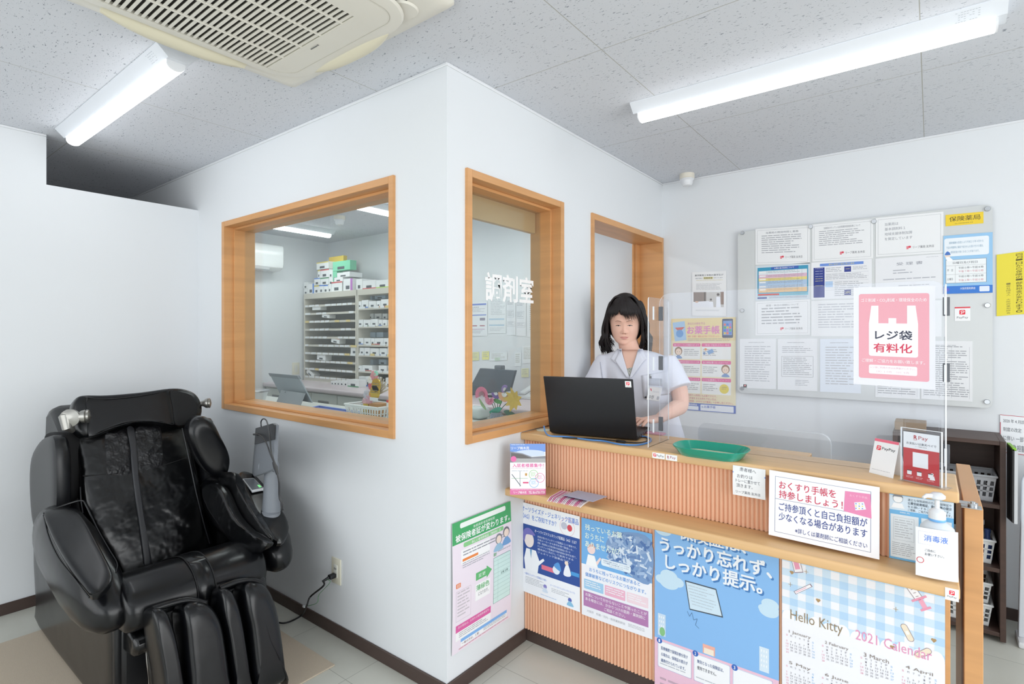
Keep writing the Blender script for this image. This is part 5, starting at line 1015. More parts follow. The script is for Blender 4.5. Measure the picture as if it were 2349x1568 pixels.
# medicine boxes, each a box with a printed patch and a colour band
WB = mat('white_carton', 'f0f1f1', .5); PATCH = mat('dark_print_patch', '50555b', .6); YEL = mat('yellow_carton', 'e9c84e', .5); GRN = mat('mint_carton', '7fd3ab', .5)
PALE = mat('pale_blue_bag', 'b9cbdc', .4); BND = {k: mat('band_' + k, c, .5) for k, c in dict(blue='5f8fe0', red='d65a5a', purple='bb6fc4', lime='b3dc4a', orange='e0935f', pink='dc8aa0', green='4f9a6a', yellow='e6d060').items()}
def mbox(c, y, body=WB, band=None, side='b', label='', group=None, depth=.11, patch=True, floorz=None, sc=True, tilt=0):
    x0, y0, x1, y1 = c
    if sc: x0, x1, y0, y1 = 690 + x0 / 3.92, 690 + x1 / 3.92, 580 + y0 / 3.92, 580 + y1 / 3.92
    A, B = ony(x0, y1, y), ony(x1, y1, y); T = ony(x0, y0, y); w = B.x - A.x; h = T.z - A.z; z = A.z if floorz is None else floorz; h = T.z - z
    o = MB().box(-w / 2, 0, 0, w / 2, depth, h, .0012, 1).build('medicine_box', body, None, smooth=0)
    o.location = ((A.x + B.x) / 2, y, z)
    if tilt: o.rotation_euler = (0, tilt, 0)
    tag(o, label, 'medicine box', group); b0 = -.0008
    if patch:
        q = MB().box(-w * .22, b0, h * .12, w * .18, .0003, h * .42).build('print_patch', PATCH, None, smooth=0); q.parent = o
    if band:
        a = dict(b=(-w / 2, 0, w / 2, h * .13), t=(-w / 2, h * .86, w / 2, h), r=(w * .28, 0, w / 2, h), l=(-w / 2, 0, -w * .36, h))[side]
        q = MB().box(a[0] - .0003, b0, a[1], a[2] + .0003, .0003, a[3]).build('colour_band', BND[band], None, smooth=0); q.parent = o
    return o
Gt = 'medicine boxes stacked on top of the shelving'; pal = ['yellow', 'blue', 'red', 'green']
tops = [((25, 265, 60, 322), None, '', 'small grey-white medicine box at the far left end, upper of two', 0), ((28, 324, 62, 366), None, 'b', 'small medicine box at the far left end, lower of two', 1), ((64, 280, 118, 360), 'blue', 'r', 'white medicine box with a blue right side', 1),
 ((120, 295, 163, 360), 'yellow', 't', 'white box with yellow marks in the bottom row, next to the blue-sided box', 1), ((165, 290, 203, 358), 'blue', 't', 'white box with blue marks, second in the bottom row', 1), ((205, 290, 243, 355), 'blue', 't', 'white box with dark blue marks, third in the bottom row', 1), ((245, 285, 273, 352), None, '', 'plain white box left of the red and blue topped box', 1),
 ((120, 228, 172, 291), 'blue', 't', 'white box in the second row, nearest the left', 0), ((175, 226, 250, 289), 'green', 't', 'white box with green marks in the second row', 0), ((255, 222, 285, 286), None, '', 'plain white narrow box in the second row below the green pack', 0),
 ((152, 155, 173, 224), 'yellow', 't', 'narrow white box in the third row at the left', 0), ((175, 152, 253, 224), 'red', 't', 'white box with red marks in the third row', 0), ((255, 155, 284, 221), None, '', 'plain white box in the third row under the yellow carton', 0), ((142, 88, 248, 151), 'yellow', 't', 'white box with yellow marks topping the left pile', 0),
 ((275, 262, 370, 345), 'red', 't', 'white box with a red and blue top edge', 1), ((382, 235, 464, 340), 'purple', 'r', 'large white box with a purple right side', 1), ((498, 235, 552, 330), None, '', 'plain white box to the right of the purple-sided box', 1), ((556, 252, 674, 325), 'red', 'b', 'white box with a red bottom edge', 1), ((676, 248, 798, 318), 'lime', 'b', 'white box with a lime green bottom edge', 1),
 ((300, 222, 378, 261), None, '', 'white box lying between the red topped box and the mint carton', 0), ((326, 180, 440, 222), None, '', 'flat white box directly below the mint green carton', 0)]
for c, bd, sd, lb, on in tops: mbox(c, 3.47, WB, bd, sd or 'b', lb + ', on top of the shelving' if len((lb + ', on top of the shelving').split()) <= 16 else lb, Gt, .16, True, ST + .0005 if on else None)
mbox((252, 40, 382, 152), 3.56, YEL, None, 'b', 'yellow carton standing upright at the top of the pile on the shelving', Gt, .05, True)
mbox((287, 82, 443, 165), 3.475, GRN, None, 'b', 'mint green carton, upper of two on the shelving', Gt, .08, True)
mbox((288, 167, 323, 258), 3.475, GRN, None, 'b', 'mint green carton, lower of two on the shelving', Gt, .08, True)
Gr = 'medicine boxes packed in the right shelf unit'
rows = [('top', [(515, 435, 543, 488), (547, 425, 605, 485), (612, 435, 675, 490), (682, 430, 715, 480), (720, 418, 795, 472)], 0), ('second', [(510, 600, 560, 655), (563, 600, 625, 652), (628, 595, 690, 650), (700, 605, 727, 655), (735, 600, 772, 655), (785, 600, 823, 652)], 0),
 ('third', [(500, 765, 560, 820), (570, 765, 625, 815), (630, 765, 662, 820), (665, 765, 740, 825), (745, 765, 790, 820), (796, 765, 823, 815)], 0), ('fourth', [(448, 840, 520, 900), (530, 850, 570, 905), (573, 850, 620, 915), (625, 855, 700, 920), (708, 855, 775, 910), (780, 845, 823, 905)], 0),
 ('fifth', [(498, 1010, 548, 1058), (552, 1008, 640, 1060), (700, 1010, 770, 1062), (785, 1010, 823, 1060)], 0), ('bottom', [(522, 1108, 578, 1175), (581, 1108, 640, 1175), (645, 1112, 700, 1176), (762, 1120, 823, 1180)], 1)]
bands = [None, 'blue', None, 'orange', 'red', None, 'green', None, 'blue', None]
ordn = ['first', 'second', 'third', 'fourth', 'fifth', 'sixth']; k = 0
for rn_, cs, on in rows:
    for i, c in enumerate(cs):
        bd = bands[k % 10]; k += 1
        mbox(c, 3.455 if rn_ != 'bottom' else 3.40, WB, bd, 'b', 'white medicine box%s, %s from the left in the %s row of the right shelf unit' % (' with a %s edge' % bd if bd else '', ordn[i], rn_) if not bd else 'white %s-edged medicine box, %s from left, %s row of the right shelf unit' % (bd, ordn[i], rn_), Gr, .10 if rn_ != 'bottom' else .04, True, SB + .0005 if on else {'top': ZR[5], 'second': ZR[4], 'third': ZR[3], 'fourth': ZR[2], 'fifth': ZR[1]}[rn_] + .0055)
bk = [((558, 385, 640, 432), 'top'), ((665, 375, 760, 416), 'top'), ((595, 545, 650, 592), 'second'), ((665, 545, 725, 592), 'second'), ((735, 545, 775, 592), 'second'), ((570, 712, 670, 760), 'third'), ((680, 712, 740, 758), 'third'), ((570, 955, 650, 1002), 'fifth'), ((700, 955, 770, 1000), 'fifth')]
seen = {}
for c, rn_ in bk:
    seen[rn_] = seen.get(rn_, 0) + 1
    mbox(c, 3.60, PALE if rn_ != 'second' else WB, None, 'b', 'pale wrapped medicine box at the back of the %s row, %s from the left' % (rn_, ordn[seen[rn_] - 1]), Gr, .1, rn_ != 'third')
Gl = 'medicine boxes lying in the left shelf unit'
for c, bd, lb, tl in (((103, 475, 175, 514), 'pink', 'pink-marked medicine box lying in the second shelf from the top, left unit', 0), ((190, 552, 255, 583), None, 'small white medicine box in the third shelf of the left unit', .1), ((272, 765, 345, 809), 'orange', 'white and orange medicine box in the middle of the left unit', .12), ((145, 912, 220, 960), None, 'white medicine box in a lower shelf of the left unit', .05), ((45, 1055, 112, 1100), None, 'tilted white medicine box at the bottom left of the left unit', .5)):
    mbox(c, 3.452, WB, bd, 't', lb, Gl, .08, bd != 'pink', None, True, tl)
Gb = 'small medicine boxes in a row on the bench'
for i, c in enumerate(((270, 1148, 296, 1192), (298, 1148, 324, 1192), (326, 1148, 350, 1192), (353, 1148, 385, 1192), (388, 1148, 418, 1192))): mbox(c, 3.30, WB, None, 'b', 'small white medicine box, %s from the left in the row on the bench' % ordn[i], Gb, .07, True, SB + .0005)
mbox((422, 1135, 520, 1196), 3.27, WB, 'green', 'b', 'white medicine box with a green edge at the right of the row on the bench', Gb, .09, True, SB + .0005)
# wall air conditioner
ax = -5.748; P1 = onx(650, 566, -5.55); y1a = P1.y
ac = empty('wall_air_conditioner', (ax, y1a - .45, 2.3), 'white wall air conditioner on the far wall of the dispensing room', 'air conditioner')
prof = [(0, 2.445), (.17, 2.445), (.20, 2.43), (.212, 2.40), (.212, 2.24), (.195, 2.19), (.12, 2.165), (0, 2.165)]
MB().rings([[(ax + d, y, z) for d, z in prof] for y in (y1a - .86, y1a)]).build('body', mat('glossy_white', 'f2f4f4', .2), ac, smooth=50, bevel=.01)
MB().prism([(ax + .205, y1a - .82, 2.200), (ax + .17, y1a - .82, 2.150), (ax + .17, y1a - .15, 2.150), (ax + .205, y1a - .15, 2.200)], (-.006, 0, .004)).build('louvre', WPLA, ac)
MB().box(ax + .11, y1a - .82, 2.158, ax + .19, y1a - .15, 2.168).build('air_slot', mat('slot_grey', '8f9497', .6), ac)
p = onx(678, 845, X0); r = empty('wall_outlet', (X0, p.y, p.z), 'cream outlet plate on the far wall of the dispensing room left of the shelving', 'outlet')
MB().box(X0, p.y - .045, p.z - .07, X0 + .008, p.y + .045, p.z + .07, .003).build('plate', CRM, r); MB().box(X0 + .0075, p.y - .018, p.z - .04, X0 + .010, p.y + .018, p.z + .04, .001).build('socket', mat('pale_socket', 'dcdcd4', .4), r)
# desk inside the side wall, L-shaped around the corner
DZ = .95
dk = empty('dispensing_desk', (-3.6, 2.1, 0), 'white desk running below the inner windows of the dispensing room', 'desk')
MB().box(-5.6, 1.755, DZ - .03, -1.735, 2.40, DZ, .004, 2).box(-2.25, 2.40, DZ - .03, -1.735, 2.62, DZ, .004, 2).build('desk_top', CAB, dk)
for x, y in ((-5.55, 1.8), (-5.55, 2.34), (-1.80, 1.8), (-2.2, 2.56), (-3.6, 2.34)): MB().box(x - .02, y - .02, 0, x + .02, y + .02, DZ - .03).build('leg', ALU, dk)
def dp(px, py, h=0): return onz(px, py, DZ + h)
# tablet on a metal stand
c0 = dp(655, 938); st = empty('tablet_stand', c0, 'folding grey metal stand carrying the tablet on the desk inside', 'tablet stand')
SIL = mat('silver_metal', 'a9adb1', .35, metal=.9)
A, B = dp(624, 932), dp(700, 946); U5 = (B - A).normalized(); N5 = Vector((-U5.y, U5.x, 0)); w5 = (B - A).length
b = MB(); bxf(b, A, U5, N5, Z, 0, 0, 0, w5 * .95, .16, .006, .002, 1); b.build('foot_plate', SIL, st)
lean = math.radians(24); UP5 = (Z * math.cos(lean) + N5 * math.sin(lean)); NN5 = U5.cross(UP5)
b = MB(); bxf(b, A + N5 * .005, U5, UP5, NN5, w5 * .05, 0, -.004, w5 * .78, .13, .0, .002, 1); b.build('back_plate', SIL, st)
b = MB(); b.tube([A + U5 * w5 * .2 + N5 * .05 + Z * .11, A + U5 * w5 * .2 + N5 * .14 + Z * .02], .005, 8); b.build('strut', SIL, st)
Tl, Tr, Bl, Br = [onp(x, y, A + N5 * .07, N5) for x, y in ((617, 856), (683, 862), (640, 912), (709, 924))]
tb = empty('tablet', (Tl + Br) / 2, 'grey tablet computer seen from behind on its stand inside the window', 'tablet')
Bl2 = Bl + N5 * .02 - NN5 * 0; Br2 = Br + N5 * .02; Tl2 = Tl - N5 * .0; Tr2 = Tr
b = MB(); b.prism([Bl2, Br2, Tr2, Tl2], N5 * .012); b.build('back_shell', mat('tablet_grey', '8e969d', .45), tb, smooth=0, bevel=.004)
def lerpq(u, v): return (Tl2.lerp(Tr2, u)).lerp(Bl2.lerp(Br2, u), v)
b = MB(); b.prism([lerpq(0, .12) - N5 * .004, lerpq(1, .12) - N5 * .004, lerpq(1, -.01) - N5 * .004, lerpq(0, -.01) - N5 * .004], N5 * .02); b.build('top_clamp', mat('dark_grey_plastic', '6a7077', .4), tb, smooth=0)
# low trays, basket with decoration, sign, bowl
TBL = mat('blue_tray', '8a9fdc', .35)
t = empty('blue_tray', dp(760, 950), 'flat translucent blue document tray on the desk inside the window', 'tray'); q = [dp(708, 942), dp(816, 962), dp(826, 950), dp(732, 936)]
b = MB(); b.prism([v + Z * .002 for v in q], Z * .006); b.build('tray_base', TBL, t, smooth=0)
b = MB()
for v0, v1 in zip(q, q[1:] + q[:1]): b.tube([v0 + Z * .018, v1 + Z * .018], .004, 6); b.prism([v0 + Z * .004, v1 + Z * .004, v1 + Z * .018, v0 + Z * .018], (0, .0015, 0))
b.build('tray_rim', TBL, t, smooth=0)
def basket(name_mat, cx, cy, z0, wx, wy, h, label, rot=0, rows=2, cols=12, group=None, taper=.88):
    """plastic basket with a lattice of square holes, rolled rim and closed floor, at its own origin"""
    r = empty('plastic_basket', (cx, cy, z0), label, 'basket', group); r.rotation_euler = (0, 0, rot); m = name_mat
    def quad(z, k): t_ = taper + (1 - taper) * z / h; return [(-wx * t_ * k, -wy * t_ * k, z), (wx * t_ * k, -wy * t_ * k, z), (wx * t_ * k, wy * t_ * k, z), (-wx * t_ * k, wy * t_ * k, z)]
    b = MB(); b.rings([quad(0, 1), quad(.004, 1)]); o = b.build('basket_floor', m, None, smooth=0); o.parent = r
    b = MB()
    zs = [0 + h * .02] + [h * (.2 + .62 * k / rows) for k in range(rows + 1)] + [h * .97]
    def strip(z0_, z1_):
        a, c = quad(z0_, 1), quad(z1_, 1)
        for i in range(4): p, q_, r_, s_ = [Vector(v) for v in (a[i], a[(i + 1) % 4], c[(i + 1) % 4], c[i])]; n = (q_ - p).cross(s_ - p).normalized() * .002; b.prism([p, q_, r_, s_], -n)
    strip(0, zs[1])
    for z in zs[2:-2]: strip(z - h * .03, z + h * .03)
    strip(zs[-2], h)
    lo, hi = quad(zs[1], 1), quad(zs[-2], 1)
    for i in range(4):
        n = cols if i % 2 == 0 else max(3, int(cols * wy / wx))
        for k in range(n + 1):
            def at(q_, u): return Vector(q_[i]).lerp(Vector(q_[(i + 1) % 4]), u)
            u0, u1 = max(0, (k - .22) / n), min(1, (k + .22) / n); p, q1, r1, s1 = at(lo, u0), at(lo, u1), at(hi, u1), at(hi, u0); nn = (q1 - p).cross(s1 - p).normalized() * .002; b.prism([p, q1, r1, s1], -nn)
    o = b.build('basket_wall', m, None, smooth=0); o.parent = r
    b = MB(); rim = quad(h, 1); b.tube([rim[0], rim[1]], .006, 8).tube([rim[1], rim[2]], .006, 8).tube([rim[2], rim[3]], .006, 8).tube([rim[3], rim[0]], .006, 8); o = b.build('rim', m, None); o.parent = r
    return r
WPB = mat('white_basket_plastic', 'eceeee', .4)
c0 = dp(852, 958); basket(WPB, c0.x + .01, c0.y + .01, DZ, .165, .10, .085, 'white plastic basket holding the gold ornament on the desk inside the window', .0, 2, 13)
# decorative charm: wicker fan, gold medallions, paper blossoms
o0 = dp(868, 958) + Vector((0, .03, .01)); og = empty('lucky_ornament', o0, 'colourful ornament with two gold medallions standing in the white basket', 'ornament')
GOLD = mat('gold_foil', 'e2c24c', .25, metal=.8); yO = o0.y
def om(px, py): return ony(px, py, yO)
q = om(872, 880); b = MB(); 
for k in range(11):
    a = math.radians(20 + 14 * k); c_ = om(866, 905); e = c_ + Vector((math.cos(a) * .095, .015, math.sin(a) * .115)); b.tube([c_, e], .0045, 6)
b.build('wicker_fan', mat('pale_straw', 'cfc2ae', .7), og)
for px, py, rr_ in ((872, 882, .042), (869, 898, .045)):
    q = om(px, py); q.y -= .03; b = MB(); b.lathe((q.x, q.y, q.z), [(0, -.004), (rr_, -.004), (rr_, .004), (0, .004)], 28, 'y'); m_ = b.build('medallion', GOLD, og)
    a = Art(rr_ * 1.5, rr_ * .6, None); a.lines(0, 0, rr_ * 1.5, rr_ * .6, 2, '6c5a26', ragged=0, seed=int(px)); z = a.sheet('engraving', (q.x - rr_ * .75, q.y - .0045, q.z + rr_ * .3), (1, 0, 0), (0, 0, -1), back=False); setp(z, m_)
for px, py, rr_, c, nm in ((864, 862, .038, 'd98c93', 'blossom'), (856, 872, .03, 'efe6dc', 'mask'), (857, 884, .028, 'd5656f', 'blossom'), (847, 905, .035, 'c9c6cf', 'blossom'), (852, 915, .04, 'dca6b4', 'blossom'), (843, 920, .028, 'e7b9c0', 'blossom'), (858, 903, .024, 'e29a4a', 'blossom'), (868, 857, .022, '8fd0b8', 'blossom')):
    q = om(px, py); q.y -= .02; b = MB()
    for k in range(6): a = k * math.pi / 3; b.ellip((q.x + math.cos(a) * rr_ * .5, q.y, q.z + math.sin(a) * rr_ * .5), (rr_ * .5, .008, rr_ * .5), 10, 6)
    b.build(nm if nm != 'mask' else 'white_blossom', mat('charm_' + c, c, .6), og)
q = om(866, 932); MB().lathe((q.x, q.y, o0.z), [(0, 0), (.055, 0), (.055, .075), (0, .075)], 24).build('straw_drum', mat('amber_straw', 'b98448', .6), og)
q = om(850, 938); MB().box(q.x - .03, q.y - .035, o0.z, q.x + .02, q.y - .01, o0.z + .07).build('gold_box', GOLD, og)
q = om(872, 914); q.y -= .05; MB().box(q.x - .04, q.y, q.z - .01, q.x + .04, q.y + .002, q.z + .012).build('plaque', WPLA, og)
A, B, C = dp(887, 963), dp(906, 967), None; U6 = (B - A).normalized()
a = Art(.085, .125, 'f7f8f9', .002); a.rect(0, 0, .085, .016, 'e2454f', 1); paypay(a, .03, .03, .03, 1); a.text('PayPay', .01, .085, .075, .1, '44464f', 1)
tag(a.sheet('payment_card', A + Z * .125, (1, 0, 0), (0, 0, -1)), 'white payment card with a red top at the lower right corner of the inner window', 'sign stand')
c0 = dp(583, 925); bw = MB().lathe((c0.x, c0.y, DZ), [(0, 0), (.07, 0), (.10, .09), (0, .09)], 28).build('white_tub', WPLA); tag(bw, 'white tub with a steel lid and red round sticker at the window corner', 'tub')
MB().lathe((c0.x, c0.y, DZ), [(0, .091), (.108, .091), (.108, .1), (.09, .106), (0, .108)], 28).build('steel_lid', STEEL, bw)
q = dp(590, 928); MB().lathe((c0.x + .03, c0.y - .096, DZ + .045), [(0, -.003), (.034, -.003), (.034, 0), (0, 0)], 24, 'y').build('round_sticker', mat('red_sticker', 'd9868a', .5), bw)
# ------------------------------------------------------------------ wall papers, monitor, phone, flowers through the second window
WY2 = YB - .003
def wp(px0, py0, px1, py1, art, label, group='papers pinned to the dispensing room wall', y=WY2): return quad_sheet('wall_paper_sheet', ((px0, py0), (px1, py0 - (px1 - px0) * .048), (px0, py1)), y, art, label, 'paper', 0, None, group)
def p1(w, h):
    a = Art(w, h, 'eef0f4', .0012); a.rect(0, h * .03, w * .95, h * .08, '7f93d8', 1); a.rect(0, h * .36, w * .95, h * .39, '7f93d8', 1); a.text('注意事項', w * .3, h * .12, w * .6, h * .16, '7c7f8a', 1); a.lines(w * .05, h * .18, w * .9, h * .3, 3, 'a9acb6'); a.rrect(w * .65, h * .46, w * .9, h * .54, .006, '9a95a6', 1); a.rect(w * .3, h * .68, w * .52, h * .71, 'b5747f', 1); a.rect(w * .65, h * .68, w * .88, h * .71, 'b5747f', 1); a.rect(0, h * .79, w * .88, h * .81, 'c3a3c0', 1); a.lines(w * .2, h * .84, w * .8, h * .94, 3, '8d9099'); return a
def p2(w, h):
    a = Art(w, h, 'eceff2', .0012); a.lines(w * .15, h * .05, w * .95, h * .5, 10, 'b9bdc6', seed=2); a.rect(w * .05, h * .58, w * .9, h * .62, 'bcd4e6', 1); a.rect(w * .05, h * .75, w * .9, h * .79, 'bcd4e6', 1); a.lines(w * .1, h * .84, w * .9, h * .95, 3, 'b9bdc6', seed=4); return a
def p3(w, h):
    a = Art(w, h, 'eceef2', .0012); a.lines(w * .1, h * .04, w * .8, h * .16, 3, '9da0aa', seed=2); a.frame(w * .1, h * .3, w * .8, h * .5, .0015, 'a0a4ad', 1); a.lines(w * .15, h * .33, w * .75, h * .48, 4, 'a0a4ad', seed=3); a.frame(w * .1, h * .62, w * .9, h * .76, .0015, 'a0a4ad', 1); a.lines(w * .15, h * .64, w * .85, h * .74, 3, 'a0a4ad', seed=5); return a
def p4(w, h):
    a = Art(w, h, 'eceef1', .0012); a.lines(w * .1, h * .04, w * .8, h * .1, 2, '8f939c', seed=2)
    for k in range(12): a.rect(w * .1, h * (.16 + k * .062), w * .95, h * (.161 + k * .062), 'b2b6be', 1)
    for x in (.1, .3, .55, .75): a.rect(w * x, h * .16, w * x + .001, h * .85, 'b2b6be', 1)
    a.lines(w * .12, h * .18, w * .5, h * .84, 12, 'a3a7b0', seed=6); return a
wp(1070, 695, 1118, 770, p1, 'blue-barred sheet with small drawings, leftmost on the dispensing room wall'); wp(1120, 684, 1161, 764, p2, 'sheet with two pale blue bars on the dispensing room wall'); wp(1162, 687, 1183, 768, p3, 'narrow sheet with ruled tables on the dispensing room wall'); wp(1184, 690, 1207, 770, p3, 'second narrow ruled sheet, beside the tall table sheet'); wp(1209, 686, 1262, 773, p4, 'tall table sheet at the right end of the upper row of wall papers')
pl_ = lambda c, n=4: (lambda w, h: Art(w, h, c, .0012).lines(w * .12, h * .12, w * .85, h * .8, n, 'b5b5a8', seed=n))
wp(1074, 808, 1099, 827, pl_('eaeab4'), 'pale yellow sticky note at the left edge of the lower wall papers'); wp(1106, 806, 1122, 825, pl_('efeb9e', 3), 'brighter yellow sticky note, second of the lower wall papers'); wp(1123, 809, 1164, 827, pl_('edf0f2', 5), 'strip of white slips beside the yellow sticky notes'); wp(1135, 820, 1147, 827, pl_('cfe3cf', 2), 'tiny pale green note on the strip of white slips', y=WY2 - .003)
wp(1198, 793, 1224, 833, pl_('eff1f3', 8), 'white sheet, left of the pair in the lower row of wall papers'); wp(1225, 793, 1262, 833, pl_('f0f2f4', 9), 'white sheet, right of the pair in the lower row of wall papers'); wp(1196, 845, 1213, 865, pl_('ecebc4', 3), 'small yellow paper on the wall right of the monitor'); wp(1216, 851, 1240, 888, pl_('f0f1f3', 5), 'small white paper on the wall above the telephone'); wp(1181, 808, 1196, 840, pl_('f0f2f4', 5), 'narrow white slip on the wall above the monitor')
# monitor
yM = 3.42; mo = empty('monitor', ony(1140, 905, yM), 'dark computer monitor on the bench seen through the window beside the counter', 'monitor')
c4 = [ony(x, y, yM) for x, y in ((1078, 907), (1176, 896), (1182, 849), (1101, 844))]
c4 = [Vector((v.x, yM + (v.z - 1.2) * .25, v.z)) for v in c4]
b = MB(); b.prism(c4, (0, .03, 0)); b.build('display', mat('monitor_dark', '4f565f', .3), mo, smooth=0, bevel=.004)
b = MB(); v = ony(1141, 841, yM); b.box(v.x - .035, yM + .0, v.z - .03, v.x + .035, yM + .06, v.z + .012, .008); b.build('webcam', mat('dark_grey_plastic', '6a7077', .4), mo)
v = ony(1135, 900, yM); MB().box(v.x - .12, yM + .02, BZ, v.x + .12, yM + .2, BZ + .012, .004).box(v.x - .03, yM + .05, BZ + .01, v.x + .03, yM + .08, v.z + .05).build('stand', mat('dark_grey_plastic', '6a7077', .4), mo)
# telephone
A = onz(1192, 913, BZ); B = onz(1232, 919, BZ); ph = empty('telephone', A, 'white desk telephone on the bench behind the flowers', 'telephone')
v = (A + B) / 2 + Vector((0, .1, 0)); b = MB(); b.prism([(v.x - .11, v.y - .1, BZ), (v.x - .11, v.y + .1, BZ), (v.x - .11, v.y + .1, BZ + .085), (v.x - .11, v.y - .1, BZ + .025)], (.22, 0, 0)); b.build('phone_body', WPLA, ph, smooth=0, bevel=.006)
sl = math.atan2(.06, .2); M = Matrix.Translation((v.x, v.y, BZ + .057)) @ Matrix.Rotation(sl, 4, 'X')
MB().box(-.10, -.09, 0, -.045, .09, .022, .008, 2, M).build('handset', WPLA, ph); MB().box(.02, .05, 0, .09, .08, .002, 0, 1, M).build('display', mat('lcd_grey', '7f868c', .4), ph)
for i in range(4):
    for j in range(3): MB().box(-.02 + j * .022, -.06 + i * .022, 0, -.006 + j * .022, -.046 + i * .022, .002, 0, 1, M).build('key', mat('pale_grey_key', 'b9bfc6', .5), ph)
# vase of paper flowers
vp = dp(1139, 972); vs = empty('flower_vase', (vp.x, vp.y, DZ), 'glass vase of colourful folded paper flowers inside the window beside the counter', 'flower vase')
b = MB(); b.lathe((vp.x, vp.y, DZ), [(0, 0), (.034, 0), (.036, .02), (.028, .05), (.032, .07)], 20, cap=False); b.build('vase', mat('grey_woven_vase', '9aa4b3', .4), vs)
b = MB()
for k in range(18): a = k * .35; b.tube([(vp.x + math.cos(a) * .036, vp.y + math.sin(a) * .036, DZ + .012), (vp.x + math.cos(a + .5) * .036, vp.y + math.sin(a + .5) * .036, DZ + .055)], .002, 5)
b.build('paper_wrap', mat('blue_white_paper', 'b3bfd6', .5), vs)
def fl(px, py, dy=0): return ony(px, py, vp.y + dy)
STM = mat('stem_green', '4c6a4d', .6)
def flower(px, py, kind, col, rr_, name, tip='f1f1f4', dy=0, n=16, ang=(0, 360)):
    c = fl(px, py, dy); b = MB()
    if kind == 'fan':
        for k in range(n):
            a = math.radians(ang[0] + (ang[1] - ang[0]) * k / (n - 1)); d = Vector((math.cos(a), -.25, math.sin(a))); s_ = Vector((-math.sin(a), 0, math.cos(a)))
            b.prism([c + d * rr_ * .3 - s_ * rr_ * .05, c + d * rr_ - s_ * rr_ * .14, c + d * rr_ * 1.08, c + d * rr_ + s_ * rr_ * .14, c + d * rr_ * .3 + s_ * rr_ * .05], (0, .004, 0))
        f = b.build(name, mat('petal_' + col, col, .6), vs, smooth=0)
        b = MB()
        for k in range(n): a = math.radians(ang[0] + (ang[1] - ang[0]) * k / (n - 1)); d = Vector((math.cos(a), -.3, math.sin(a))); b.tube([c + Vector((0, -.004, 0)), c + d * rr_ * .45 + Vector((0, -.006, 0))], .0022, 5)
        b.build('flower_centre', mat('centre_' + tip, tip, .6), f)
    else:
        for k in range(n):
            a = 2 * math.pi * k / n + .3; d = Vector((math.cos(a), -.35, math.sin(a))); s_ = Vector((-math.sin(a), .1, math.cos(a))); e = c + d * rr_ * (1 if k % 2 else 1.15)
            b.prism([c, c + d * rr_ * .45 - s_ * rr_ * .3, e, c + d * rr_ * .45 + s_ * rr_ * .3], (0, .005, 0))
        b.build(name, mat('petal_' + col, col, .6), vs, smooth=0)
    b = MB(); b.tube(spline([c + Vector((0, .006, 0)), c.lerp(Vector((vp.x, vp.y, DZ + .11)), .55) + Vector((0, .01, -.01)), Vector((vp.x, vp.y, DZ + .05))], 5), .0022, 6); b.build('stem', STM, vs)
flower(1107, 905, 'fan', 'ee86a8', .046, 'pink_flower', 'b98a98', 0, 18, (-20, 200)); flower(1124, 915, 'fan', 'f08cae', .032, 'pink_flower', 'f08cae', -.01, 12, (150, 380)); flower(1140, 900, 'fan', '8468b6', .034, 'purple_flower', 'e9e9f2', .01, 12, (190, 330)); flower(1160, 893, 'fan', 'a78cd0', .026, 'lilac_flower', 'f1f1f4', .02, 10, (60, 220)); flower(1160, 902, 'fan', 'f2b587', .045, 'peach_flower', 'f4f4f4', -.005, 16, (180, 350)); flower(1180, 916, 'star', 'f0cd62', .062, 'yellow_flower', n=9, dy=-.01)
def leaf(pts, col, name, dy=-.012):
    P = smooth_closed([fl(x, y, dy) for x, y in pts], 3); b = MB(); b.prism(P, (0, .004, 0)); b.build(name, mat('leaf_' + col, col, .45), vs, smooth=0)
leaf([(1122, 945), (1130, 938), (1142, 933), (1150, 936), (1143, 946), (1130, 948)], '2fa88f', 'leaf'); leaf([(1155, 943), (1165, 940), (1180, 948), (1189, 954), (1178, 958), (1165, 953)], '35705f', 'leaf'); leaf([(1132, 916), (1138, 914), (1150, 920), (1148, 926), (1136, 923)], '5ea85a', 'leaf', .0); leaf([(1098, 913), (1104, 920), (1112, 932), (1114, 940), (1104, 930)], '9cbf8b', 'leaf', .0)
q = dp(1098, 962); b = MB(); b.box(q.x - .13, q.y - .02, DZ, q.x + .03, q.y + .09, DZ + .075, .03, 4); tag(b.build('white_case', mat('pale_case', 'dfe8e8', .35)), 'rounded white case at the lower left corner of the window beside the counter', 'case')
# ================================================================== massage chair
LEA = mat('black_leather', '090a0c', .24, spec=.45, bump=(6, .7, .03), coat=.15); LEA2 = mat('black_leather_smooth', '0b0c0f', .27, spec=.4, bump=(3, .25, .02), coat=.08); FAB = mat('black_fabric', '0d0d0f', .8, noise=(300, .2))
SHL = mat('charcoal_shell', '16171a', .36); SAT = mat('black_satin', '0f0f13', .42, bump=(14, .9, .03)); SLV = mat('satin_silver', '9f9d98', .3, metal=.85); GRY = mat('grey_plastic', '7b8087', .42); CHR = mat('chrome', 'd8dade', .12, metal=1)
STRP = mat('grey_satin_strip', '2e2f33', .35)
mc = empty('massage_chair', (-2.85, .98, 0), 'large black leather massage chair facing right on the beige rug, plugged into the wall', 'massage chair')
YC = .98
def PL(pts, p0, n, sub=3): return smooth_closed([onp(x, y, p0, n) for x, y in pts], sub)
BP, BN = (-2.90, 0, .365), Vector((.928, 0, .373))
def mirror(P): return [Vector((p.x, 2 * YC - p.y, p.z)) for p in P]
def both(fn):
    for s_ in (0, 1): fn((lambda P: P) if s_ == 0 else mirror, s_)
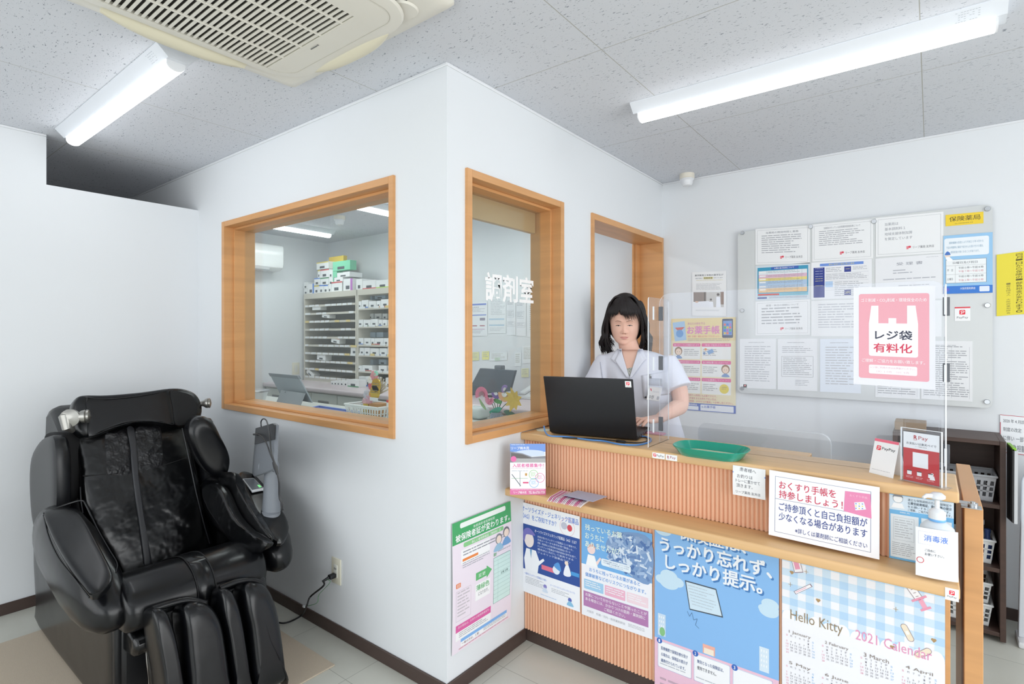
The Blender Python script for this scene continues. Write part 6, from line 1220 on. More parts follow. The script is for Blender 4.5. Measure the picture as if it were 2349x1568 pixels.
# base body
prof = [(-3.50, .0), (-3.56, .12), (-3.62, .42), (-3.55, .60), (-3.2, .62), (-2.9, .38), (-2.5, .40), (-2.40, .36), (-2.40, .10), (-2.46, 0)]
b = MB(); b.rings([[(x, y, z) for x, z in prof] for y in (.705, 1.255)]); b.build('base_body', SHL, mc, smooth=30, bevel=.02)
def side(mir, k):
    P = [(x, .697, z) for x, z in [(-3.50, .02), (-3.56, .12), (-3.61, .40), (-3.5, .56), (-2.9, .50), (-2.50, .46), (-2.43, .38), (-2.43, .08), (-2.5, .02)]]
    P = mir([Vector(p) for p in smooth_closed(P, 3)]); MB().pillow(P, (0, -1 if k == 0 else 1, 0), .016, .004, 4, .12).build('side_skirt', LEA2, mc)
both(side)
# leather strip at the front corner of the base
for y in (.70, 1.26): MB().box(-2.445, y - .012, .05, -2.405, y + .012, .46, .006).build('front_post', SHL, mc)
# back shell wings
def wing(mir, k):
    P = mir(PL([(76, 1110), (80, 1050), (98, 1016), (118, 1003), (133, 1012), (138, 1100), (134, 1200), (112, 1245), (94, 1235), (81, 1190)], (0, .66, 0), (0, 1, 0)))
    MB().pillow(P, (0, -1 if k == 0 else 1, 0), .02, .05, 5, .3).build('back_wing', SHL, mc)
both(wing)
b = MB(); b.rings([[(-3.42, y, .45), (-3.60, y, .80), (-3.56, y, 1.08), (-3.44, y, 1.12), (-3.22, y, 1.0), (-3.05, y, .5)] for y in (.72, 1.24)]); b.build('back_shell', SHL, mc, bevel=.04)
# shoulder pads
P = PL([(118, 1010), (128, 996), (165, 996), (178, 1012), (182, 1060), (180, 1128), (165, 1152), (140, 1148), (124, 1118), (119, 1060)], (-2.98, 0, 0), (1, .25, 0)); MB().pillow(P, (1, .25, 0), .055, .09, 6, .45).build('shoulder_pad', FAB, mc)
P = PL([(427, 985), (440, 964), (462, 957), (484, 968), (503, 1003), (520, 1038), (524, 1065), (515, 1092), (492, 1098), (466, 1080), (444, 1045), (430, 1010)], (-3.02, 0, 0), (1, -.15, 0)); MB().pillow(P, (1, -.15, 0), .05, .10, 6, .45).build('shoulder_pad', LEA2, mc)
# backrest cushion with seams, strip and satin patches
bk_ = MB().pillow(PL([(176, 1000), (240, 985), (330, 972), (430, 968), (442, 1040), (458, 1125), (478, 1215), (498, 1275), (440, 1300), (345, 1330), (290, 1345), (262, 1300), (225, 1240), (192, 1160), (184, 1080)], BP, BN), BN, .035, .16, 7, .32).build('backrest', LEA, mc)
def patch(pts, m, nm, off=.036, th=.006, par=None, p0=None, n=None, rim=.3):
    n = Vector(n or BN).normalized(); p0 = Vector(p0 or BP) + n * off; return MB().pillow(PL(pts, p0, n), n, th, .012, 4, rim).build(nm, m, par or mc)
patch([(240, 1000), (262, 996), (290, 990), (297, 1040), (300, 1090), (262, 1094), (245, 1090), (242, 1050)], SAT, 'satin_panel', .030, .008, bk_)
patch([(310, 986), (345, 982), (368, 985), (372, 1030), (374, 1070), (345, 1080), (320, 1088), (314, 1040)], SAT, 'satin_panel', .030, .008, bk_)
patch([(291, 985), (307, 985), (313, 1030), (315, 1070), (320, 1110), (329, 1180), (338, 1240), (349, 1305), (333, 1312), (322, 1240), (314, 1180), (305, 1110), (301, 1070), (297, 1020)], STRP, 'spine_strip', .036, .008, bk_, rim=.5)
def seam(pts, off, p0=None, n=None, r=.0022, nm='piping', par=None, m=None):
    n = Vector(n or BN).normalized(); p0 = Vector(p0 or BP) + n * off; MB().tube(spline([onp(x, y, p0, n) for x, y in pts], 5), r, 6).build(nm, m or LEA2, par or mc)
DKS = mat('seam_dark', '0b0b0d', .6)  # near-black colour of the chair's seam lines
seam([(190, 1095), (215, 1093), (243, 1091)], .035, nm='seam', par=bk_, m=DKS); seam([(374, 1070), (400, 1062), (430, 1052)], .034, nm='seam', par=bk_, m=DKS)
seam([(418, 985), (426, 1020), (437, 1070), (452, 1140), (468, 1205), (481, 1250)], .034, nm='piping', par=bk_, m=STRP, r=.0028); seam([(184, 1120), (186, 1150), (190, 1180)], .03, nm='piping', par=bk_, m=STRP)
# headrest
HP, HN = (-3.13, 0, 1.05), Vector((.96, 0, .28))
hd = MB().pillow(PL([(163, 940), (170, 922), (185, 913), (240, 912), (320, 905), (385, 896), (420, 898), (446, 910), (459, 935), (456, 962), (436, 978), (400, 982), (350, 975), (305, 976), (262, 988), (225, 1003), (198, 1010), (175, 1004), (163, 980)], HP, HN, 4), HN, .05, .09, 8, .3).build('headrest', LEA2, mc)
patch([(199, 917), (240, 920), (300, 915), (350, 907), (385, 900), (390, 930), (396, 960), (399, 977), (370, 971), (330, 969), (290, 973), (250, 985), (222, 997), (202, 1003), (200, 960)], LEA2, 'headrest_panel', .050, .006, hd, HP, HN, .12)
seam([(200, 915), (240, 919), (300, 914), (350, 906), (386, 898)], .055, HP, HN, .0022, 'piping', hd, DKS); seam([(203, 1005), (225, 998), (262, 983), (305, 971), (350, 969), (398, 977)], .055, HP, HN, .0025, 'piping', hd, LEA)
patch([(390, 900), (415, 902), (440, 912), (452, 935), (448, 960), (430, 975), (402, 977), (396, 940)], FAB, 'fabric_end', .050, .007, hd, HP, HN, .25)
# silver roller units at both sides
def roll(px0, py0, px1, py1, r0, xpl, disc=True):
    A, B = onx(px0, py0, xpl), onx(px1, py1, xpl + .03); ax_ = (B - A).normalized(); b = MB(); L = (B - A).length
    b.tube([A + ax_ * L * t for t in (0, .15, .4, .55, .72, .76, .80, .90, .95, 1)], [r0 * .5, r0 * .45, r0 * .62, r0 * .9, r0, r0 * .86, r0, r0 * .95, r0 * .7, r0 * .1], 22); o = b.build('roller', SLV, mc)
    if disc: b = MB(); D = A - ax_ * .004; b.tube([D + Vector((.0, .012, 0)), D + Vector((.012, -.0, 0)), D + Vector((.02, -.004, 0))], [r0 * 1.25, r0 * 1.3, r0 * .6], 24); b.build('roller_bracket', SLV, o)
roll(160, 962, 209, 957, .030, -3.02); roll(455, 929, 485, 927, .027, -3.13, False)
b = MB(); b.tube([onx(160, 950, -3.05), onx(152, 960, -3.03), onx(156, 985, -3.02), onx(168, 992, -3.03)], [.02, .028, .022, .010], 14); b.build('roller_arm', SLV, mc)
# seat cushion
ys0, ys1 = onx(288, 1400, -2.28).y, onx(607, 1335, -2.30).y
def seatprof(o=0): return [(-2.93, .345), (-2.90, .39 + o), (-2.75, .435 + o), (-2.58, .505 + o), (-2.44, .552 + o), (-2.36 + o, .548 + o), (-2.29 + o, .51), (-2.262 + o, .455), (-2.275 + o, .40), (-2.33, .372 - o), (-2.45, .36 - o), (-2.7, .33)]
def sp(o, y): P = smooth_closed([(x, y, z) for x, z in seatprof(o)], 4); return P
st_ = MB().rings([sp(-.02, ys0), sp(-.006, ys0 + .012), sp(0, ys0 + .04), sp(0, (ys0 + ys1) / 2), sp(0, ys1 - .04), sp(-.006, ys1 - .012), sp(-.02, ys1)]).build('seat_cushion', LEA2, mc, smooth=60)
MB().rings([sp(-.004, .918), sp(.005, .924), sp(.005, .984), sp(-.004, .990)]).build('seat_band', LEA2, st_, smooth=60)
for q in (.920, .988): MB().tube([p for p in sp(.0045, q)[8:34]], .0022, 6).build('seam', DKS, st_)
MB().rings([[(x, y, z) for x, z in [(-2.42, .375), (-2.30, .36), (-2.28, .32), (-2.31, .28), (-2.42, .27)]] for y in (ys0 + .03, ys1 - .03)]).build('under_flap', LEA, mc, bevel=.015)
# armrests
def arm(mir, k):
    S = [(-3.12, .61, .025, .65, .02), (-3.10, .62, .06, .65, .055), (-3.03, .61, .115, .648, .075), (-2.90, .595, .137, .645, .087), (-2.76, .572, .137, .645, .09), (-2.60, .537, .13, .645, .09), (-2.48, .502, .112, .65, .086), (-2.39, .475, .09, .655, .076), (-2.33, .455, .06, .66, .055), (-2.30, .45, .03, .665, .03)]
    R = []
    for x, zc, hz, yc, hy in S:
        q = []
        for j in range(28):
            a = 2 * math.pi * j / 28; e = .78; cy = math.copysign(abs(math.cos(a)) ** e, math.cos(a)); sz = math.copysign(abs(math.sin(a)) ** e, math.sin(a)); q.append(Vector((x + .10 * hz * sz, yc + hy * cy, zc + hz * sz)))
        R.append(mir(q))
    o = MB().rings(R).build('armrest', LEA2, mc, smooth=70)
    TP, TN = (-2.70, .60, .742), Vector((.33, -.12, .93))
    pts = [(102, 1180), (140, 1172), (172, 1176), (195, 1200), (228, 1262), (255, 1315), (256, 1340), (238, 1362), (212, 1373), (192, 1352), (160, 1308), (132, 1262), (110, 1215)]
    if k: P = PL([(546, 1094), (560, 1086), (590, 1100), (636, 1160), (660, 1203), (658, 1236), (636, 1250), (606, 1218), (574, 1158), (552, 1115)], (-2.70, 1.36, .70), (.33, .06, .93)); MB().pillow(P, (.33, .06, .93), .012, .03, 5, .25).build('arm_pad', LEA2, o); return
    MB().pillow(PL(pts, TP, TN), TN, .016, .03, 5, .25).build('arm_pad', LEA2, o)
    sm = mir([onp(x, y, Vector(TP) - TN.normalized() * .006, TN) for x, y in [(99, 1182), (140, 1165), (185, 1152), (198, 1164), (222, 1215), (250, 1265), (268, 1296), (266, 1318)]]); MB().tube(spline(sm, 5), .0032, 6).build('piping', LEA2, o)
    sm = mir([onp(x, y, Vector((-2.70, .535, .70)), Vector((.2, -.8, .5))) for x, y in [(100, 1185), (112, 1235), (135, 1285), (170, 1330), (205, 1375)]]); MB().tube(spline(sm, 5), .0028, 6).build('seam', LEA2, o)
both(arm)
# inner forearm flaps of the far armrest
P = PL([(503, 1090), (515, 1086), (540, 1088), (552, 1120), (580, 1170), (612, 1215), (628, 1240), (612, 1245), (580, 1232), (548, 1198), (522, 1150)], (0, 1.27, 0), (.1, -1, .35)); MB().pillow(P, (.1, -1, .35), .018, .03, 5, .3).build('arm_flap', LEA, mc)
P = PL([(470, 1125), (490, 1112), (515, 1122), (545, 1185), (590, 1232), (622, 1250), (600, 1268), (572, 1272), (540, 1248), (500, 1195), (476, 1155)], (0, 1.22, 0), (.1, -1, .35)); MB().pillow(P, (.1, -1, .35), .03, .03, 6, .4).build('arm_flap', LEA, mc)
# remote on the far armrest
q = [onp(x, y, (-2.75, 1.36, .725), (.25, .05, .95)) for x, y in ((556, 1105), (582, 1103), (607, 1128), (578, 1134))]
b = MB(); b.prism(q, (0, 0, .010)); rm = b.build('remote_frame', WPLA, mc, smooth=0, bevel=.003)
cq = sum(q, Vector()) / 4; b = MB(); b.prism([cq + (v - cq) * .86 + Vector((0, 0, .0102)) for v in q], (0, 0, .001)); b.build('remote_panel', mat('remote_grey', '6f757c', .3), rm, smooth=0)
b = MB(); b.prism([cq + (v - cq) * .2 + (q[2] - cq) * .55 + Vector((0, 0, .0115)) for v in q], (0, 0, .0006)); b.build('green_light', mat('green_led', '7fe08a', .4, emit=.6), rm, smooth=0)
# controller holder: foot, column, joint, controller with cables
YH = 1.33
f0 = ony(618, 1172, YH)
b = MB(); b.lathe((f0.x, YH - .01, f0.z - .012), [(0, -.01), (.072, -.01), (.07, .004), (.05, .014), (0, .018)], 30, sx=1.0, sy=.75); hf = b.build('holder_foot', GRY, mc)
c0, c1 = ony(622, 1172, YH), ony(623, 1075, YH)
b = MB(); b.tube([c0 - Vector((0, 0, .01)), c0.lerp(c1, .3), c0.lerp(c1, .7), c1], [.042, .036, .033, .030], 20); b.build('holder_column', GRY, mc)
j = ony(622, 1073, YH); MB().cyl(j + Vector((-.035, -.03, 0)), j + Vector((.03, .01, 0)), .026, 24).build('joint', GRY, mc)
YT = 1.33; TN_ = Vector((-.45, -1, .15)).normalized()
TPt = onp(606, 1035, (-2.60, YT, .85), TN_)
P = [onp(x, y, TPt, TN_) for x, y in ((587, 984), (627, 974), (632, 978), (627, 1080), (610, 1088), (582, 1096), (578, 1090), (580, 1062))]
b = MB(); b.prism(P, -TN_ * .014); ct = b.build('controller', GRY, mc, smooth=0, bevel=.004)
P = [onp(x, y, TPt + TN_ * .002, TN_) for x, y in ((587.5, 985), (627, 975), (631.5, 979), (630, 1012), (585, 1022))]
b = MB(); b.prism(P, TN_ * .003); b.build('controller_cap', mat('dark_plastic', '2c2d31', .4), ct, smooth=0)
def cb(pts, nm='cable', r=.0028): MB().tube(spline([onp(x, y, TPt + TN_ * .018, TN_) for x, y in pts], 6), r, 7).build(nm, DK, mc)
cb([(599, 981), (599, 970), (604, 964), (612, 970), (618, 1000), (622, 1040), (632, 1072), (636, 1092)]); cb([(587, 999), (597, 1002), (610, 1018), (620, 1045), (630, 1068), (635, 1090)]); cb([(636, 1090), (640, 1110), (641, 1145), (647, 1160), (648, 1175)])
b = MB(); b.tube([onp(x, y, TPt + TN_ * .018, TN_) for x, y in ((628, 1066), (632, 1076), (636, 1092))], [.005, .007, .004], 10); b.build('cable_plug', DK, mc)
b = MB(); b.tube([onp(x, y, TPt + TN_ * .016, TN_) for x, y in ((582, 999), (592, 1000))], .005, 8); b.build('side_plug', DK, mc)
# leg rests: two channels each with an outer and an inner bolster
XL = -2.20
def extend(pts, p0, n, z1=.07):
    P = [onp(x, y, p0, n) for x, y in pts]; return P
LN_ = Vector((.97, 0, .24))
def bolster(pts, bx, nm='leg_bolster', th=.05, x=XL, m=LEA2, back=.10):
    """outline over the visible part, carried on straight down to the foot end"""
    p0 = Vector((x, 0, .49)); pts = [(bx[1], 1568)] + pts[::1] + [] if 0 else pts; P = [onp(a, c, p0, LN_) for a, c in pts]; k = Vector((-LN_.z, 0, LN_.x))
    def down(px):
        q = onp(px, 1568, p0, LN_); t = (.06 - q.z) / k.z; return q, q + k * t
    a0, a1 = down(bx[0]); b0, b1 = down(bx[1]); P = P + [b0, b1, a1, a0]
    return MB().pillow(smooth_closed(P, 3), LN_, th, back, 6, .42).build(nm, m, mc)
bolster([(351, 1480), (343, 1415), (352, 1399), (372, 1402), (386, 1430), (398, 1475)], (366, 414))
bolster([(414, 1460), (410, 1405), (425, 1388), (447, 1382), (472, 1390), (491, 1414), (503, 1455)], (424, 519), th=.06)
bolster([(512, 1460), (500, 1402), (500, 1362), (510, 1352), (527, 1362), (541, 1400), (554, 1470)], (528, 568))
bolster([(562, 1450), (552, 1400), (550, 1360), (560, 1342), (578, 1337), (600, 1345), (618, 1380), (632, 1440)], (574, 648), th=.06)
for pts in ([(350, 1402), (380, 1392), (410, 1384), (440, 1381), (470, 1388)], [(504, 1354), (525, 1345), (550, 1337), (580, 1335), (603, 1344)]):
    MB().tube(spline([onp(x, y, (XL + .0, 0, .49), LN_) for x, y in pts], 5), .012, 10).build('top_edge', LEA2, mc)
def chan(y0, y1):
    k = Vector((-LN_.z, 0, LN_.x)); A = Vector((XL - .065, 0, .44)) ; b = MB(); 
    b.prism([A + Vector((0, y0, 0)), A + Vector((0, y1, 0)), A - k * .38 + Vector((0, y1, 0)), A - k * .38 + Vector((0, y0, 0))], -LN_ * .05); b.build('leg_channel', LEA, mc, bevel=.02)
chan(.745, .975); chan(1.0, 1.20)
MB().box(-3.25, 1.25, .40, -2.52, 1.275, .66, .02).build('inner_side', LEA, mc)
# centre post and chrome arc
b = MB(); b.box(-2.25, .978, .06, -2.18, 1.012, .40, .008); b.build('centre_post', SHL, mc)
q0 = onx(342, 1482, -2.31); b = MB(); b.tube(spline([q0 + Vector((-.03, 0, .01)), q0, onx(345, 1520, -2.29), onx(350, 1568, -2.27), Vector((-2.27, q0.y - .01, .07)), Vector((-2.36, q0.y - .01, .03))], 5), .014, 12); b.build('chrome_foot', CHR, mc)
MB().box(-3.3, .74, .007, -2.40, 1.22, .05, .006).build('floor_frame', SHL, mc)
# ================================================================== the person behind the counter
from mathutils.bvhtree import BVHTree
SKIN = mat('skin', 'f0c2ae', .48, spec=.35, sss=.12); LIP = mat('lips', 'd99a93', .4); HAIR = mat('dark_hair', '1c1617', .48, spec=.35); BROW = mat('brow', '96725f', .8); EYE = mat('eye_dark', '1d1414', .2); SCL = mat('eye_white', 'e8e2de', .3)
COAT = mat('white_coat', 'e6e8f3', .75, bump=(9, .25, .02))
pe = empty('person', (-1.28, 2.76, 0), 'person with dark shoulder-length hair in a short-sleeved white coat, typing at the laptop', 'person')
HO = Vector((-1.303, 2.665, 1.527))
yaw = Vector((.37, -.929, 0)).normalized(); pit = math.radians(15)
f_ = Vector((yaw.x * math.cos(pit), yaw.y * math.cos(pit), -math.sin(pit))); x_ = Vector((0, 0, 1)).cross(yaw).normalized(); u_ = x_.cross(f_).normalized()
if u_.z < 0: u_ = -u_
def hl(x, y, z): return HO + x_ * x + f_ * (y - .075) + u_ * z     # head-local: right in view, forward, up; origin between the eyes
def lerp1(T, v):
    if v <= T[0][0]: return T[0][1:]
    for a, b in zip(T, T[1:]):
        if v <= b[0]:
            t = (v - a[0]) / (b[0] - a[0]); t = t * t * (3 - 2 * t) if 0 else t; return tuple(p + (q - p) * t for p, q in zip(a[1:], b[1:]))
    return T[-1][1:]
HT = [(-.118, .012, .062, .0), (-.112, .036, .076, -.005), (-.100, .050, .082, .00), (-.085, .0585, .083, .02), (-.065, .065, .081, .05), (-.04, .070, .080, .08), (-.01, .073, .078, .095), (.02, .0755, .081, .105), (.05, .076, .082, .108), (.08, .070, .074, .10), (.105, .055, .055, .08), (.122, .033, .03, .05), (.130, .006, .005, .015)]
def g(x, z, cx, cz, sx, sz): return math.exp(-((x - cx) / sx) ** 2 - ((z - cz) / sz) ** 2)
def headpt(a, z):
    """a: angle, 0 = front"""
    w, fr, bk = lerp1(HT, z); w *= 1.10; s, c = math.sin(a), math.cos(a); e = .9
    x = w * math.copysign(abs(s) ** e, s); y = (fr if c > 0 else bk + .02) * math.copysign(abs(c) ** (1.0 if c < 0 else .82), c)
    if c > 0:
        d = 0; ax = abs(x)
        d += -.0085 * g(ax, z, .030, .002, .017, .012) + .0055 * g(ax, z, .031, -.001, .014, .008) + .004 * g(ax, z, .028, .022, .02, .007)
        d += .010 * math.exp(-(x / .0075) ** 2) * max(0, min(1, (.012 - z) / .05)) * (1 if z > -.045 else 0) * (1 if z > -.036 else max(0, (z + .048) / .012))
        d += .014 * g(x, z, 0, -.036, .0085, .0075) + .010 * g(ax, z, .0125, -.040, .0058, .006)
        d += .0042 * g(x, z, 0, -.0625, .019, .0045) + .0055 * g(x, z, 0, -.073, .016, .005) - .0035 * g(x, z, 0, -.0675, .022, .0018) - .003 * g(x, z, 0, -.084, .02, .006)
        d += .006 * g(x, z, 0, -.101, .018, .012) + .0045 * g(ax, z, .040, -.035, .018, .02) - .002 * g(x, z, 0, -.052, .004, .008)
        y += d * min(1, c * 3)
    return x, y, z
NZ, NA = 92, 96
R = []
for i in range(NZ + 1):
    t = i / NZ; z = -.118 + .248 * t; R.append([hl(*headpt(2 * math.pi * j / NA, z)) for j in range(NA)])
bod = MB().rings(R)
# torso frame
tf = Vector((.30, -.954, 0)).normalized(); tx = Vector((0, 0, 1)).cross(tf)
def tp(c, a, b, z): return Vector((c[0], c[1], 0)) + tx * a + tf * b + Vector((0, 0, z))
TC = [(.50, -1.26, 2.86), (.92, -1.265, 2.84), (1.10, -1.27, 2.79), (1.25, -1.277, 2.755), (1.33, -1.28, 2.745), (1.38, -1.283, 2.735), (1.42, -1.287, 2.72), (1.46, -1.297, 2.70)]
def tring(z, hw, hd, n=36, e=.85, bust=0):
    c = lerp1(TC, z); R = []
    for j in range(n):
        a = 2 * math.pi * j / n; ca, sa = math.cos(a), math.sin(a); u = hw * math.copysign(abs(ca) ** e, ca); v = hd * math.copysign(abs(sa) ** e, sa)
        if bust and sa > 0: v += bust * (math.exp(-((u - .075) / .06) ** 2) + math.exp(-((u + .075) / .06) ** 2))
        R.append(tp(c, u, v, z))
    return R
bod.rings([tring(z, w - .012, d - .012) for z, w, d in ((.80, .175, .12), (.92, .18, .125), (1.05, .16, .11), (1.2, .17, .11), (1.3, .17, .10), (1.355, .13, .078), (1.38, .072, .058), (1.395, .04, .04))])
nb0, nb1 = Vector((-1.286, 2.735, 1.33)), hl(0, -.005, -.06)
bod.tube([nb0, nb0.lerp(nb1, .35), nb0.lerp(nb1, .7), nb1, hl(0, -.02, 0)], [.075, .056, .052, .053, .05], 24)
def limb(pts, rs, seg=18):
    P = spline(pts, 5); n = len(P); k = len(pts); rr = []
    for i in range(n):
        t = i / (n - 1) * (k - 1); a = min(int(t), k - 2); rr.append(rs[a] + (rs[a + 1] - rs[a]) * (t - a))
    P = [P[0] - (P[1] - P[0]).normalized() * rs[0] * .5] + P + [P[-1] + (P[-1] - P[-2]).normalized() * rs[-1] * .5]; rr = [rs[0] * .6] + rr + [rs[-1] * .55]
    bod.tube(P, rr, seg)
ShR, ShL = Vector((-1.113, 2.79, 1.335)), Vector((-1.430, 2.695, 1.335))
ElR, ElL = Vector((-1.030, 2.765, 1.115)), Vector((-1.468, 2.60, 1.13))
WrR, WrL = Vector((-1.060, 2.560, 1.062)), Vector((-1.478, 2.420, 1.055))
limb([ShR, ShR.lerp(ElR, .5) + Vector((.012, .012, 0)), ElR, ElR.lerp(WrR, .35) + Vector((.006, 0, 0)), ElR.lerp(WrR, .75), WrR], [.050, .046, .040, .041, .031, .025])
limb([ShL, ShL.lerp(ElL, .5), ElL, ElL.lerp(WrL, .35), ElL.lerp(WrL, .75), WrL], [.046, .044, .039, .039, .030, .025])
nails = []
def hand(wr, d, thumb, zt):
    """palm down on a surface at height zt; d: finger direction; thumb: unit side on which the thumb lies"""
    d = Vector(d).normalized(); s = Vector(thumb).normalized(); pc = Vector((wr.x, wr.y, 0)) + d * .055; top = zt + .028
    P = [wr, wr + d * .022, Vector((pc.x, pc.y, top)), Vector((pc.x, pc.y, top - .002)) + d * .035]
    for off, r in ((-.026, .0145), (-.009, .016), (.009, .016), (.026, .0145)):
        bod.tube([wr + s * off * .45, Vector((pc.x, pc.y, top)) + s * off * .9 - d * .01, Vector((pc.x, pc.y, top - .002)) + s * off + d * .034], [.019, r, r * .82], 14)
    for off, L, sp in ((.028, .066, .10), (.0095, .074, .03), (-.0095, .069, -.04), (-.028, .055, -.12)):
        k = Vector((pc.x, pc.y, top - .001)) + s * off * 1.04 + d * .032; dd = (d + s * sp).normalized(); dn = Vector((0, 0, -1))
        p1 = k + dd * L * .42 + Vector((0, 0, .006)); p2 = k + dd * L * .75 + dn * .008; p3 = k + dd * L * .98; p3.z = zt + .0085
        bod.tube([k - dd * .01, k, p1, p2, p3, p3 + dd * .004], [.009, .0095, .0088, .0083, .0072, .003], 12); nails.append((p3 + Vector((0, 0, .0055)), dd))
    b0 = wr + d * .018 + s * .016; b1 = Vector((pc.x, pc.y, zt + .02)) + s * .047 - d * .012; b2 = b1 + (d * .7 + s * .55).normalized() * .034; b3 = b2 + (d * .95 + s * .15).normalized() * .026; b1.z = zt + .018; b2.z = zt + .013; b3.z = zt + .010
    bod.tube([b0, b1, b2, b3, b3 + d * .003], [.015, .0135, .0108, .009, .004], 12); nails.append((b3 + Vector((0, 0, .006)), d))
hand(WrR, (-.42, -.91, 0), (-.91, .42, 0), CT + .0235)
hand(WrL, (.02, -1, 0), (1, .02, 0), CT + .001)
# legs under the coat
for q in (-.085, .085):
    A = tp((-1.262, 2.845), q, 0, .82); B = tp((-1.262, 2.85), q, .01, .47); C_ = tp((-1.262, 2.87), q * .9, 0, .07)
    limb([A, B, C_], [.085, .055, .036]); 
bo_ = bod.build('body', SKIN, pe, smooth=0)
q = bo_.modifiers.new('remesh', 'REMESH'); q.mode = 'VOXEL'; q.voxel_size = .0027; q.use_smooth_shade = True
q = bo_.modifiers.new('smooth', 'CORRECTIVE_SMOOTH') if 0 else bo_.modifiers.new('smooth', 'SMOOTH'); q.factor = .5; q.iterations = 3
for p, dd in nails:
    s = dd.cross(Vector((0, 0, 1))).normalized(); b = MB(); b.prism([p - dd * .006 - s * .0042, p + dd * .005 - s * .0038, p + dd * .007, p + dd * .005 + s * .0038, p - dd * .006 + s * .0042], (0, 0, -.0012)); b.build('fingernail', mat('nail', 'eeb9a8', .3), bo_, smooth=0)
# face details
def surf(x, z, o=.0012):
    best = None
    w, fr, bk = lerp1(HT, z)
    lo, hi = -1.45, 1.45
    for _ in range(24):
        m = (lo + hi) / 2
        if headpt(m, z)[0] < x: lo = m
        else: hi = m
    p = headpt((lo + hi) / 2, z); return hl(p[0], p[1] + o, z)
for s in (-1, 1):
    MB().tube([surf(s * x, z) for x, z in ((.017, -.0042), (.022, -.0026), (.030, -.002), (.038, -.0032), (.0445, -.0062))], [.0006, .0013, .0017, .0017, .0008], 6).build('eyelashes', EYE, pe)
    b = MB(); P = [surf(s * x, z, .0006) for x, z in ((.018, -.0045), (.024, -.0028), (.031, -.0024), (.038, -.0034), (.0435, -.0058), (.036, -.0062), (.029, -.0064), (.022, -.0060))]; b.prism(P, f_ * .0006); b.build('eye_white', SCL, pe, smooth=0)
    b = MB(); c = surf(s * .0295, -.0042, .0014); b.prism([c + x_ * .0046 * math.cos(a) + u_ * .0017 * math.sin(a) for a in [k * math.pi / 6 for k in range(12)]], f_ * .0006); b.build('iris', EYE, pe, smooth=0)
    MB().tube([surf(s * x, z, .0005) for x, z in ((.019, .007), (.028, .0092), (.038, .008), (.045, .003))], .0005, 5).build('eyelid_crease', mat('crease', 'b98870', .6), pe)
    MB().tube([surf(s * x, z, .0002) for x, z in ((.013, .019), (.022, .0225), (.034, .0245), (.048, .018))], [.0012, .0019, .0017, .0006], 6).build('eyebrow', BROW, pe)
    c = surf(s * .0065, -.0475, .002); MB().ellip(c, (.0022, .0016, .0012), 8, 6).build('nostril', mat('nostril_dark', '7d4a3e', .7), pe)
def lipshape(zs, nm, m):
    n = 12; b = MB(); G = []
    for k in range(5):
        t = k / 4; G.append([surf(-.021 + .042 * i / n, zs(i / n)[0] + (zs(i / n)[1] - zs(i / n)[0]) * t, .0012) for i in range(n + 1)])
    b.grid(G); o = b.build(nm, m, pe); q = o.modifiers.new('s', 'SOLIDIFY'); q.thickness = .0008
bow = lambda t: math.sin(math.pi * t)
lipshape(lambda t: (-.0675 - .0004 * bow(t), -.0675 + .0062 * bow(t) ** .7 - .0012 * math.exp(-((t - .5) / .09) ** 2)), 'upper_lip', LIP)
lipshape(lambda t: (-.0682 - .0082 * bow(t) ** .8, -.0682 - .0006 * bow(t)), 'lower_lip', LIP)
MB().tube([surf(-.023 + .046 * i / 10, -.0678 + .0012 * abs(i / 5 - 1), .0013) for i in range(11)], .0005, 5).build('mouth_line', mat('lip_line', '8f4b4b', .6), pe)
# ------------------------------------------------------------------ hair
hb = MB(); rh = random.Random(21)
ME_ = Matrix((x_, f_, u_)).transposed().to_4x4()
hb.ellip(hl(0, -.022, .052), (.090, .102, .104), 28, 18, ME_)
hb.ellip(hl(0, -.05, -.03), (.096, .075, .11), 22, 14, ME_)
def strand(pts, r, taper=.25):
    P = spline([hl(*p) for p in pts], 5); n = len(P); rr = [r * (.55 + .45 * math.sin(math.pi * min(1, (i / (n - 1)) * 1.6) / 1)) if 0 else r * (.5 + .5 * min(1, i / (n * .3))) * (1 if i < n * .6 else max(taper, 1 - (i - n * .6) / (n * .4) * (1 - taper * .3))) for i in range(n)]
    rr[-1] = r * .08; hb.tube(P, rr, 6)
for s in (-1, 1):
    for i in range(190):
        t = i / 189; y0 = .055 - .12 * t; jit = lambda a: rh.uniform(-a, a); w = 1 + jit(.05)
        ye = .045 - .15 * t + jit(.012); L = (-.150 if s > 0 else -.135) - .04 * rh.random() - (.02 if .15 < t < .5 else 0); fl_ = rh.uniform(-1, 1)
        side = .118 * w * (1 if t < .8 else .8); inn = rh.uniform(-.03, .012)
        strand([(s * .006 + jit(.004), y0 * .7 + .0, .152 - abs(y0) * .12), (s * .048, y0 + jit(.006), .146 - .05 * t * t), (s * .080 * w, y0 - .005, .095), (s * .099 * w, (y0 + ye) / 2 - .008, .035), (s * side, ye - .008, -.035), (s * (side - .004 + .008 * fl_), ye + .008 * fl_, -.075), (s * (side + .012 + .010 * fl_), ye + .010 * fl_, -.112), (s * (side + inn + .002), ye + .014 * fl_, L)], rh.uniform(.0034, .0062))
for i in range(80):   # locks falling in front of the shoulder on both sides
    s = -1 if i < 40 else 1; jit = lambda a: rh.uniform(-a, a)
    strand([(s * .03, .05, .14), (s * .070, .050 + jit(.008), .09), (s * (.091 + jit(.004)), .050, .03), (s * (.095 + jit(.006)), .046, -.04), (s * (.096 + jit(.012)), .044 + jit(.01), -.10), (s * (.070 + jit(.022)), .050 + jit(.012), -.165 - rh.random() * .045)], rh.uniform(.0026, .0045))
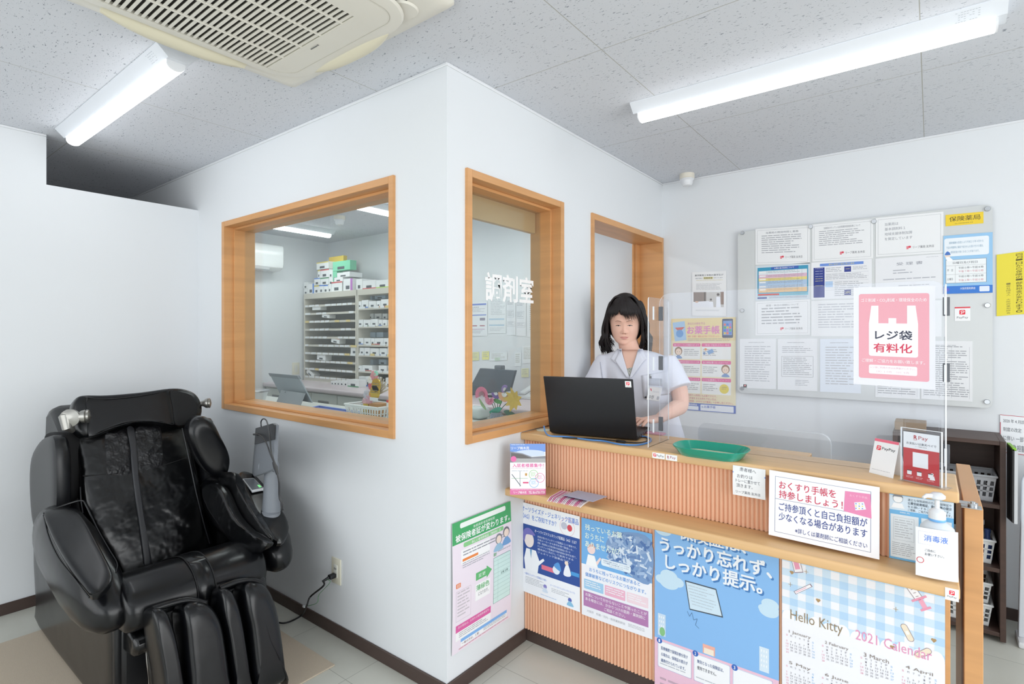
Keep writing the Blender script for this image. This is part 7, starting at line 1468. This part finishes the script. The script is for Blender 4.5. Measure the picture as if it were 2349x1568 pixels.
for i in range(64):   # fringe, thin and parted left of the middle
    t = i / 63; x1 = -.080 + .160 * t; jit = lambda a: rh.uniform(-a, a); gap = math.exp(-((x1 + .022) / .016) ** 2); zt = .030 + jit(.007) + .030 * gap - .022 * (abs(x1) > .058); sw = -.014 if x1 < -.022 else .012
    strand([(x1 * .15 + .004, .018, .158), (x1 * .5 - .002, .062, .138), (x1 * .85, .090 - 6 * x1 * x1, .100), (x1 * 1.02 + sw * .4, .0965 - 5.5 * x1 * x1, .068), (x1 * 1.06 + sw + jit(.005), .0945 - 5.2 * x1 * x1, zt)], rh.uniform(.0018, .0032), .15)
hr = hb.build('hair', HAIR, pe, smooth=80)
# ------------------------------------------------------------------ coat
cb_ = MB(); cb_.rings([tring(z, w, d, bust=bu) for z, w, d, bu in ((.50, .245, .165, 0), (.75, .235, .16, 0), (.92, .215, .15, 0), (1.05, .195, .138, .004), (1.15, .19, .132, .014), (1.24, .20, .126, .020), (1.31, .20, .110, .008), (1.355, .178, .092, 0), (1.378, .125, .074, 0), (1.392, .07, .05, 0))])
def sleeve(A, B, r0, r1):
    P = [A + (A - B).normalized() * .02, A, A.lerp(B, .35), A.lerp(B, .7), B]; cb_.tube(P, [.03, r0, (r0 + r1) / 2 + .004, r1, r1 + .004], 22)
sleeve(ShR + Vector((-.015, 0, .0)), ShR.lerp(ElR, .66) + Vector((.010, -.006, 0)), .064, .073); sleeve(ShL + Vector((.015, 0, 0)), ShL.lerp(ElL, .70) + Vector((.0, -.004, 0)), .062, .068)
co = cb_.build('white_coat', COAT, pe, smooth=0)
q = co.modifiers.new('remesh', 'REMESH'); q.mode = 'VOXEL'; q.voxel_size = .006; q.use_smooth_shade = True
q = co.modifiers.new('smooth', 'SMOOTH'); q.factor = .6; q.iterations = 8
bpy.context.view_layer.update(); dg = bpy.context.evaluated_depsgraph_get(); ev = co.evaluated_get(dg); me = ev.to_mesh()
bvh = BVHTree.FromPolygons([tuple(co.matrix_world @ v.co) for v in me.vertices], [tuple(p.vertices) for p in me.polygons]); ev.to_mesh_clear()
def hit(px, py, off=.002):
    d = ray(px, py).normalized(); h, n, i_, t = bvh.ray_cast(CAMP, d)
    if h is None: return onp(px, py, (-1.22, 2.62, 1.2), (.3, -.95, 0))
    return h + n * off if n.dot(d) < 0 else h - n * off
def drape(quad, nm, m, off=.003, th=.002, n=8, k=10, par=None):
    (a, b_, c, d) = quad; G = []
    for j in range(k + 1):
        v = j / k; row = []
        for i_ in range(n + 1):
            u = i_ / n; pt = [(a[i] * (1 - u) + b_[i] * u) * (1 - v) + (d[i] * (1 - u) + c[i] * u) * v for i in (0, 1)]; row.append(hit(pt[0], pt[1], off))
        G.append(row)
    o = MB().grid(G).build(nm, m, par or co, smooth=60); q = o.modifiers.new('s', 'SOLIDIFY'); q.thickness = th; q.offset = 1 if 0 else 0; return o
CH_ = drape(((1424, 803), (1466, 803), (1446, 862), (1441, 862)), 'open_neck_skin', SKIN, .0022, .0015, par=pe)
drape(((1437, 846), (1451, 842), (1447, 862), (1441, 862)), 'patterned_top', mat('patterned_top', 'b9b9b0', .8, noise=(260, .8)), .0042, .001, 4, 5, pe)
drape(((1426, 800), (1419, 801), (1402, 823), (1414, 834)), 'collar', COAT, .008, .003)
drape(((1425, 801), (1411, 827), (1438, 866), (1444, 867)), 'lapel', COAT, .009, .003); drape(((1465, 800), (1473, 801), (1483, 824), (1471, 834)), 'collar', COAT, .008, .003)
drape(((1465, 801), (1478, 827), (1449, 867), (1444, 868)), 'lapel', COAT, .009, .003)
drape(((1444, 866), (1448, 866), (1450, 990), (1445, 990)), 'front_placket', COAT, .004, .002, 3, 16)
drape(((1472, 861), (1534, 850), (1536, 903), (1476, 912)), 'chest_pocket', COAT, .003, .002)
drape(((1376, 830), (1378, 830), (1384, 868), (1381, 869)), 'sleeve_seam', mat('seam_grey', 'c9ccda', .8), .001, .001, 2, 8)
# name badge on a clear strap and clip
q0 = hit(1491, 862, .010); MB().box(q0.x - .006, q0.y - .003, q0.z - .014, q0.x + .006, q0.y + .003, q0.z + .008, .002).build('badge_clip', STEEL, pe)
A, B, C_ = hit(1489, 884, .013), hit(1518, 888, .013), hit(1489, 914, .013); Ub = (B - A).normalized(); Vb = (C_ - A); Vb = (Vb - Ub * Vb.dot(Ub)).normalized(); w, h = (B - A).length, (C_ - A).length
a = Art(w, h, 'f3f1ee', .001); a.poly([(w * .1, h * .1), (w * .22, h * .18), (w * .26, h * .35), (w * .12, h * .25)], 'e05a66', 1); a.lines(w * .35, h * .3, w * .9, h * .42, 2, 'a9aab2', lay=1); a.text('中野', w * .14, h * .62, w * .52, h * .92, '5a5c66', 1); a.rect(w * .75, h * .65, w * .92, h * .9, 'b5b6bc', 1)
o = a.sheet('name_badge', A, Ub, Vb); setp(o, pe)
drape(((1488, 868), (1516, 868), (1519, 884), (1487, 882)), 'badge_holder', clear_mat('badge_plastic', 'f6f8fb', .25, 1.3, 'eef0f6'), .011, .001, 4, 3, pe)
for py in (910,): c = hit(1481, py, .004); MB().ellip(c, (.005, .003, .005), 12, 8).build('button', mat('dark_button', '4a4a55', .4), pe)
# trousers and shoes out of sight below the counter
for q in (-.085, .085):
    C_ = tp((-1.262, 2.87), q * .9, 0, .0); b = MB(); b.ellip(C_ + tf * .05 + Vector((0, 0, .04)), (.045, .045, .038), 16, 10); b.ellip(C_ + tf * .11 + Vector((0, 0, .03)), (.045, .045, .028), 16, 10); b.box(C_.x - .04, C_.y - .12, .0, C_.x + .05, C_.y + .03, .02, .008); b.build('shoe', WPLA, pe)
# ================================================================== ceiling air conditioner
CRE = mat('cream_plastic_panel', 'e4e1d6', .38); YCR = mat('yellowed_vane', 'e2dcc4', .42); DRK = mat('dark_inside', '3d3a38', .8)
KX, KY, KH = -1.723, .808, .489
ac = empty('ceiling_air_conditioner', (KX, KY, CEIL), 'large cream square air conditioner cassette on the ceiling with a slatted grille', 'air conditioner')
def rsq(hx, hy, r, z, n=7, cx=KX, cy=KY):
    P = []
    for sx, sy, a0 in ((1, 1, 0), (-1, 1, 90), (-1, -1, 180), (1, -1, 270)):
        for k in range(n): a = math.radians(a0 + 90 * k / (n - 1)); P.append((cx + sx * (hx - r) + r * math.cos(a), cy + sy * (hy - r) + r * math.sin(a), z))
    return P
MB().rings([rsq(KH, KH, .02, CEIL), rsq(KH, KH, .02, 2.562), rsq(KH - .012, KH - .012, .02, 2.550), rsq(KH - .05, KH - .05, .03, 2.547)]).build('base_panel', CRE, ac, smooth=40)
# outlet slots, then the lower panel with rounded corners and its grille
MB().rings([rsq(.425, .425, .16, 2.5475, 9), rsq(.425, .425, .16, 2.5465, 9)]).build('air_outlet', DRK, ac)
gx0, gx1, gy0, gy1 = -2.062, -1.502, .50, 1.092
ring_o = [rsq(.365, .40, .12, 2.545, 9), rsq(.385, .43, .14, 2.532, 9), rsq(.380, .425, .14, 2.524, 9), rsq(.365, .41, .13, 2.521, 9)]
def gr(z, n=9):
    P = []
    for x, y in ((gx1, gy1), (gx0, gy1), (gx0, gy0), (gx1, gy0)):
        for k in range(n): P.append((x, y, z))
    return P
b = MB(); b.rings(ring_o + [gr(2.520), gr(2.534)], True, False); b.build('lower_panel', CRE, ac, smooth=35)
MB().box(gx0, gy0, 2.534, gx1, gy1, 2.5355).build('filter', DRK, ac, smooth=0)
b = MB()
for p, q in zip(rsq(.335, .375, .07, 2.5208, 9), rsq(.335, .375, .07, 2.5208, 9)[1:] + rsq(.335, .375, .07, 2.5208, 9)[:1]): b.tube([p, q], .0012, 5)
b.build('panel_joint', mat('joint_beige', 'b9b6aa', .6), ac)  # greyish beige line tracing the panel joint
n = 30
for i in range(n):
    y = gy0 + (gy1 - gy0) * (i + .5) / n; b = MB(); b.prism([(gx0, y - .0068, 2.5212), (gx0, y + .0035, 2.5205), (gx0, y + .0085, 2.530), (gx0, y - .001, 2.533)], (gx1 - gx0, 0, 0)); b.build('grille_slat', CRE, ac, smooth=0)
for i in range(1, 5):
    x = gx0 + (gx1 - gx0) * i / 4.55; MB().box(x - .003, gy0, 2.5195, x + .003, gy1, 2.527).build('grille_bar', CRE, ac, smooth=0)
def vane(cx, cy, ang):
    M = Matrix.Translation((cx, cy, 0)) @ Matrix.Rotation(ang, 4, 'Z'); R = []
    for i in range(17):
        t = i / 16; x = -.235 + .47 * t; w = .045 * (1 - abs(2 * t - 1) ** 3) + .006; z0 = 2.545; R.append([M @ Vector(p) for p in ((x, -.02, z0 - .006), (x, .01, 2.528 - .018 * (1 - abs(2 * t - 1) ** 2.5)), (x, .01 + w * .6, 2.524 - .016 * (1 - abs(2 * t - 1) ** 2.5)), (x, .012 + w, 2.533 - .008 * (1 - abs(2 * t - 1) ** 2)), (x, .008 + w, 2.537), (x, 0, 2.546))])
    MB().rings(R).build('air_vane', YCR, ac, smooth=60)
vane(KX, KY + .405, 0); vane(KX - .405, KY, math.pi / 2); vane(KX, KY - .405, math.pi); vane(KX + .405, KY, -math.pi / 2)
a = Art(.05, .012, None); a.rect(.0, .004, .04, .0085, '6a6a68', 1); a.poly([(.042, .002), (.05, .002), (.046, .011)], '55555a', 1)
for s in (1,):
    p = onz(722, 108, 2.5185); o = a.sheet('maker_mark', (p.x - .025, p.y - .006, 2.5195), (1, 0, 0), (0, 1, 0), back=False); setp(o, ac)
for sx in (-1, 1):
    for sy in (-1, 1): MB().rings([rsq(.05, .05, .045, 2.5465, 6, KX + sx * .345, KY + sy * .385), rsq(.045, .045, .04, 2.540, 6, KX + sx * .345, KY + sy * .385)]).build('corner_cover', CRE, ac)
# ================================================================== brown shelf unit with baskets at the back wall
BRN = mat('dark_brown_board', '4d3a33', .5, grain=((3, 40, 40), .12)); SX0, SX1, SY = -.16, .282, 3.47
su = empty('brown_shelf_unit', (.06, 3.62, 0), 'dark brown open shelf unit holding plastic baskets, behind the swing gate', 'shelf unit')
for x in (SX0, SX1 - .022): MB().box(x, SY, .01, x + .022, 3.785, .965, .001, 1).build('side_panel', BRN, su)
MB().box(SX0, SY, 0, SX0 + .022, 3.785, .012).box(SX1 - .022, SY, 0, SX1, 3.785, .012).build('feet', BRN, su) if 0 else None
for z in (.03, .335, .64, .945): MB().box(SX0 + .022, SY + .003, z, SX1 - .022, 3.78, z + .02, .001, 1).build('shelf', BRN, su)
MB().box(SX0 + .022, 3.775, .03, SX1 - .022, 3.785, .965).build('back_panel', BRN, su, smooth=0)
CLP = mat('clear_grey_plastic', 'b3b5ba', .35)
basket(CLP, .135, 3.60, .6605, .115, .10, .125, 'grey translucent plastic basket on the upper shelf of the brown unit', 0, 3, 9)
basket(WPB, .130, 3.60, .3555, .115, .09, .115, 'white plastic basket with bottles on the middle shelf of the brown unit', 0, 3, 8)
basket(WPB, .120, 3.60, .0505, .115, .095, .105, 'white plastic basket at the bottom of the brown unit, lower of two stacked', 0, 3, 8)
basket(WPB, .118, 3.605, .1585, .115, .095, .10, 'white plastic basket at the bottom of the brown unit, upper of two stacked', 0, 3, 8)
def jar(x, y, z, r, h, m, label, nm='bottle', cap='d9dee8'):
    o = MB().lathe((x, y, z), [(0, 0), (r, 0), (r, h * .7), (r * .5, h * .82), (r * .5, h), (0, h)], 18).build(nm, m); MB().lathe((x, y, z), [(0, h), (r * .6, h), (r * .6, h * 1.14), (0, h * 1.15)], 18).build('cap', mat('cap_' + cap, cap, .4), o); return tag(o, label, 'bottle', 'bottles in the middle basket')
jar(.165, 3.57, .361, .028, .10, WPLA, 'white capped bottle at the front of the middle basket of the brown unit'); jar(.20, 3.61, .361, .022, .16, mat('clear_bottle', 'aeb6c4', .2), 'tall clear bottle in the middle basket of the brown unit'); jar(.222, 3.58, .361, .020, .13, mat('blue_bottle', '3d5590', .35), 'dark blue bottle at the right of the middle basket', cap='3d5590'); jar(.13, 3.63, .361, .024, .15, WPLA, 'white bottle at the back left of the middle basket')
# cables of files hanging at the right of the unit
fb = empty('hanging_file', (.31, 3.55, .56), 'dark hanging file with a lime green top, at the right side of the brown unit', 'file')
q = [ony(2309, 1017, 3.60), ony(2323, 1030, 3.42), ony(2322, 1198, 3.42), ony(2309, 1186, 3.60)]
MB().prism(q, (.006, .0, 0)).build('dark_cover', mat('dark_cover', '2f3033', .5), fb, smooth=0)
MB().prism([v + Vector((.0065, 0, -.004)) for v in q], (.012, 0, 0)).build('pages', mat('grey_white_pages', 'd5d8dc', .6), fb, smooth=0)
MB().prism([q[0] + Vector((0, 0, .006)), q[1] + Vector((0, 0, .006)), q[1] - Vector((0, 0, .006)), q[0] - Vector((0, 0, .006))], (.013, 0, 0)).build('green_edge', mat('lime_green', '93cf3f', .5), fb, smooth=0)
# white floor stand panel at the right edge
A = onz(2336, 1474, 0)
wp_ = empty('white_stand_panel', (A.x + .2, A.y, 0), 'white upright panel on a foot at the right edge beside the brown unit', 'panel')
zt = ony(2346, 1080, A.y).z; P = [(A.x, A.y, .03), (A.x + .4, A.y, .03), (A.x + .4, A.y, zt)]
for k in range(6): t = math.radians(90 + 18 * k); P.append((A.x + .012 + .05 + .05 * math.cos(t), A.y, zt - .05 + .05 * math.sin(t)))
MB().prism(P, (0, .03, 0)).build('panel', mat('white_panel', 'd5dae1', .35), wp_, smooth=0, bevel=.004); MB().box(A.x - .005, A.y - .06, 0, A.x + .06, A.y + .09, .03, .008).build('foot', WPLA, wp_)
# low grey panel behind the counter, built solid in place of a reflection
q0 = ony(1906, 997, 3.0)
ls_ = empty('reflection_panel', (-.75, 3.01, 0), 'low light grey panel with rounded corners, standing in for a reflection in the acrylic', 'screen panel'); P = [(-1.02, 3.0, .02), (q0.x, 3.0, .02)]
for s0, cx in ((0, q0.x - .05), (90, -1.02 + .05)):
    for k in range(7): t = math.radians(s0 + 15 * k); P.append((cx + .05 * math.cos(t), 3.0, q0.z - .05 + .05 * math.sin(t)))
MB().prism(P, (0, .025, 0)).build('panel', mat('light_grey_panel', 'd3d7da', .45), ls_, smooth=0); MB().box(-1.0, 2.93, 0, -.94, 3.1, .022, .005).build('foot', WPLA, ls_); MB().box(q0.x - .1, 2.93, 0, q0.x - .04, 3.1, .022, .005).build('foot', WPLA, ls_)
# brown box on the unit
q = ony(2048, 992, 3.6); o = MB().box(-.155, 3.55, .9655, -.02, 3.70, 1.01, .002, 1).build('brown_box', mat('kraft_box', '9c8468', .7)); tag(o, 'small brown cardboard box on top of the dark brown unit', 'box')
# chair stands on the rug
mc.location.z += .0078
